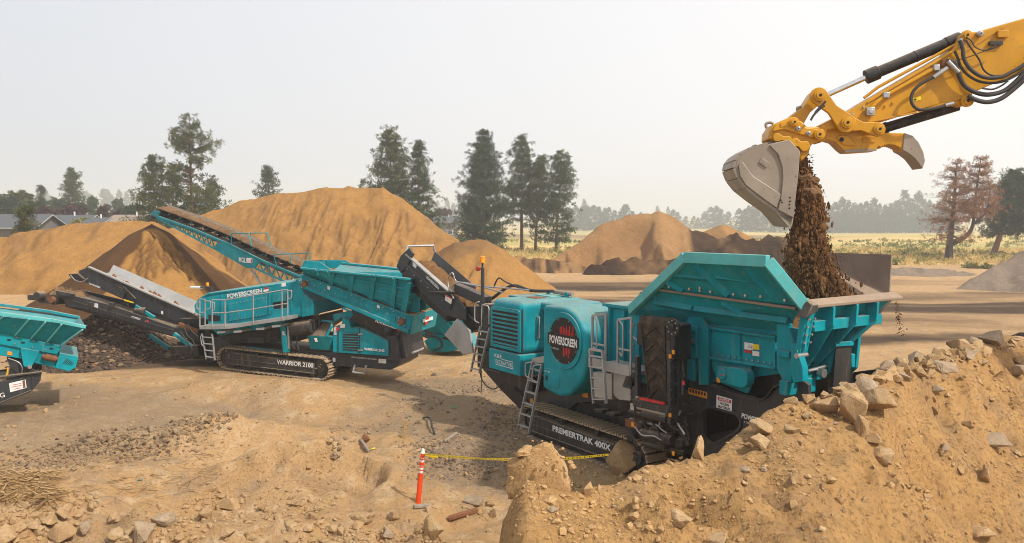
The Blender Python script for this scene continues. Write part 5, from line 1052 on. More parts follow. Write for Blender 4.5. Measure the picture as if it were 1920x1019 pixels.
for (a0, a1, b0, b1_) in (((434, 438), (466, 438), (428, 458), (472, 458)), ((513, 478), (546, 476), (513, 497), (545, 490))):
    for y in (-.62, .62):
        p, q, r, s = k_(*a0, -.62), k_(*a1, -.62), k_(*b0, -.62), k_(*b1_, -.62)
        g = MB().tube([V((r.x+.25, y, r.z-.1)), V((p.x, y, p.z)), V((q.x, y, q.z)), V((s.x, y, s.z-.1))], .03, 6).build('belt_hoop', M['teal'], SK)
for y in (-.5, .5): MB().bar(V((k_(471, 505, -.5).x, y, k_(471, 505, -.5).z)), V((k_(471, 505, -.5).x+3.4, y, .1)), .12, .12).build('support_leg', M['galv'], SK, .01)
x9 = k_(471, 505, -.5).x+3.4
MB().box(x9-.3, x9+.3, -1.2, 1.2, .05, .3).build('axle', M['dark'], SK, .02)
for y in (-1.35, 1.2): MB().cyl((x9, y, .45), (x9, y+.25, .45), .45, n=20).build('wheel', M['rubber'], SK, .05)
texty(SF, 'MGL', SK, (448, 491), (461, 493), 9, -.66, M['white'], bold=.03); decal(SF, SK, [(462, 484), (473, 484.5), (473, 494), (462, 493)], -.66, M['white'])
decal(SF, SK, [(470.5, 486), (472.5, 486), (472.5, 493), (470.5, 493)], -.668, M['red'])
# feed boot at the tail
xb = k_(815, 600, -.6).x
bo = MB().loft([V((xb-.6, -1.0, 2.0)), V((xb+1.3, -1.0, 1.8)), V((xb+1.3, 1.0, 1.8)), V((xb-.6, 1.0, 2.0))], [V((xb-.4, -.6, 1.0)), V((xb+1.2, -.6, .8)), V((xb+1.2, .6, .8)), V((xb-.4, .6, 1.0))]).build('feed_boot', M['teal'], SK, .015)
MB().prof([k_(*p, -.66) for p in [(796, 640), (812, 628), (850, 628), (860, 640), (867, 654), (840, 660), (808, 660)]], -.7, .7).build('tail_frame', M['teal'], SK, .015)
for i in range(3): MB().prof([k_(832+i*4, 632, -.68), k_(850+i*3, 634+i*5, -.68), k_(848+i*3, 637+i*5, -.68), k_(830+i*4, 636, -.68)], -.71, -.69).build('vent_slot', M['black'], SK)
MB().plate([k_(812, 586, -1.0), k_(837, 598, -1.0), k_(856, 640, -.75), k_(846, 640, -.75), k_(818, 615, -.9)], .05).build('boot_wing', M['teal'], SK)
hose([k_(800, 628, -.72), k_(822, 635, -.74), k_(828, 650, -.74), k_(812, 658, -.72)], .04, SK)
# ------------------------------------------------------------------ machine cut off at the left edge
LFm = Frame(gnd(40, 775), 28)
LM = empty('feeder_machine', LFm.o, LFm.ang, label='teal feed hopper and dark chassis end cut off by the left picture edge', cat='machine')
l_ = LFm.Y
ext = -4.6                                  # the machine runs on out of the picture
ch = [(l_(78.5, 698, 0)), l_(76, 714, 0), l_(61, 732, 0), l_(0, 756, 0)]
sl = (ch[3]-ch[2])/(ch[3].x-ch[2].x); tl0 = l_(0, 716, 0); sl2 = (tl0-ch[0])/(tl0.x-ch[0].x)
outl = [(ch[0].x, ch[0].z), (ch[1].x, ch[1].z), (ch[2].x, ch[2].z), (ch[3].x, ch[3].z), (ext, .35), (ext, tl0.z+(ext-tl0.x)*sl2.z*.3), (tl0.x, tl0.z)]
for y in (0, 2.3): MB().prof(outl, y, y+.12).build('chassis_side', M['dark'], LM, .015)
MB().prof([(p[0]-.08, p[1]+.06) for p in outl[:3]]+[(ext, .4), (ext, 1.0), (.2, 1.0)], .12, 2.3).build('chassis_floor', M['under'], LM, .01)
MB().bar((ch[0].x, .02, ch[0].z), (tl0.x-3, .02, tl0.z-.0+.0), .22, .05).bar((ch[2].x, -.01, ch[2].z), (ch[3].x, -.01, ch[3].z), .1, .05).build('chassis_flange', M['under'], LM, .006)
MB().bar(l_(61, 706, -.01), l_(61, 730, -.01), .05, .05, (0, 1, 0)).build('chassis_rib', M['dark'], LM)
decal(LFm, LM, [(17, 719), (48, 712), (50, 727.5), (19, 736)], -.01, M['white'], 'company_sign'); decal(LFm, LM, [(42, 714), (46.5, 713), (48, 727), (43.5, 728)], -.018, M['rust'], 'sign_band')
for i, (a, b) in enumerate((((24, 722), (40, 718.5)), ((22, 726), (41, 722)), ((26, 730), (38, 727)))): decal(LFm, LM, [(a[0], a[1]), (b[0], b[1]), (b[0], b[1]+1), (a[0], a[1]+1)], -.018, M['red'], 'sign_line', .003)
text('EXCAVATING', LM, l_(-82, 762, -.01), l_(9.5, 744.5, -.01), .15, M['white'], bold=0)
text('K&E', LM, l_(-82, 744, -.01), l_(-45, 737, -.01), .15, M['white'], bold=0)
yh = .15
rim = [l_(-170, 574, yh-.55), l_(0, 588, yh-.55), l_(98, 601, yh-.55), l_(161, 613.5, yh-.55)]; bot = [l_(-190, 600, yh), l_(0, 625, yh), l_(28.5, 630, yh), l_(116, 647, yh)]
hs = MB().plate([rim[3], bot[3], bot[0], rim[0]], .03).build('hopper_side', M['teal'], LM)
for a, b in zip(rim[:-1], rim[1:]): MB().bar(a, b, .16, .10).build('hopper_rim', M['teal_faded'], LM, .01)
for a, b in (((8, 592), (-28, 621)), ((56, 597), (29, 628)), ((86, 603), (59, 634)), ((116, 608), (89, 640)), ((-40, 587), (-72, 612)), ((155, 618), (116, 646))): MB().bar(l_(*a, yh-.62), l_(*b, yh-.10), .05, .12, (0, 1, 0)).build('hopper_rib', M['teal_faded'], hs, .006)
fr_ = [V((p.x-.1, 2.9, p.z-.05)) for p in rim]
for a, b in zip(fr_[:-1], fr_[1:]): MB().bar(a, b, .20, .09).build('hopper_rim', M['teal_dirty'], LM, .01)
MB().plate([fr_[3], V((bot[3].x, 2.3, bot[3].z)), V((bot[0].x, 2.3, bot[0].z)), fr_[0]], .03).build('hopper_side', M['teal'], LM)
MB().plate([rim[3], fr_[3], V((bot[3].x, 2.3, bot[3].z)), bot[3]], .03).build('hopper_end', M['teal'], LM)
body = MB().prof([l_(*p, yh-.03) for p in [(-190, 601), (0, 626), (116, 648), (107, 665), (75, 659), (38, 653), (0, 646), (-190, 622)]], yh-.05, yh+.1).build('feeder_body', M['teal'], LM, .01)
MB().prof([l_(*p, yh) for p in [(-190, 622), (0, 646), (38, 653), (75, 659), (108, 665), (103, 690), (68, 682), (39, 673), (0, 667), (-190, 645)]], yh+.02, 2.2).build('feeder_side', M['teal'], LM, .01)
for px, py in ((17, 637), (43, 642), (96, 653), (57, 656)): MB().bar(l_(px-3, py, yh-.06), l_(px+3.5, py+.6, yh-.06), .03, .045).build('slot', M['black'], body)
bolts(body, [l_(*p, yh-.05) for p in [(31, 633), (28, 645), (61, 651), (63, 640), (90, 645), (86, 656), (108, 649)]], .025)
MB().prof(rr([l_(*p, yh-.1) for p in [(38, 652), (75, 659), (62, 684), (56, 690), (44, 687)]], .06), yh-.14, yh-.04).build('pivot_bracket', M['teal'], LM, .01)
q = l_(56, 688, yh-.14); MB().cyl(q, q+V((0, -.06, 0)), .06).build('pivot_pin', M['steel'], LM)
eg = MB().prof([l_(*p, yh-.08) for p in [(112, 662), (147, 669), (142, 689), (129.6, 696), (103, 690)]], yh-.12, 2.3).build('end_guard', M['teal'], LM, .012)
for i in range(6): MB().bar(l_(118+i*3, 686+i*.6-4, yh-.13), l_(126+i*2.4, 672+i*1.6, yh-.13), .012, .03, (0, -1, 0)).build('vent_slot', M['black'], eg)
MB().cyl(l_(79, 668, yh-.08), l_(109, 674, yh-.08), .07).cyl(l_(84, 669, yh-.08), l_(106, 673.5, yh-.08), .10).build('tension_spring', M['rust'], LM, .01)
decal(LFm, LM, [(14, 659), (23, 660), (23, 667), (13.5, 665.5)], yh+.01, M['sticker_orange'])
MB().prof([l_(*p, .3) for p in [(12, 672), (40, 676), (56, 690), (72, 697), (40, 706), (8, 714), (20, 690)]], .3, 1.9).build('feeder_leg', M['dark'], LM, .02)
MB().tube([l_(8, 713, -.0), l_(14, 700, .1), l_(15, 690, .2)], .03, 6).build('yellow_handle', M['yellow'], LM)
hose([l_(15, 672, .1), l_(35, 680, .0), l_(42, 692, .0), l_(38, 704, .2)], .02, LM, 'steel')
crawler(LM, -5.4, -1.9, .45, 0, .38, 0, .08)
# ------------------------------------------------------------------ excavator reaching in from the right
EF = Frame((atd(1450, 330, 17.7)[0], 17.7, 0), -6)
EX = empty('excavator_arm', EF.o, EF.ang, label='yellow excavator arm with thumb and worn steel bucket tipping soil', cat='excavator')
e = EF.Y
ys_ = .38
st = [(1537, 236), (1566, 221), (1600, 204), (1624, 189), (1788, 93), (1800, 78), (1805, 63), (1835, 59), (1883, 45), (1922, 34), (1985, 8), (2060, 2), (2090, 50), (2010, 100), (1920, 134), (1824, 174), (1818, 190), (1806, 200), (1792, 196), (1786, 190), (1720, 208), (1654, 229), (1600, 234), (1560, 243), (1540, 246)]
P = [e(*p, -ys_) for p in st]
sk = MB().prof(P, -ys_, ys_).build('stick', M['yellow'], EX, .025)
# weld flanges along the stick
for a, b in (((1626, 193), (1787, 97)), ((1604, 234), (1720, 211)), ((1722, 210), (1822, 177))): MB().bar(e(*a, -ys_-.01), e(*b, -ys_-.01), .035, .035).build('stick_flange', M['yellow'], sk, .006)
MB().bar(e(1807, 98, -ys_-.01), e(1882, 50, -ys_-.01), .03, .03).build('stick_flange', M['yellow'], sk)
# boom beyond the frame
MB().prof([e(*p, -.3) for p in [(2030, -10), (2075, -25), (2250, 60), (2560, 330), (2700, 560), (2620, 600), (2480, 420), (2240, 170), (2060, 60)]], -.30, .30).build('boom', M['yellow'], EX, .03)
# bucket cylinder
A, B, Cc = e(1543, 182, 0), e(1634, 141, 0), e(1801, 71, 0)
MB().cyl(A, B, .055, n=16).build('bucket_rod', M['chrome'], EX, smooth=40)
MB().cyl(B, Cc, .112, n=20).build('bucket_cylinder', M['black'], EX, smooth=40)
d = (Cc-B).normalized(); 
for s0, s1_, r_ in ((-.12, .14, .145), (.9, .93, .12)): MB().cyl(B+d*s0, B+d*s1_, r_, n=20).build('cylinder_collar', M['black'], EX, .012, smooth=40)
MB().cyl(Cc-d*.3, Cc-d*.02, .125, n=20).build('cylinder_collar', M['black'], EX, .012, smooth=40)
# thumb cylinder
A2, B2 = e(1654, 242, 0), e(1796, 199, 0); MB().cyl(A2, B2, .10, n=20).build('thumb_cylinder', M['black'], EX, smooth=40)
d2 = (B2-A2).normalized(); MB().cyl(A2-d2*.02, A2+d2*.1, .115, n=20).build('cylinder_collar', M['black'], EX)
def pin(px, py, y, r, parent=EX, mat='yellow', l=.09):
    q = e(px, py, y); MB().cyl(q, q+V((0, -l, 0)), r, n=22).cyl(q+V((0, -l, 0)), q+V((0, -l-.025, 0)), r*.68, n=18).build('pin', M[mat], parent, .008)
    MB().cyl(q+V((0, -l-.025, 0)), q+V((0, -l-.035, 0)), r*.25, n=8).build('pin_bolt', M['ink'], parent)
def link_arm(a, b, w1, w2, y0, y1, name):
    """dog-bone link between two pins"""
    p, q = e(*a, y0), e(*b, y0); d = (q-p); d.y = 0; d.normalize(); n = V((-d.z, 0, d.x)); o = []
    for k in range(9):
        t = math.pi/2+math.pi*k/8; o.append(p+d*math.cos(t)*w1+n*math.sin(t)*w1)
    m0 = p.lerp(q, .5)
    o.append(m0-n*min(w1, w2)*.62)
    for k in range(9):
        t = -math.pi/2+math.pi*k/8; o.append(q+d*math.cos(t)*w2+n*math.sin(t)*w2)
    o.append(m0+n*min(w1, w2)*.62)
    return MB().prof(o, y0, y1).build(name, M['yellow'], EX, .012)
for y0, y1 in ((-.52, -.42), (.42, .52)):
    link_arm((1536, 180), (1587, 231), .17, .19, y0, y1, 'idler_link'); link_arm((1587, 231), (1647, 243), .17, .14, y0+.02, y1+.02, 'thumb_link')
link_arm((1536, 180), (1490, 232), .14, .16, -.28, .28, 'bucket_link')
for a in ((1536, 180), (1587, 231)): pin(*a, -.5, .115)
pin(1647, 243, -.46, .11); pin(1811, 190, -ys_, .12); pin(1835, 65, -ys_, .06, mat='steel'); pin(1810, 68, -ys_, .1)
# coupler
cp = [(1441, 262), (1442, 247), (1451, 233), (1478, 221), (1492, 219), (1503, 227), (1513, 238), (1543, 238), (1552, 245), (1548, 258), (1535, 266), (1521, 272), (1516, 290), (1502, 304), (1495, 286), (1478, 268), (1456, 266)]
MB().prof([e(*p, -.40) for p in cp], -.40, .40).build('coupler', M['yellow'], EX, .025)
MB().prof([e(*p, -.46) for p in [(1448, 247), (1454, 234), (1488, 222), (1502, 228), (1512, 240), (1544, 243), (1545, 256), (1520, 258), (1470, 243)]], -.46, -.39).build('coupler_plate', M['yellow'], EX, .015)
for a, r in (((1535, 253), .105), ((1488, 230), .09)): pin(*a, -.46, r)
for a in ((1515, 251), (1496, 242)): pin(*a, -.46, .05, mat='steel', l=.05)
link_arm((1458, 258), (1478, 262), .09, .07, -.50, -.40, 'coupler_jaw'); link_arm((1491, 267), (1508, 274), .09, .11, -.50, -.40, 'coupler_jaw')
MB().prof(rr([e(*p, -.47) for p in [(1463, 231), (1473, 229), (1474, 236), (1464, 239)]], .01), -.475, -.46).build('badge_plate', M['yellow'], EX, .004)
for P in ([(1437, 241), (1436, 233), (1443, 230), (1450, 232)], [(1496, 209), (1495, 203), (1501, 201), (1506, 204)], [(1411, 280), (1412, 275), (1418, 274), (1421, 277)]):
    MB().tube(spline([e(a, b, 0) for a, b in P], 4), .03, 7).build('lifting_eye', M['bucket'], EX, smooth=60)
# thumb
th = [(1543, 239), (1556, 233), (1578, 234), (1600, 241), (1648, 249), (1698, 250), (1712, 256), (1722, 268), (1731, 286), (1734, 302), (1730, 316), (1722, 306), (1714, 296), (1702, 287), (1690, 282)]
sr_ = []
for i in range(10): x = 1690-i*4.2; yb_ = 281-8*math.sin(math.pi*(i+.5)/10.5); sr_ += [(x, yb_), (x-2.1, yb_-3.2)]
th += sr_+[(1646, 275), (1644, 283), (1600, 286), (1588, 286), (1580, 280), (1566, 266), (1552, 262), (1538, 268), (1533, 258)]
tb = MB().prof([e(*p, -.26) for p in th], -.26, .26).build('thumb', M['yellow'], EX, .014)
MB().prof([e(*p, -.29) for p in [(1696, 249.5), (1712, 255), (1723, 267), (1732, 286), (1735, 302), (1730, 317), (1722, 306), (1714, 296), (1702, 287), (1692, 282)]], -.285, .285).build('thumb_tip', M['bucket'], tb, .014)
MB().prof([e(*p, -.29) for p in [(1568, 259), (1576, 254), (1590, 254), (1604, 268), (1604, 274), (1582, 272)]], -.29, -.25).build('thumb_gusset', M['yellow'], tb, .01)
q = e(1578, 262, -.29); MB().cyl(q, q+V((0, -.006, 0)), .045).build('thumb_hole', M['ink'], tb)
MB().prof([e(*p, -.27) for p in [(1618, 256), (1640, 256), (1640, 268), (1618, 268)]], -.28, -.26).build('badge_plate', M['yellow'], tb, .006)
MB().bar(e(1584, 284, -.27), e(1640, 281, -.27), .03, .05).build('thumb_edge', M['bucket'], tb)
# bucket
yb = .78
oc = [(1466, 265), (1479, 263), (1498, 285), (1496, 319), (1487, 407), (1484, 424), (1463, 405), (1457, 393), (1428, 373), (1400, 351), (1386, 333), (1379, 315), (1381, 303), (1390, 292), (1405, 282), (1440, 271)]
BK = None
for y0, y1 in ((-yb, -yb+.06), (yb-.06, yb)):
    o = MB().prof([e(*p, -yb) for p in oc], y0, y1).build('bucket_side', M['bucket'], EX, .01)
    BK = BK or o
sh = [e(*p, -yb) for p in [(1440, 271), (1405, 282), (1390, 292), (1381, 303), (1379, 315), (1386, 333), (1400, 351), (1428, 373), (1457, 393), (1484, 424)]]
shell = MB()
for a, b in zip(sh[:-1], sh[1:]):
    n = V((-(b-a).z, 0, (b-a).x)).normalized()*-.05
    shell.loft([V((a.x, -yb, a.z)), V((a.x, yb, a.z)), V((a.x, yb, a.z))+n, V((a.x, -yb, a.z))+n], [V((b.x, -yb, b.z)), V((b.x, yb, b.z)), V((b.x, yb, b.z))+n, V((b.x, -yb, b.z))+n])
shell.build('bucket_shell', M['bucket'], EX)
MB().prof([e(*p, -yb) for p in [(1442, 273), (1458, 268), (1479, 262), (1499, 284), (1497, 319), (1487, 409), (1458, 394), (1464, 366), (1467, 335), (1466, 314), (1458, 290)]], -yb-.045, -yb+.01).build('bucket_cheek_plate', M['bucket'], EX, .012)
MB().prof([e(*p, -yb) for p in [(1384, 311), (1388, 305), (1393, 304), (1402, 318), (1412, 331), (1440, 349), (1464, 365), (1456, 391), (1428, 371), (1398, 348), (1387, 330)]], -yb-.035, -yb+.01).build('bucket_wear_strip', M['bucket'], EX, .012)
MB().prof([e(*p, -yb) for p in [(1428, 296), (1443, 307), (1437, 316), (1422, 305)]], -yb-.03, -yb+.01).build('badge_plate', M['bucket'], EX, .008)
MB().prof([e(*p, -yb) for p in [(1430, 300), (1438, 306), (1435, 311), (1427, 305)]], -yb-.036, -yb-.03).build('badge_relief', M['bucket'], EX)
for px, py in ((1481, 371), (1481, 378), (1480, 384), (1480, 391), (1466, 380), (1464, 376)):
    q = e(px, py, -yb-.045); MB().cyl(q, q+V((0, -.004, 0)), .018).build('bolt_hole', M['ink'], EX)
MB().loft([e(1460, 397, -yb), e(1488, 408, -yb), e(1485, 427, -yb), e(1478, 420, -yb)], [V((p.x, yb, p.z)) for p in (e(1460, 397, -yb), e(1488, 408, -yb), e(1485, 427, -yb), e(1478, 420, -yb))]).build('bucket_lip', M['bucket'], EX, .012)
for y in (-.3, .3): MB().prof([e(*p, y) for p in [(1425, 278), (1450, 262), (1500, 270), (1498, 286), (1470, 284)]], y-.05, y+.05).build('bucket_ear', M['bucket'], EX, .012)
# pipes, clamps, hoses
yp = -ys_-.06
MB().tube([e(1632, 205, yp), e(1646, 190, yp), e(1660, 180, yp), e(1755, 127, yp)], .04, 8).build('hydraulic_pipe', M['yellow'], EX, smooth=60)
MB().tube([e(1614, 196, 0)+V((0, -.2, .1)), e(1640, 176, 0)+V((0, -.2, .1)), e(1786, 92, 0)+V((0, -.2, .06))], .03, 8).build('hydraulic_pipe', M['yellow'], EX, smooth=60)
for px, py in ((1661, 179), (1755, 128)): q = e(px, py, yp); MB().box(q.x-.06, q.x+.06, q.y-.06, q.y+.06, q.z-.06, q.z+.06).build('pipe_clamp', M['steel'], EX, .015)
q = e(1631, 210, yp); MB().box(q.x-.08, q.x+.08, q.y-.08, q.y+.04, q.z-.08, q.z+.08).cyl(q+V((0, -.1, 0)), q, .05).build('port_block', M['steel'], EX, .012)
q = e(1771, 119, yp); MB().box(q.x-.06, q.x+.06, q.y-.05, q.y+.05, q.z-.07, q.z+.07).build('pipe_elbow', M['rust'], EX, .012)
H_ = [([(1777, 115), (1790, 118), (1797, 138), (1808, 160), (1828, 173), (1852, 178), (1880, 172), (1902, 156), (1925, 132), (1960, 95)], .045), ([(1816, 180), (1828, 187), (1850, 192), (1875, 186), (1900, 168), (1930, 140), (1965, 100)], .045),
      ([(1800, 76), (1805, 92), (1808, 112), (1822, 132), (1845, 145), (1875, 145), (1900, 134), (1925, 118), (1960, 88)], .038), ([(1790, 96), (1796, 110), (1803, 128), (1820, 145), (1845, 155), (1880, 153), (1920, 132), (1955, 100)], .026),
      ([(1811, 76), (1822, 92), (1836, 112), (1845, 132), (1862, 142), (1890, 141)], .018), ([(1842, 166), (1860, 168), (1876, 162), (1890, 152)], .018),
      ([(1776, 128), (1760, 140), (1740, 150), (1720, 163), (1709, 180), (1711, 196), (1725, 206), (1755, 203), (1788, 194)], .032), ([(1528, 212), (1535, 204), (1543, 196), (1548, 190)], .022), ([(1520, 226), (1526, 216), (1538, 204), (1546, 198)], .022),
      ([(1812, 70), (1822, 78), (1828, 88), (1845, 95), (1865, 90), (1880, 83)], .012), ([(1790, 114), (1820, 106), (1850, 94), (1875, 80)], .010)]
for i, (P, r) in enumerate(H_): hose([e(a, b, yp-.10-.03*(i % 3)) for a, b in P], r, EX, 'hose', n=6)
for a, b, r in (((1777, 115), (1797, 136), .05), ((1800, 73), (1804, 92), .045), ((1776, 128), (1750, 146), .045), ((1788, 194), (1772, 198), .04)):
    MB().cyl(e(*a, yp-.1), e(*b, yp-.1), r, n=10).build('hose_fitting', M['steel'], EX, smooth=40)
q = e(1880, 65, -ys_); MB().box(q.x-.12, q.x+.08, q.y-.08, q.y, q.z-.07, q.z+.07).build('valve_mount', M['yellow'], EX, .01)
q = e(1868, 82, -ys_); MB().box(q.x-.15, q.x+.1, q.y-.07, q.y, q.z-.04, q.z+.04).build('valve', M['hose'], EX, .01)
decal(EF, EX, [(1712, 184), (1726, 180), (1727, 187), (1713, 191)], -ys_-.002, M['sticker_yellow'], 'warning_sticker'); decal(EF, EX, [(1714, 186), (1718, 185), (1718.5, 188), (1714.5, 189)], -ys_-.01, M['ink'], 'warning_pictogram', .003)
for px, py in ((1674, 193), (1660, 199)): q = e(px, py, -ys_); MB().cyl(q, q+V((0, -.03, 0)), .025).build('boss', M['yellow'], EX)
MB().prof([e(*p, -ys_) for p in [(1600, 206), (1622, 196), (1616, 210), (1610, 226), (1596, 232), (1586, 222)]], -ys_-.02, -ys_).build('nose_plate', M['yellow'], EX, .006)
bolts(EX, [e(*p, -ys_-.02) for p in [(1599, 215), (1606, 228), (1592, 214), (1619, 201)]], .025)
# ------------------------------------------------------------------ soil falling from the bucket into the hopper
col = np.array([(1497, 285, 5, .2), (1503, 310, 9, .45), (1508, 335, 15, .8), (1514, 360, 21, 1.0), (1518, 385, 25, 1.0), (1518, 410, 26, .95), (1516, 435, 28, 1.), (1514, 460, 32, 1.), (1518, 490, 38, 1.), (1524, 515, 44, 1.), (1532, 540, 50, 1.), (1540, 562, 55, 1.)])
def colpt(n, spread, yspread, pw=1.):
    py = rng.uniform(290, 562, n) if pw == 1 else 290+272*rng.uniform(0, 1, n)**pw; cx = np.interp(py, col[:, 1], col[:, 0]); hw_ = np.interp(py, col[:, 1], col[:, 2]); out = []
    a = rng.normal(0, 1, n)*spread; b = rng.normal(0, 1, n)*yspread
    for i in range(n):
        l = e(cx[i]+a[i]*hw_[i], py[i], b[i]*hw_[i]/75*(.8)); out.append(EF.W(l))
    return np.array(out), hw_
Pc, hw_ = colpt(520, .34, .42); s1 = rng.uniform(.06, .15, 520)*np.clip(hw_/30, .5, 1.1)
fs_ = scatter('falling_soil', Pc, s1, M['fall'], (1.0, 1.9), .25, smooth=True)
tag(fs_, 'column of dark moist soil falling from the bucket into the hopper', 'soil', kind='stuff')
Pc, hw_ = colpt(60000, .44, .55, .85); o = scatter('soil_crumbs', Pc, rng.gamma(1.2, .0075, 60000)+.004, M['fall'], (1.2, 2.6), .3); tag(o, 'fine crumbs of soil around the falling column', 'soil', kind='stuff')
Pd = []
for i in range(150):
    t = rng.uniform(0, 1)**.8; Pd.append(EF.W(e(1680+t*10+rng.normal(0, 1.5+4*t), 562+t*70, .9+rng.normal(0, .1))))
for i in range(140): Pd.append(EF.W(e(rng.normal(1512, 7), rng.uniform(288, 330), rng.normal(0, .25))))
o = scatter('spilled_soil', np.array(Pd), rng.gamma(1.3, .006, len(Pd))+.004, M['fall']); tag(o, 'thin stream of soil spilling past the hopper corner', 'soil', kind='stuff')
for i, (px, py, r, lb) in enumerate(((1526, 339, .13, 'round brown clod dropping beside the upper soil column'), (1514, 362, .27, 'largest brown clod inside the falling soil column'), (1507, 335, .17, 'brown clod falling just below the bucket mouth'))):
    me = rock_mesh(300+i, 18, 2, .22); o = link('soil_clod', me, M['darksoil']); o.location = EF.W(e(px, py, -.15)); o.scale = (r*1.1, r, r*.85); tag(o, lb, 'clod')
# ------------------------------------------------------------------ trees
def leafmat(name, a, b, c3):
    m, t, bs = nodes(name); tone = N(t, 'Attribute', attribute_name='tone').outputs['Fac']
    c = mix(t, ramp(t, tone, 0, .5), a, b); c = mix(t, ramp(t, tone, .55, 1), c, c3); t.links.new(c, bs.inputs['Base Color'])
    bs.inputs['Roughness'].default_value = .75; bs.inputs['Specular IOR Level'].default_value = .2
    tr = N(t, 'BsdfTranslucent'); t.links.new(c, tr.inputs[0]); mx = N(t, 'MixShader'); mx.inputs[0].default_value = .25
    t.links.new(bs.outputs[0], mx.inputs[1]); t.links.new(tr.outputs[0], mx.inputs[2]); t.links.new(mx.outputs[0], t.nodes['Material Output'].inputs[0]); return m
M['needle'] = leafmat('pine_needles', (.018, .034, .010), (.048, .078, .018), (.125, .140, .036))
M['needle_olive'] = leafmat('olive_needles', (.026, .038, .010), (.072, .090, .020), (.165, .160, .042))
M['needle_blue'] = leafmat('dense_needles', (.016, .032, .013), (.040, .068, .024), (.090, .118, .042))
M['needle_brown'] = leafmat('dead_needles', (.17, .075, .028), (.30, .140, .052), (.42, .22, .09))
M['leaf_purple'] = leafmat('purple_leaves', (.042, .020, .022), (.075, .034, .034), (.11, .055, .045))
M['leaf_green'] = leafmat('green_leaves', (.05, .085, .028), (.085, .13, .04), (.14, .18, .06))
M['leaf_sage'] = leafmat('sage_leaves', (.15, .15, .045), (.24, .23, .065), (.36, .32, .10))
M['bark'] = flat('pine_bark', (.19, .085, .048), .9)
M['bark_dead'] = flat('dead_bark', (.065, .048, .040), .9)
def tufts(Cn, rad, per, L, wdt, seed, up=.25):
    """needle sprays: thin blades radiating from each centre"""
    r = np.random.default_rng(seed); n = len(Cn); d = r.normal(size=(n, per, 3)); d[:, :, 2] += up; d /= np.linalg.norm(d, axis=2)[:, :, None]
    c0 = Cn[:, None, :]+d*(rad*r.uniform(.0, .5, (n, per, 1))); q = np.cross(d, r.normal(size=(n, per, 3))); q /= np.linalg.norm(q, axis=2)[:, :, None]+1e-6
    ln = L*r.uniform(.6, 1.3, (n, per, 1)); mid = c0+d*ln*.55
    v = np.stack([c0, mid+q*wdt, c0+d*ln, mid-q*wdt], 2).reshape(-1, 3); f = np.arange(n*per*4).reshape(-1, 4)
    tone = np.repeat(np.clip(r.beta(2, 2, n)[:, None]+r.normal(0, .12, (n, per)), 0, 1).ravel(), 4)
    return v, f, tone
def conifer(name, base, axes, R, c0, label, nb=120, per=20, seed=0, leaf='needle', bark='bark', prof=.8, group=None, sparse=0., droop=.0, L=.42, tuft=.30, skew=(0, 0), cat='tree', dens=1., inner=.35):
    """axes: list of (points, base radius, top radius, share of branches); local metres"""
    r = np.random.default_rng(seed+1000); T = empty(name, base, label=label, cat=cat, group=group); tm = MB(); centres = []
    for pts, r0, r1, share, cf in axes:
        P = [V(p) for p in spline(pts, 5)]; tm.tube(P, list(np.linspace(r0, r1, len(P))), 7)
        zb = P[0].z; zt = P[-1].z; zc = zb+(zt-zb)*cf
        for i in range(int(nb*1.85*share)):
            s = r.uniform(0, 1)**.85; z = zc+(zt-zc)*s; k = min(range(len(P)), key=lambda j: abs(P[j].z-z)); o = P[k]
            rr0 = R*share**.3*((1-s)**prof*.95+.05)*r.uniform(.45, 1.15)*(1 if s > .12 else .6+s*3.3); az = r.uniform(0, 2*math.pi)
            rise = r.uniform(-.12, .28)+.35*s-droop; d = V((math.cos(az)+skew[0], math.sin(az)+skew[1], 0)); tip = o+d*rr0+V((0, 0, rr0*rise)); md = o.lerp(tip, .5)+V((0, 0, -.05*rr0+r.normal(0, .06)*rr0))
            tm.tube([o, md, tip], [max(.02, .03+.012*rr0), .025, .01], 3)
            n = max(2, int(rr0*2.1*dens))
            for j in range(n):
                t = inner+(1-inner)*(j+r.uniform(0, 1))/n
                if r.uniform() < sparse: continue
                q = (o.lerp(md, t*2) if t < .5 else md.lerp(tip, t*2-1)); w_ = .28+.10*rr0*t; centres.append((q.x+r.normal(0, w_), q.y+r.normal(0, w_), q.z+r.normal(.08, w_*.55)))
    tm.build('trunk', M[bark], T)
    v, f, tone = tufts(np.array(centres), tuft, per, L, L*.125, seed)
    link('crown', mesh_np('crown', v, f, False, {'tone': tone}), M[leaf], T); return T
def pine(px, pyt, pyb, D, wpx, label, name='pine_tree', c0=.12, lean=0., **k):
    b = atd(px, pyb, D); t = atd(px, pyt, D); Hh = t[2]-b[2]; g = hz(np.array([b[0]]), np.array([D]))[0]
    if b[2] > g: b[2] = g; Hh = t[2]-g
    R = wpx/2*D/F*1.36; ax = [([(0, 0, -.3), (lean*.3, 0, Hh*.35), (lean*.8, 0, Hh*.7), (lean, 0, Hh)], .03*Hh*.6, .03, 1., c0)]
    return conifer(name, tuple(b), ax, R, c0, label, **k)
G3 = None
pine(360, 226, 420, 113, 105, 'tall open ponderosa pine with reddish trunk behind the stacking conveyor', c0=.16, nb=78, seed=1, leaf='needle_olive', prof=.42, dens=1.2, sparse=.08, inner=.45)
pine(290, 300, 425, 110, 108, 'bushy olive pine standing beside the tall open ponderosa', c0=.02, nb=100, seed=2, leaf='needle_olive', prof=.75, dens=1.3, L=.36)
pine(326, 318, 425, 111, 50, 'slim olive pine squeezed between the bushy pine and the tall ponderosa', c0=.05, nb=60, seed=22, leaf='needle_olive', prof=.5, dens=1.2, L=.36)
pine(398, 335, 420, 165, 44, 'round hazy pine peeping out behind the tall ponderosa', c0=.05, nb=90, seed=3, leaf='needle_blue', prof=.4)
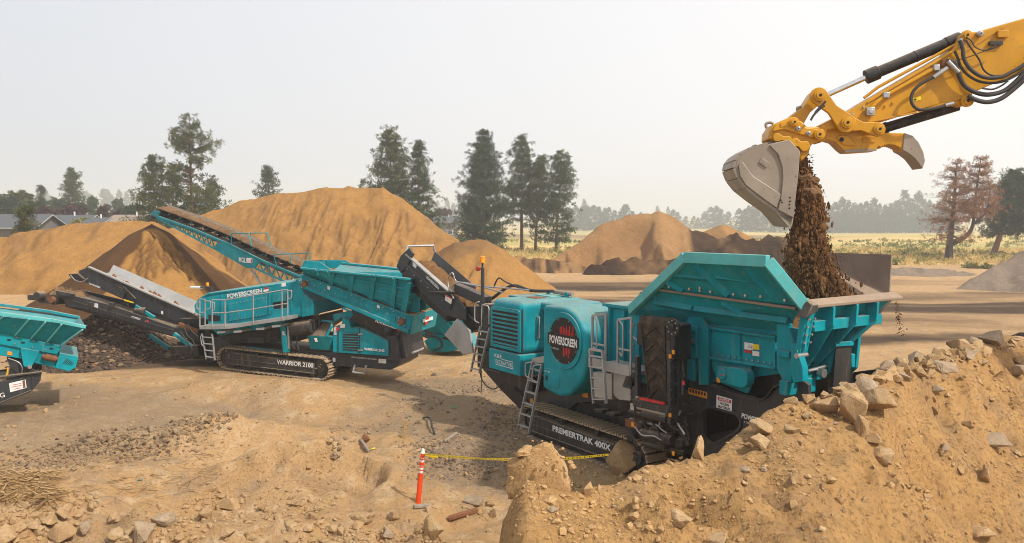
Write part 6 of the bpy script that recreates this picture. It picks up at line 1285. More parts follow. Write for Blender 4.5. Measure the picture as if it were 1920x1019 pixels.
pine(505, 317, 400, 165, 62, 'hazy pine rising alone behind the crest of the tallest stockpile', c0=.05, nb=110, seed=4, leaf='needle_blue', prof=.6)
pine(733, 249, 440, 132, 104, 'broad pine rising from behind the peak of the tallest stockpile', c0=.04, nb=150, seed=5, prof=.55, dens=1.15, leaf='needle_olive')
pine(786, 271, 440, 130, 84, 'cone-shaped pine on the slope side of the broad stockpile pine', c0=.04, nb=120, seed=6, prof=.8, dens=1.1)
pine(908, 253, 460, 136, 92, 'tallest dark dense pine directly behind the small sand heap', c0=.03, nb=210, seed=7, leaf='needle_blue', prof=.62, dens=1.25)
pine(978, 262, 472, 144, 74, 'straight tall pine with bare lower trunk beside the dense dark pine', c0=.28, nb=120, seed=8, prof=.55, dens=1.1)
pine(1003, 300, 474, 142, 56, 'thinner pine in the middle of the three-trunk group', c0=.22, nb=90, seed=9, prof=.5, lean=1., leaf='needle_olive')
pine(1042, 289, 475, 141, 70, 'ragged pine leaning outward at the end of the three-trunk group', c0=.12, nb=100, seed=10, prof=.45, lean=.8, dens=1.2)
# dead brown tree with two leaders, and the green pine behind it
b0 = gnd(1780, 489); sD = b0[1]/F
def lp_(px, py): return ((px-1780)*sD, 0, (489-py)*sD)
conifer('dead_pine', tuple(b0), [([lp_(1779, 492), lp_(1780, 455), lp_(1785, 380), lp_(1787, 308)], .62, .05, .52, .22), ([lp_(1784, 456), lp_(1806, 445), lp_(1821, 425), lp_(1825, 370), lp_(1832, 300)], .42, .05, .45, .30), ([lp_(1824, 420), lp_(1846, 395), lp_(1852, 345)], .2, .04, .18, .15)],
        4.7, .2, 'dead rust-brown pine with a forked trunk at the field edge', nb=250, seed=11, leaf='needle_brown', bark='bark_dead', prof=.5, droop=.2, per=10, sparse=.25, L=.32, tuft=.22, inner=.42, dens=1.3)
b1 = gnd(1862, 481); s2 = b1[1]/F
def lq(px, py): return ((px-1862)*s2, 0, (481-py)*s2)
conifer('pine_tree', tuple(b1), [([lq(1861, 484), lq(1874, 440), lq(1890, 390), lq(1893, 330)], .5, .08, 1., .25)], 4.6, .25, 'leaning green pine growing just behind the dead brown pine', nb=150, seed=12, leaf='needle_blue', prof=.45, dens=1.2, skew=(.25, 0))
# trees and shrubs around the houses
pine(138, 321, 420, 190, 44, 'tallest pine above the purple-leaved trees and house roofs', c0=.1, nb=110, seed=13, leaf='needle_olive', prof=.55, L=.5)
pine(80, 351, 420, 185, 26, 'narrow pointed conifer beside the purple-leaved trees', name='conifer', c0=.02, nb=80, seed=14, leaf='needle_blue', prof=.9)
pine(48, 397, 438, 84, 56, 'small bushy juniper growing at the end of the sand bank', name='juniper', c0=.0, nb=85, seed=15, leaf='needle_olive', prof=.6, L=.3, dens=1.6)
def roundtree(px, pyt, pyb, D, wpx, label, leaf, seed, name='leafy_tree', n=260, per=14, group=None):
    r = np.random.default_rng(seed+50); b = atd(px, pyb, D); g = hz(np.array([b[0]]), np.array([D]))[0]; Hh = atd(px, pyt, D)[2]-g; R = wpx/2*D/F
    T = empty(name, (b[0], D, g), label=label, cat='tree', group=group); MB().tube([(0, 0, -.2), (.1, 0, Hh*.3), (0, .1, Hh*.6)], [.25, .2, .08], 6).build('trunk', M['bark'], T)
    lob = [(r.normal(0, .45)*R, r.normal(0, .4)*R, Hh*(.42+.4*r.uniform()), R*r.uniform(.35, .6)) for _ in range(9)]+[(0, 0, Hh*.78, R*.4), (0, 0, Hh*.5, R*.75)]; c_ = []
    for i in range(n):
        l = lob[r.integers(len(lob))]; d = r.normal(size=3); d /= np.linalg.norm(d); q = np.array(l[:3])+d*l[3]*r.uniform(.6, 1.05)*np.array([1, 1, .85]); c_.append((q[0], q[1], min(max(q[2], .3), Hh)))
    v, f, tone = tufts(np.array(c_), .5, per, .55, .16, seed, .1); link('crown', mesh_np('crown', v, f, False, {'tone': tone}), M[leaf], T); return T
for i, a in enumerate([(22, 346, 425, 160, 62, 'broad mixed green tree above the house roof at the picture edge', 'needle_olive'), (-12, 352, 425, 162, 50, 'green tree partly cut off by the left picture edge', 'needle_olive'), (50, 362, 425, 158, 40, 'lower shoulder tree joining the broad green tree', 'needle_olive'),
     (80, 375, 415, 150, 34, 'purple-leaved tree below the narrow pointed conifer', 'leaf_purple'), (112, 384, 415, 152, 40, 'low purple-leaved tree between two greener gaps', 'leaf_purple'), (150, 376, 415, 150, 44, 'widest purple-leaved tree in front of the tallest house pine', 'leaf_purple'),
     (195, 375, 415, 148, 32, 'upright purple-leaved tree over the pale gabled roof', 'leaf_purple'), (232, 385, 415, 155, 34, 'dark purple-blue tree next to the bushy olive pine', 'leaf_purple'),
     (102, 363, 410, 195, 26, 'light green tree behind the purple leaves', 'leaf_green'), (178, 360, 410, 200, 24, 'rounded green tree between two purple-leaved trees', 'leaf_green'), (218, 362, 410, 230, 30, 'hazy grey-green tree left of the bushy olive pine', 'needle_blue'),
     (122, 368, 410, 205, 24, 'paler green tree under the tallest house pine', 'leaf_green'), (94, 408, 424, 122, 36, 'low green bush in front of the long grey roof', 'leaf_green'), (158, 402, 420, 120, 26, 'yellow-green bush at the roof edge', 'leaf_sage'),
     (830, 391, 416, 230, 40, 'dark purple bush line beside the stockpile foot', 'leaf_purple'), (430, 378, 405, 220, 30, 'hazy low tree between the tall ponderosa and the stockpile', 'needle_blue'), (8, 360, 425, 150, 44, 'dense dark tree low behind the edge house roof', 'needle_blue'), (62, 372, 420, 152, 40, 'dark rounded tree behind the juniper', 'needle_blue'), (130, 372, 415, 156, 44, 'dark green tree filling the gap under the tallest house pine', 'needle_blue'), (250, 374, 412, 150, 36, 'dark green tree tucked behind the bushy olive pine', 'needle_blue'), (865, 452, 470, 128, 18, 'small round shrub left of the dense dark pine', 'leaf_green')]): roundtree(*a, 400+i)
# ------------------------------------------------------------------ hazy tree lines: few shapes, many copies
far_shapes = []
for i in range(6):
    r = np.random.default_rng(900+i); c_ = []
    for k in range(150):
        s = r.uniform(0, 1); R = (.28+.04*(i % 3))*(1-s)**(.6+.1*(i % 3))+.02; a = r.uniform(0, 6.28); q = R*math.sqrt(r.uniform(.15, 1)); c_.append((q*math.cos(a), q*math.sin(a), .06+.92*s))
    v, f, tone = tufts(np.array(c_), .03, 9, .062, .016, 900+i, .1); v2 = v.copy(); me = mesh_np('far_conifer', v2, f, False, {'tone': tone}); me.materials.append(M['needle_blue']); far_shapes.append(me)
def far_tree(px, pyt, D, wf, label, group, i):
    x = (px-960)/F*D; z0 = hz(np.array([x]), np.array([D]))[0]; top = atd(px, pyt, D)[2]; h = top-z0
    o = link('conifer', far_shapes[i % 6]); o.location = (x, D, z0-.3); o.scale = (h*wf, h*wf, h); o.rotation_euler = (0, 0, i*1.3); return tag(o, label, 'tree', group)
skyline = [(1565, 379), (1578, 370), (1590, 376), (1600, 379), (1612, 381), (1622, 378), (1636, 371), (1646, 382), (1658, 384), (1668, 380), (1680, 376), (1693, 357), (1704, 372), (1719, 359), (1730, 374), (1555, 384), (1545, 386), (1532, 385), (1715, 384), (1742, 376), (1756, 384), (1770, 380)]
for i, (px, py) in enumerate(skyline): far_tree(px, py, 625+rng.uniform(-15, 30), .95, 'hazy blue-grey conifer in the dense line behind the falling soil', 'dense hazy conifer line', i)
for i in range(40): far_tree(1530+i*6.5+rng.normal(0, 2), rng.uniform(388, 408), 600+rng.uniform(-8, 8), 1.0, 'lower hazy conifer along the front of the dense line', 'front row of the hazy conifer line', i)
for i, (px, py) in enumerate([(1385, 391), (1396, 392), (1403, 386), (1414, 381), (1422, 385), (1436, 388), (1448, 386), (1460, 384), (1472, 388), (1484, 384), (1496, 388), (1508, 386), (1520, 384)]): far_tree(px, py, 640+rng.uniform(-15, 25), 1.1, 'hazy conifer in the line left of the bucket', 'hazy conifers left of the bucket', i)
for i, (px, py) in enumerate([(1332, 388), (1343, 386), (1352, 392), (1365, 396), (1262, 393), (1270, 398), (1285, 405), (1300, 405), (1308, 408), (1320, 396)]): far_tree(px, py, 760+rng.uniform(-20, 20), 1.2, 'faint conifer over the shoulder of the dug-out pile', 'faint conifers over the dug-out pile', i)
for i, (px, py) in enumerate([(1068, 390), (1080, 386), (1092, 388), (1100, 384), (1113, 385), (1122, 388), (1134, 390), (1140, 389), (1152, 394), (1166, 390), (1173, 383), (1185, 396), (1060, 394), (1200, 398)]): far_tree(px, py, 680+rng.uniform(-20, 20), 1.2, 'hazy conifer between the leaning pine and the dug-out pile', 'hazy conifers left of the dug-out pile', i)
for i, (px, py) in enumerate([(76, 362), (90, 354), (98, 368), (165, 357), (172, 364), (196, 355), (204, 356), (226, 357), (240, 360), (64, 368), (212, 366), (250, 364), (30, 372), (820, 376), (838, 372), (850, 380), (862, 384), (1095, 374), (1232, 386), (1252, 388), (1500, 380)]): far_tree(px, py, 900+rng.uniform(-30, 40), .75, 'very faint pale conifer farthest back in the smoke', 'palest distant conifers', i)
# ------------------------------------------------------------------ houses
M['roof_grey'] = flat('grey_shingle', (.10, .105, .115), .9); M['roof_tan'] = flat('tan_shingle', (.30, .23, .18), .9); M['siding'] = flat('pale_siding', (.17, .16, .155), .8); M['trim'] = flat('weathered_trim', (.42, .42, .42), .7); M['pane'] = flat('window_glass', (.05, .06, .07), .1)
def house(px0, px1, py_r, py_e, D, label, roof='roof_grey', gable=True, deep=8.):
    a, b = atd(px0, py_e, D), atd(px1, py_e, D); zr = atd(px0, py_r, D+deep/2)[2]; ze = a[2]; Lh = b[0]-a[0]; z0 = hz(np.array([a[0]]), np.array([D]))[0]
    T = empty('house', (a[0], D, z0), label=label, cat='house'); ze -= z0; zr -= z0
    wl = MB().prism([(0, .5, 0), (0, deep-.5, 0), (0, deep-.5, ze), (0, deep/2, zr-.15), (0, .5, ze)], (Lh, 0, 0)).build('wall', M['siding'], T)
    for s, nm in ((0, 'front'), (1, 'back')):
        y0 = -.2 if s == 0 else deep+.2; MB().loft([(-.5, y0, ze-.1), (-.5, deep/2, zr), (-.5, deep/2, zr+.15), (-.5, y0, ze+.05)], [(Lh+.5, y0, ze-.1), (Lh+.5, deep/2, zr), (Lh+.5, deep/2, zr+.15), (Lh+.5, y0, ze+.05)]).build('roof', M[roof], T)
        MB().bar((Lh+.52, y0, ze), (Lh+.52, deep/2, zr+.05), .05, .12).build('fascia', M['trim'], T)
    MB().bar((-.5, -.24, ze-.02), (Lh+.5, -.24, ze-.02), .06, .12).build('gutter', M['trim'], T)
    MB().cyl((Lh*.6, deep*.45, zr-.5), (Lh*.6, deep*.45, zr+.6), .12, n=8).build('flue', M['white'], T)
    for k in (.25, .7):
        f_ = MB().box(Lh*k-.6, Lh*k+.6, .44, .5, 1.0, 2.2).build('window', M['white'], T); MB().box(Lh*k-.5, Lh*k+.5, .42, .44, 1.1, 2.1).build('pane', M['pane'], f_)
house(-60, 62, 404, 428, 112, 'grey-roofed house at the picture edge behind the juniper'); house(66, 150, 405, 424, 122, 'long grey-roofed house behind the sand bank')
house(148, 178, 410, 424, 116, 'low blue-grey roof between the long roof and the pale gable'); house(196, 262, 405, 420, 118, 'tan-roofed house with pale gable near the olive pine', 'roof_tan'); house(815, 856, 407, 417, 210, 'distant grey-roofed house beside the stockpile foot')
# ------------------------------------------------------------------ dry field growth
n = 900; yy = rng.uniform(104, 210, n); xx = (rng.uniform(840, 1990, n)-960)/F*yy; keep = fbm(xx, yy, 16, 3, 201) > -.06; xx, yy = xx[keep], yy[keep]
c_ = []
for x, y in zip(xx, yy):
    s = rng.uniform(.2, .55); zz = hz(np.array([x]), np.array([y]))[0]
    for k in range(5): c_.append((x+rng.normal(0, s), y+rng.normal(0, s), zz+rng.uniform(.05, s*1.2)))
v, f, tone = tufts(np.array(c_), .2, 8, .38, .09, 77, .6); o = link('field_shrubs', mesh_np('field_shrubs', v, f, False, {'tone': tone}), M['leaf_sage']); tag(o, 'low yellow-green brush dotted over the dry field', 'brush', kind='stuff')
n = 5200; yy = rng.uniform(101, 150, n); xx = (rng.uniform(850, 1960, n)-960)/F*yy; P = np.stack([xx, yy, hz(xx, yy)], -1)
M['straw'] = leafmat('dry_grass', (.44, .31, .11), (.56, .41, .16), (.66, .50, .23)); v, f, tone = tufts(P, .15, 5, .55, .05, 78, 1.6); o = link('dry_grass', mesh_np('dry_grass', v, f, False, {'tone': tone}), M['straw']); tag(o, 'straw-coloured dry grass along the near edge of the field', 'grass', kind='stuff')
for i, (px, py, w_, lb) in enumerate([(1705, 478, 40, 'yellow-green bush left of the dead pine trunk'), (1822, 505, 22, 'yellow-green bush under the forked dead pine'), (1850, 506, 16, 'smaller bush next to the grey gravel pile'), (1672, 497, 26, 'low bush beside the hopper far plate')]):
    g = gnd(px, py); r = w_/2*g[1]/F; c_ = rng.normal(size=(60, 3))*np.array([r*.5, r*.5, r*.18])+np.array([0, 0, r*.3]); v, f, tone = tufts(c_, .2, 10, .4, .08, 500+i, .5); o = link('bush', mesh_np('bush', v, f, False, {'tone': tone}), M['leaf_sage']); o.location = g; tag(o, lb, 'bush')
# ------------------------------------------------------------------ rocks
RM = [rock_mesh(s, 10+s % 4, 2, .09) for s in range(10)]; RS = [rock_mesh(40+s, 12, 0) for s in range(8)]
for me in RS: me.shade_flat()
def boulder(px, py, w_, h_, label, mat='rock', k=0, sink=.45, flatn=None, D=None, rz=None):
    p = hit(px, py+h_*.35) if D is None else atd(px, py+h_*.35, D); s = w_/2*p[1]/F; hh = h_/2*p[1]/F
    o = link('boulder', RM[k % 10].copy()); o.data.materials.clear(); o.data.materials.append(M[mat]); o.location = (p[0], p[1], p[2]+hh*(1-sink)); o.scale = (s*1.02, s*.9, hh*1.05); o.rotation_euler = (0, 0, k*1.7 if rz is None else rz)
    return tag(o, label, 'boulder')
BL = [(1530, 722, 68, 50, 'large tan boulder against the crusher chassis under the rubber flap', 'rock'), (1475, 748, 34, 22, 'small rounded tan rock left of the boulder under the flap', 'rock'), (1594, 764, 58, 66, 'tall grey-tan boulder in the middle of the mound crest', 'rock'),
      (1650, 752, 64, 42, 'angular brown boulder overhanging a dark gap on the mound crest', 'rock'), (1617, 727, 46, 38, 'pale speckled rock behind the angular brown boulder', 'rock_grey'), (1545, 756, 54, 40, 'smooth beige boulder below the flap boulder', 'rock'),
      (1608, 800, 42, 38, 'tan rock at the foot of the tall grey-tan boulder', 'rock'), (1440, 800, 60, 34, 'flat tan rock beside the POWERSCREEN lettering', 'rock'), (1420, 830, 44, 30, 'light tan rock lower on the mound end below the danger sign', 'rock'),
      (1310, 843, 38, 48, 'upright tan rock in front of the crusher side opening', 'rock'), (1277, 852, 34, 24, 'low tan rock left of the upright rock', 'rock'), (1865, 826, 62, 42, 'brown wedge-shaped rock on the upper slope near the picture edge', 'rock_grey'),
      (1654, 856, 52, 44, 'pale-faced tan rock in the middle of the mound slope', 'rock'), (1637, 823, 36, 28, 'rounded tan rock above the pale-faced rock', 'rock'), (1850, 889, 40, 40, 'tan pointed rock below the brown wedge-shaped rock', 'rock'),
      (1818, 792, 34, 26, 'half-buried tan rock above the brown wedge rock', 'rock'), (1276, 974, 64, 42, 'smooth tan rock lying on the slope at the bottom of the picture', 'rock'), (1345, 1004, 40, 48, 'triangular tan rock at the bottom picture edge', 'rock'),
      (1838, 1000, 74, 36, 'long half-buried tan rock at the bottom right of the slope', 'rock'), (1512, 986, 24, 20, 'small round rock low on the slope', 'rock'), (1722, 674, 34, 24, 'grey-brown rock on the crest nearest the hopper spill', 'rock_grey'), (1660, 688, 36, 26, 'brown rock at the low end of the far rock row', 'rock_grey'),
      (1690, 684, 30, 22, 'squat tan rock in the far rock row', 'rock'), (1755, 668, 34, 22, 'tan rock midway along the far rock row', 'rock'), (1800, 652, 44, 26, 'dark tan rock towards the top of the far rock row', 'rock'), (1835, 642, 34, 24, 'grey rock near the top of the far rock row', 'rock_grey'),
      (1872, 640, 70, 32, 'big grey-brown slab at the top end of the far rock row', 'rock_grey'), (1905, 628, 40, 22, 'dark rock where the far rock row meets the picture edge', 'rock_dark'), (1815, 668, 46, 32, 'light grey rock below the far rock row', 'rock_grey'), (1765, 690, 74, 24, 'pale flat slab lying below the far rock row', 'rock_grey'),
      (1738, 706, 34, 22, 'small tan rock under the pale flat slab', 'rock'), (1690, 712, 32, 24, 'pale angular rock between the slab and the angular brown boulder', 'rock_grey'), (1912, 694, 34, 26, 'grey rock cut by the right picture edge', 'rock_grey'), (1758, 730, 26, 18, 'small grey rock on the smooth upper slope', 'rock_grey'),
      (1770, 842, 26, 20, 'grey stone left of the brown wedge rock', 'rock_grey'), (1100, 912, 30, 40, 'tan rock on the shoulder of the packed earth block', 'rock')]
for i, b in enumerate(BL): g_ = 1.22 if i < 10 or 20 <= i < 32 else 1.; boulder(b[0], b[1]-(4 if g_ > 1 else 0), b[2]*g_, b[3]*g_, b[4], b[5], k=i)
boulder(1170, 862, 80, 76, 'large pyramid-shaped tan boulder standing in front of the crusher track lettering', 'rock', k=4, sink=.15)
LB = [(97, 975, 44, 28, 'blocky yellow-tan rock in the bottom-left rock cluster', 'rock'), (118, 995, 66, 44, 'largest tan rock in the bottom-left rock cluster', 'rock'), (306, 966, 58, 46, 'pale angular grey rock standing at the left lower edge', 'rock_grey'), (264, 992, 62, 46, 'grey-tan rock leaning against the pale angular rock', 'rock_grey'),
      (222, 998, 48, 32, 'low tan rock beside the grey leaning rock', 'rock'), (160, 988, 34, 34, 'dark grey rock between two tan rocks at the lower left', 'rock_grey'), (122, 955, 46, 28, 'yellowish rock topping the bottom-left cluster', 'rock'), (20, 1000, 60, 44, 'tan boulder in the bottom-left corner', 'rock'), (60, 985, 36, 24, 'small tan rock beside the corner boulder', 'rock'),
      (387, 962, 32, 26, 'small tan rock right of the pale angular rock', 'rock'), (430, 944, 48, 30, 'rounded tan rock on the stony lip', 'rock'), (494, 950, 28, 17, 'small brown wedge rock on the stony lip', 'rock'), (742, 962, 34, 30, 'brown-faced rock below the orange post', 'rock'), (815, 988, 58, 58, 'tall split tan rock at the bottom right of the orange post', 'rock'),
      (886, 934, 48, 32, 'smooth grey-tan rock right of the orange post', 'rock_grey'), (920, 944, 24, 20, 'small tan rock against the packed earth block', 'rock'), (926, 962, 24, 24, 'pale rock wedged beside the packed earth block', 'rock'), (727, 1002, 28, 26, 'whitish block at the bottom edge left of the split rock', 'rock_grey'), (428, 999, 32, 20, 'tan rock at the bottom edge below the rounded rock', 'rock'),
      (470, 999, 28, 18, 'flat tan rock at the bottom edge', 'rock'), (671, 983, 30, 18, 'half-buried brown rock below the scooped mound', 'rock'), (585, 968, 30, 16, 'thin tan rock on the stony lip below the scooped mound', 'rock'), (540, 978, 26, 16, 'small tan rock left of the thin rock', 'rock')]
for i, b in enumerate(LB): boulder(*b[:5], b[5], k=i+3, sink=.5)
# packed earth block at the mound edge
p = atd(1016, 900, 9.75); me = rock_mesh(77, 13, 5, .15); me.materials.append(M['mound']); o = link('earth_block', me); o.location = (p[0], p[1]+.12, p[2]-.10); o.scale = (.47, .42, .56); o.rotation_euler = (.1, -.12, .5); tag(o, 'crumbly block of packed earth at the left end of the mound', 'earth block')
p = atd(985, 848, 9.7); me = rock_mesh(78, 18, 2, .2); me.materials.append(M['mound']); o2 = link('earth_clod', me); o2.location = (p[0], p[1]+.1, p[2]-.05); o2.scale = (.13, .13, .09); tag(o2, 'earth clod perched on top of the packed earth block', 'clod')
q3 = rng.normal(size=(150, 3)); q3 /= np.linalg.norm(q3, axis=1)[:, None]; q3 = q3*np.array([.42, .38, .54])*rng.uniform(.90, 1.0, (150, 1))+np.array([o.location.x, o.location.y, o.location.z]); cr_ = scatter('block_crumbs', q3-np.array(o.location), rng.gamma(1.2, .009, 150)+.005, M['mound'], parent=None); cr_.location = o.location; tag(cr_, 'crumbs stuck to the block of packed earth', 'crumbs', kind='stuff')
# stones on the mound and lip, the larger ones singly
def on_view(n, x0, x1, y0, y1, fn=None):
    out = []
    px = rng.uniform(x0, x1, n); py = rng.uniform(y0, y1, n)
    return px, py
def hits(px, py, ymax=45):
    px = np.asarray(px); py = np.asarray(py); R = FWD[None]+np.array([[1., 0, 0]])*((px-960)/F)[:, None]+UPV[None]*((509.5-py)/F)[:, None]; kx = R[:, 0]/R[:, 1]; kz = R[:, 2]/R[:, 1]
    lo = np.full(len(px), 5.); done = np.zeros(len(px), bool)
    for Yv in np.arange(5, ymax, .12):
        m_ = ~done & (hz(kx*Yv, np.full(len(px), Yv)) > H+kz*Yv); lo[m_] = Yv; done |= m_
    hi = lo.copy(); lo = hi-.12
    for _ in range(6):
        md_ = (lo+hi)/2; up_ = hz(kx*md_, md_) > H+kz*md_; hi = np.where(up_, md_, hi); lo = np.where(up_, lo, md_)
    return np.stack([kx*lo, lo, hz(kx*lo, lo)], -1)
px = rng.uniform(960, 1915, 230); py = rng.uniform(640, 1015, 230); P = hits(px, py); P = P[(P[:, 1] < 22) & (P[:, 1] > 5.2)]
for i, p in enumerate(P):
    o = link('stone', RS[i % 8], None, ground); s = (.025+.05*rng.uniform()**2)*(.6+p[1]/22); o.location = p+np.array([0, 0, s*.1]); o.scale = (s, s*.85, s*.65); o.rotation_euler = tuple(rng.uniform(0, 6, 3))
px = rng.uniform(0, 930, 45); py = rng.uniform(950, 1015, 45); P = hits(px, py)
for i, p in enumerate(P):
    if p[1] > 19: continue
    o = link('stone', RS[i % 8], None, ground); s = rng.uniform(.06, .15); o.location = p+np.array([0, 0, s*.1]); o.scale = (s, s*.85, s*.65); o.rotation_euler = tuple(rng.uniform(0, 6, 3))
for me in RS: me.materials.append(M['rock'])
px = rng.uniform(1480, 1918, 400); py = np.interp(px, [1480, 1620, 1700, 1830, 1918], [755, 720, 688, 652, 636])+rng.gamma(1.5, 9, 400)-6; P = hits(px, py); P = P[(P[:, 1] > 8) & (P[:, 1] < 24)]
for i, p in enumerate(P[:170]):
    o = link('stone', RS[i % 8], None, ground); s = (.05+.13*rng.uniform()**1.6)*(.5+p[1]/26); o.location = p+np.array([0, 0, s*.2]); o.scale = (s, s*.85, s*.65); o.rotation_euler = tuple(rng.uniform(-.5, .5, 2))+(rng.uniform(0, 6),)
def field_of_stones(name, n, box, szf, mat, label, ymax=45, cond=None, **k):
    px = rng.uniform(box[0], box[1], n); py = rng.uniform(box[2], box[3], n); P = hits(px, py, ymax); ok = (P[:, 1] > 5.1) & (fbm(P[:, 0], P[:, 1], 1.6, 3, 301)+rng.normal(0, .12, len(P)) > -.08)
    ex = np.minimum(np.minimum(px-box[0], box[1]-px)/60, np.minimum(py-box[2], box[3]+400-py)/25); ok &= (rng.uniform(0, 1, len(px)) < np.where(np.array(box[1] > 1900) & (px > box[0]+60), 1, ex)) | np.array(box[0] == 0) & (px < 60)
    if cond is not None: ok &= cond(P)
    P = P[ok]; s = szf(len(P))*(.55+P[:, 1]/26); P[:, 2] += s*.15; o = scatter(name, P, s, mat, **k); return tag(o, label, 'stones', kind='stuff')
field_of_stones('mound_clods', 9000, (930, 1920, 610, 1019), lambda n: rng.gamma(1.0, .011, n)+.004, M['mound'], 'small clods and pebbles strewn over the spoil mound', 30)
field_of_stones('mound_pebbles', 700, (930, 1920, 610, 1019), lambda n: rng.gamma(1.5, .007, n)+.005, M['rock_grey'], 'paler pebbles strewn over the spoil mound', 30)
field_of_stones('lip_clods', 2600, (0, 940, 925, 1019), lambda n: rng.gamma(1.2, .016, n)+.006, M['rock'], 'clods and pebbles along the stony lip', 30)
field_of_stones('floor_pebbles', 2600, (0, 980, 690, 940), lambda n: rng.gamma(1.1, .009, n)+.004, M['rock'], 'scattered pebbles on the pit floor', 40)
field_of_stones('track_gravel', 5000, (740, 1020, 690, 900), lambda n: rng.gamma(1.3, .008, n)+.005, M['gravel'], 'grey gravel beside the crusher track', 40)
# stony strip on the left
def strip_c(P):
    a = gnd(20, 880); b = gnd(420, 820); t = (P[:, 0]-a[0])/(b[0]-a[0]); yc = a[1]+(b[1]-a[1])*t; return (np.abs(P[:, 1]-yc+rng.normal(0, .5, len(P))) < 2.0-.6*t) & (t < 1.15)
GS = tag(empty('cobble_strip', gnd(200, 860), label='strip of loose grey-brown cobbles along the left foreground', cat='cobbles'))
px = rng.uniform(-40, 460, 900); py = rng.uniform(775, 930, 900); P = hits(px, py, 40); P = P[strip_c(P)]
RC = [rock_mesh(140+s, 12, 0) for s in range(8)]
for i, me in enumerate(RC): me.shade_flat(); me.materials.append(M['cobble' if i % 4 else 'rock_dark'])
for i, p in enumerate(P[:230]):
    o = link('cobble', RC[i % 8], None, GS); s = rng.uniform(.04, .09); o.location = np.array(p)-np.array(GS.location)+np.array([0, 0, s*.1]); o.scale = (s, s*.85, s*.7); o.rotation_euler = tuple(rng.uniform(0, 6, 3))
px = rng.uniform(-40, 460, 6500); py = rng.uniform(775, 930, 6500); P = hits(px, py, 40); P = P[strip_c(P)]; s = rng.gamma(1.6, .015, len(P))+.007; P[:, 2] += s*.2
o = scatter('small_cobble', P-np.array(GS.location), s, M['cobble'], parent=GS)
px = rng.uniform(620, 940, 900); py = 800+60*rng.uniform(0, 1, 900)+(px-620)*-.05; P = hits(px, py, 40); P = P[fbm(P[:, 0], P[:, 1], 1.2, 2, 207)+rng.normal(0, .1, len(P)) > .08]; o = scatter('rubble', P, rng.gamma(1.6, .017, len(P))+.008, M['cobble']); tag(o, 'patches of grey rubble between the two machines', 'rubble', kind='stuff')
# coarse dark rock pile under the oversize conveyor
rc = gnd(205, 668); RP = empty('rock_pile', (rc[0], rc[1], 0), label='heap of dark broken rock under the oversize conveyor', cat='rock pile')
def hp_(x, y):
    r1 = np.hypot(x, y/1.0); z = 2.15-.60*r1; z2 = .55-.22*np.hypot((x-3.2)/1.3, y+.3); z3 = .9-.45*np.hypot((x+1.2)/1.2, y+1.2); return np.maximum(np.maximum(np.maximum(z, z2), z3)+fbm(x, y, 1.2, 3, 211)*.3, -.3)
v, f, X, Y = grid(np.arange(-5.5, 7.5, .15), np.arange(-4.5, 4.5, .15), hp_); link('rock_core', mesh_np('rock_core', v, f, True), M['rock_dark'], RP)
RD = [rock_mesh(240+s, 11, 0) for s in range(8)]
for i, me in enumerate(RD): me.shade_flat(); me.materials.append(M['rock_dark' if i % 4 else 'rust'])
def surf(n):
    x = rng.normal(.6, 2.2, n); y = rng.normal(-.7, 1.7, n); z = hp_(x, y); k = (z > -.12) & (y < 1.5); return np.stack([x, y, z], -1)[k]
P = surf(560)[:280]
for i, p in enumerate(P): o = link('rock', RD[i % 8], None, RP); s = rng.uniform(.09, .19); o.location = p; o.scale = (s*1.2, s, s*.6); o.rotation_euler = tuple(rng.uniform(-.8, .8, 2))+(rng.uniform(0, 6),)
P = surf(5200); scatter('small_rock', P, rng.gamma(2.2, .026, len(P))+.015, M['rock_dark'], (.45, .8), parent=RP)
P = surf(700)+np.array([0, 0, .03]); scatter('brown_rock', P, rng.gamma(2.2, .022, len(P))+.015, M['cobble'], (.45, .8), parent=RP)
# straw and wood litter at the left edge
def sticks(n, px0, px1, py0, py1, ln, r, tilt=.15):
    m = MB(); px = rng.uniform(px0, px1, n); py = rng.uniform(py0, py1, n); P = hits(px, py, 40)
    for p in P: a = rng.normal(.3, .7); l = rng.uniform(*ln); d = V((math.cos(a), math.sin(a), rng.normal(0, tilt)))*l/2; p = V(p)+V((0, 0, .03+rng.uniform(0, .1))); m.tube([p-d, p+d], rng.uniform(*r), 3)
    return m
M['straw_wood'] = flat('splintered_wood', (.40, .26, .12), .9)
o = sticks(420, -20, 105, 890, 945, (.15, .6), (.006, .016), .3).build('wood_litter', M['straw_wood'], kind='stuff'); tag(o, 'splintered straw-coloured wood litter at the left edge', 'litter')
o = sticks(110, 100, 420, 850, 950, (.08, .5), (.005, .012)).build('twig_litter', M['straw_wood'], kind='stuff'); tag(o, 'thin twigs scattered on the sand beyond the wood litter', 'litter')
M['wood_grey'] = flat('weathered_wood', (.30, .25, .20), .9)
def piece(name, pts, r, mat, label, cat): o = MB().tube(spline([V(hit(*p))+V((0, 0, z)) for p, z in pts], 4), r, 7).build(name, M[mat], smooth=50); return tag(o, label, cat)
b_ = V(hit(755, 822)); o = MB().loft([b_+V(k) for k in ((-.06, 0, 0), (.06, 0, 0), (.06, .05, 0), (-.06, .05, 0))], [b_+V(k) for k in ((.02, 0, .25), (.12, 0, .22), (.12, .05, .22), (.02, .05, .25))]).loft([b_+V(k) for k in ((.02, 0, .25), (.12, 0, .22), (.12, .05, .22), (.02, .05, .25))], [b_+V(k) for k in ((.0, 0, .5), (.09, .02, .52), (.09, .06, .52), (0, .05, .5))]).build('wood_stub', M['straw_wood'], bevel=.015); tag(o, 'twisted ochre wood stub sticking up from the rubble', 'wood')
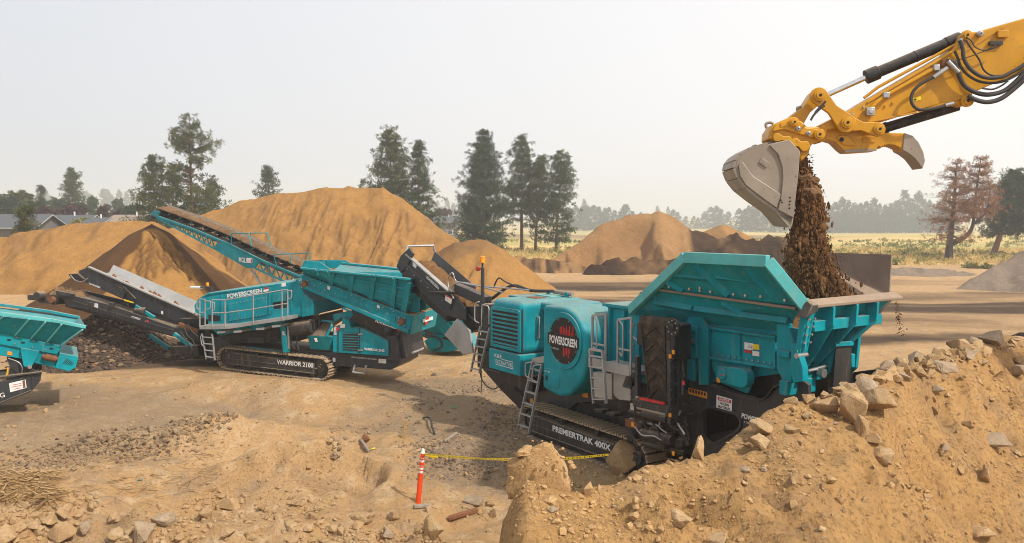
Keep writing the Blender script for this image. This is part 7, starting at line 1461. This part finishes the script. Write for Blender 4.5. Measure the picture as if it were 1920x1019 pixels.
o = link('red_rock', RM[3].copy(), None); o.data.materials.clear(); o.data.materials.append(M['rust']); o.location = V(hit(685, 830))+V((0, 0, .08)); o.scale = (.13, .11, .16); tag(o, 'reddish lump of stone at the end of the rubble', 'stone')
piece('wood_log', [((842, 978), .05), ((868, 970), .06), ((893, 962), .05)], .07, 'rust', 'dark half-buried log beside the tall split rock', 'log')
piece('plank', [((776, 955), .04), ((803, 953), .05)], .05, 'wood_grey', 'short grey plank at the foot of the orange post', 'plank')
piece('plank', [((833, 832), .05), ((856, 818), .08)], .045, 'wood_grey', 'pale bent strip of wood on the grey hump', 'plank')
piece('black_hose', [((793, 787), .05), ((806, 793), .15), ((810, 808), .12), ((815, 816), .03)], .03, 'hose', 'curled black hose lying in the rubble', 'hose')
piece('plank', [((676, 828), .05), ((692, 850), .04)], .04, 'wood_grey', 'thin stick leaning on the reddish stone', 'stick')
for i, (px, py, lb) in enumerate(((852, 767, 'scrap of pale green plastic on the grey floor'), (261, 905, 'scrap of blue plastic on the left sand'), (699, 845, 'small yellow scrap next to the reddish stone'))):
    p = V(hit(px, py)); o = MB().plate([p+V((-.06, 0, .02)), p+V((.06, .02, .03)), p+V((.05, .10, .05)), p+V((-.03, .08, .03))], .01).build('plastic_scrap', M[('green', 'teal', 'sticker_yellow')[i]]); tag(o, lb, 'scrap')
# ------------------------------------------------------------------ delineator post and barrier tape
pb = V(hit(784, 943)); pt = V(atd(793.5, 842, pb.y)); T = empty('delineator_post', pb, label='leaning orange delineator post with white bands holding yellow tape', cat='post')
up = pt-pb; nrm = up.normalized()
def band(a, b, r0, r1, mat, nm): MB().cyl(up*a, up*b, r0, r1, 16).build(nm, M[mat], T, smooth=40)
band(-.05, .52, .060, .054, 'post_orange', 'post_base'); band(.52, .56, .054, .05, 'post_orange', 'post_collar'); band(.56, .70, .046, .045, 'white', 'reflective_band'); band(.70, .76, .056, .054, 'post_orange', 'post_ring'); band(.76, .84, .042, .041, 'white', 'reflective_band'); band(.84, .92, .046, .044, 'post_orange', 'post_neck'); band(.92, 1.0, .05, .028, 'white', 'post_cap')
for a in (.6, .66, .80): MB().cyl(up*a, up*(a+.025), .0475, .0475, 16).build('band_mark', M['post_orange'], T)
def tape_mat():
    m, t, b = nodes('barrier_tape'); at = N(t, 'Attribute', attribute_name='run').outputs['Fac']; ac = N(t, 'Attribute', attribute_name='across').outputs['Fac']
    n = N(t, 'TexNoise', noise_dimensions='1D'); n.inputs['Scale'].default_value = 22; n.inputs['Detail'].default_value = 0; t.links.new(at, n.inputs['W'])
    k = math_(t, 'MULTIPLY', ramp(t, n.outputs['Fac'], .54, .56), math_(t, 'LESS_THAN', math_(t, 'ABSOLUTE', ac), .5)); t.links.new(mix(t, k, (.85, .66, .01), (.02, .02, .02)), b.inputs['Base Color']); b.inputs['Roughness'].default_value = .4; return m
ta = V(atd(797, 852, pb.y-.05)); tb_ = V(atd(960, 862, 13.6)); tcx = V(atd(1060, 860, 11.8)); td = V(atd(1141, 853, 10.7)); Q = spline([ta, V(atd(880, 859, 15.6)), tb_, tcx, td], 14); vs = []; run = []; acr = []; s = 0
for i, q in enumerate(Q):
    s += (q-Q[i-1]).length if i else 0; tw = .5*math.sin(s*1.3); vs += [q+V((0, .02*math.sin(tw), .02*math.cos(tw))), q-V((0, .02*math.sin(tw), .02*math.cos(tw)))]; run += [s, s]; acr += [1, -1]
fs = [(2*i, 2*i+1, 2*i+3, 2*i+2) for i in range(len(Q)-1)]; o = link('barrier_tape', mesh_np('barrier_tape', np.array([p[:] for p in vs]), np.array(fs), True, {'run': run, 'across': acr}), tape_mat()); tag(o, 'yellow barrier tape with black print strung from the orange post', 'tape')
k = MB().bar(ta, ta+V((.28, -.02, -.05)), .02, .05).bar(ta, ta+V((.2, 0, -.09)), .02, .04).build('tape_knot', M['sticker_yellow'], o)
# ------------------------------------------------------------------ smoke haze
hb = MB().box(-1600, 1600, -60, 2700, -14, 44).build('haze', None); tag(hb, 'thin grey-blue wildfire smoke filling the air', 'haze', kind='stuff')
m = bpy.data.materials.new('smoke_haze'); m.use_nodes = True; t = m.node_tree; t.nodes.clear(); oo = N(t, 'OutputMaterial'); pv = N(t, 'VolumePrincipled')
pv.inputs['Color'].default_value = (.90, .95, 1., 1); pv.inputs['Density'].default_value = .0009; pv.inputs['Anisotropy'].default_value = .35; t.links.new(pv.outputs[0], oo.inputs['Volume']); hb.data.materials.append(m)
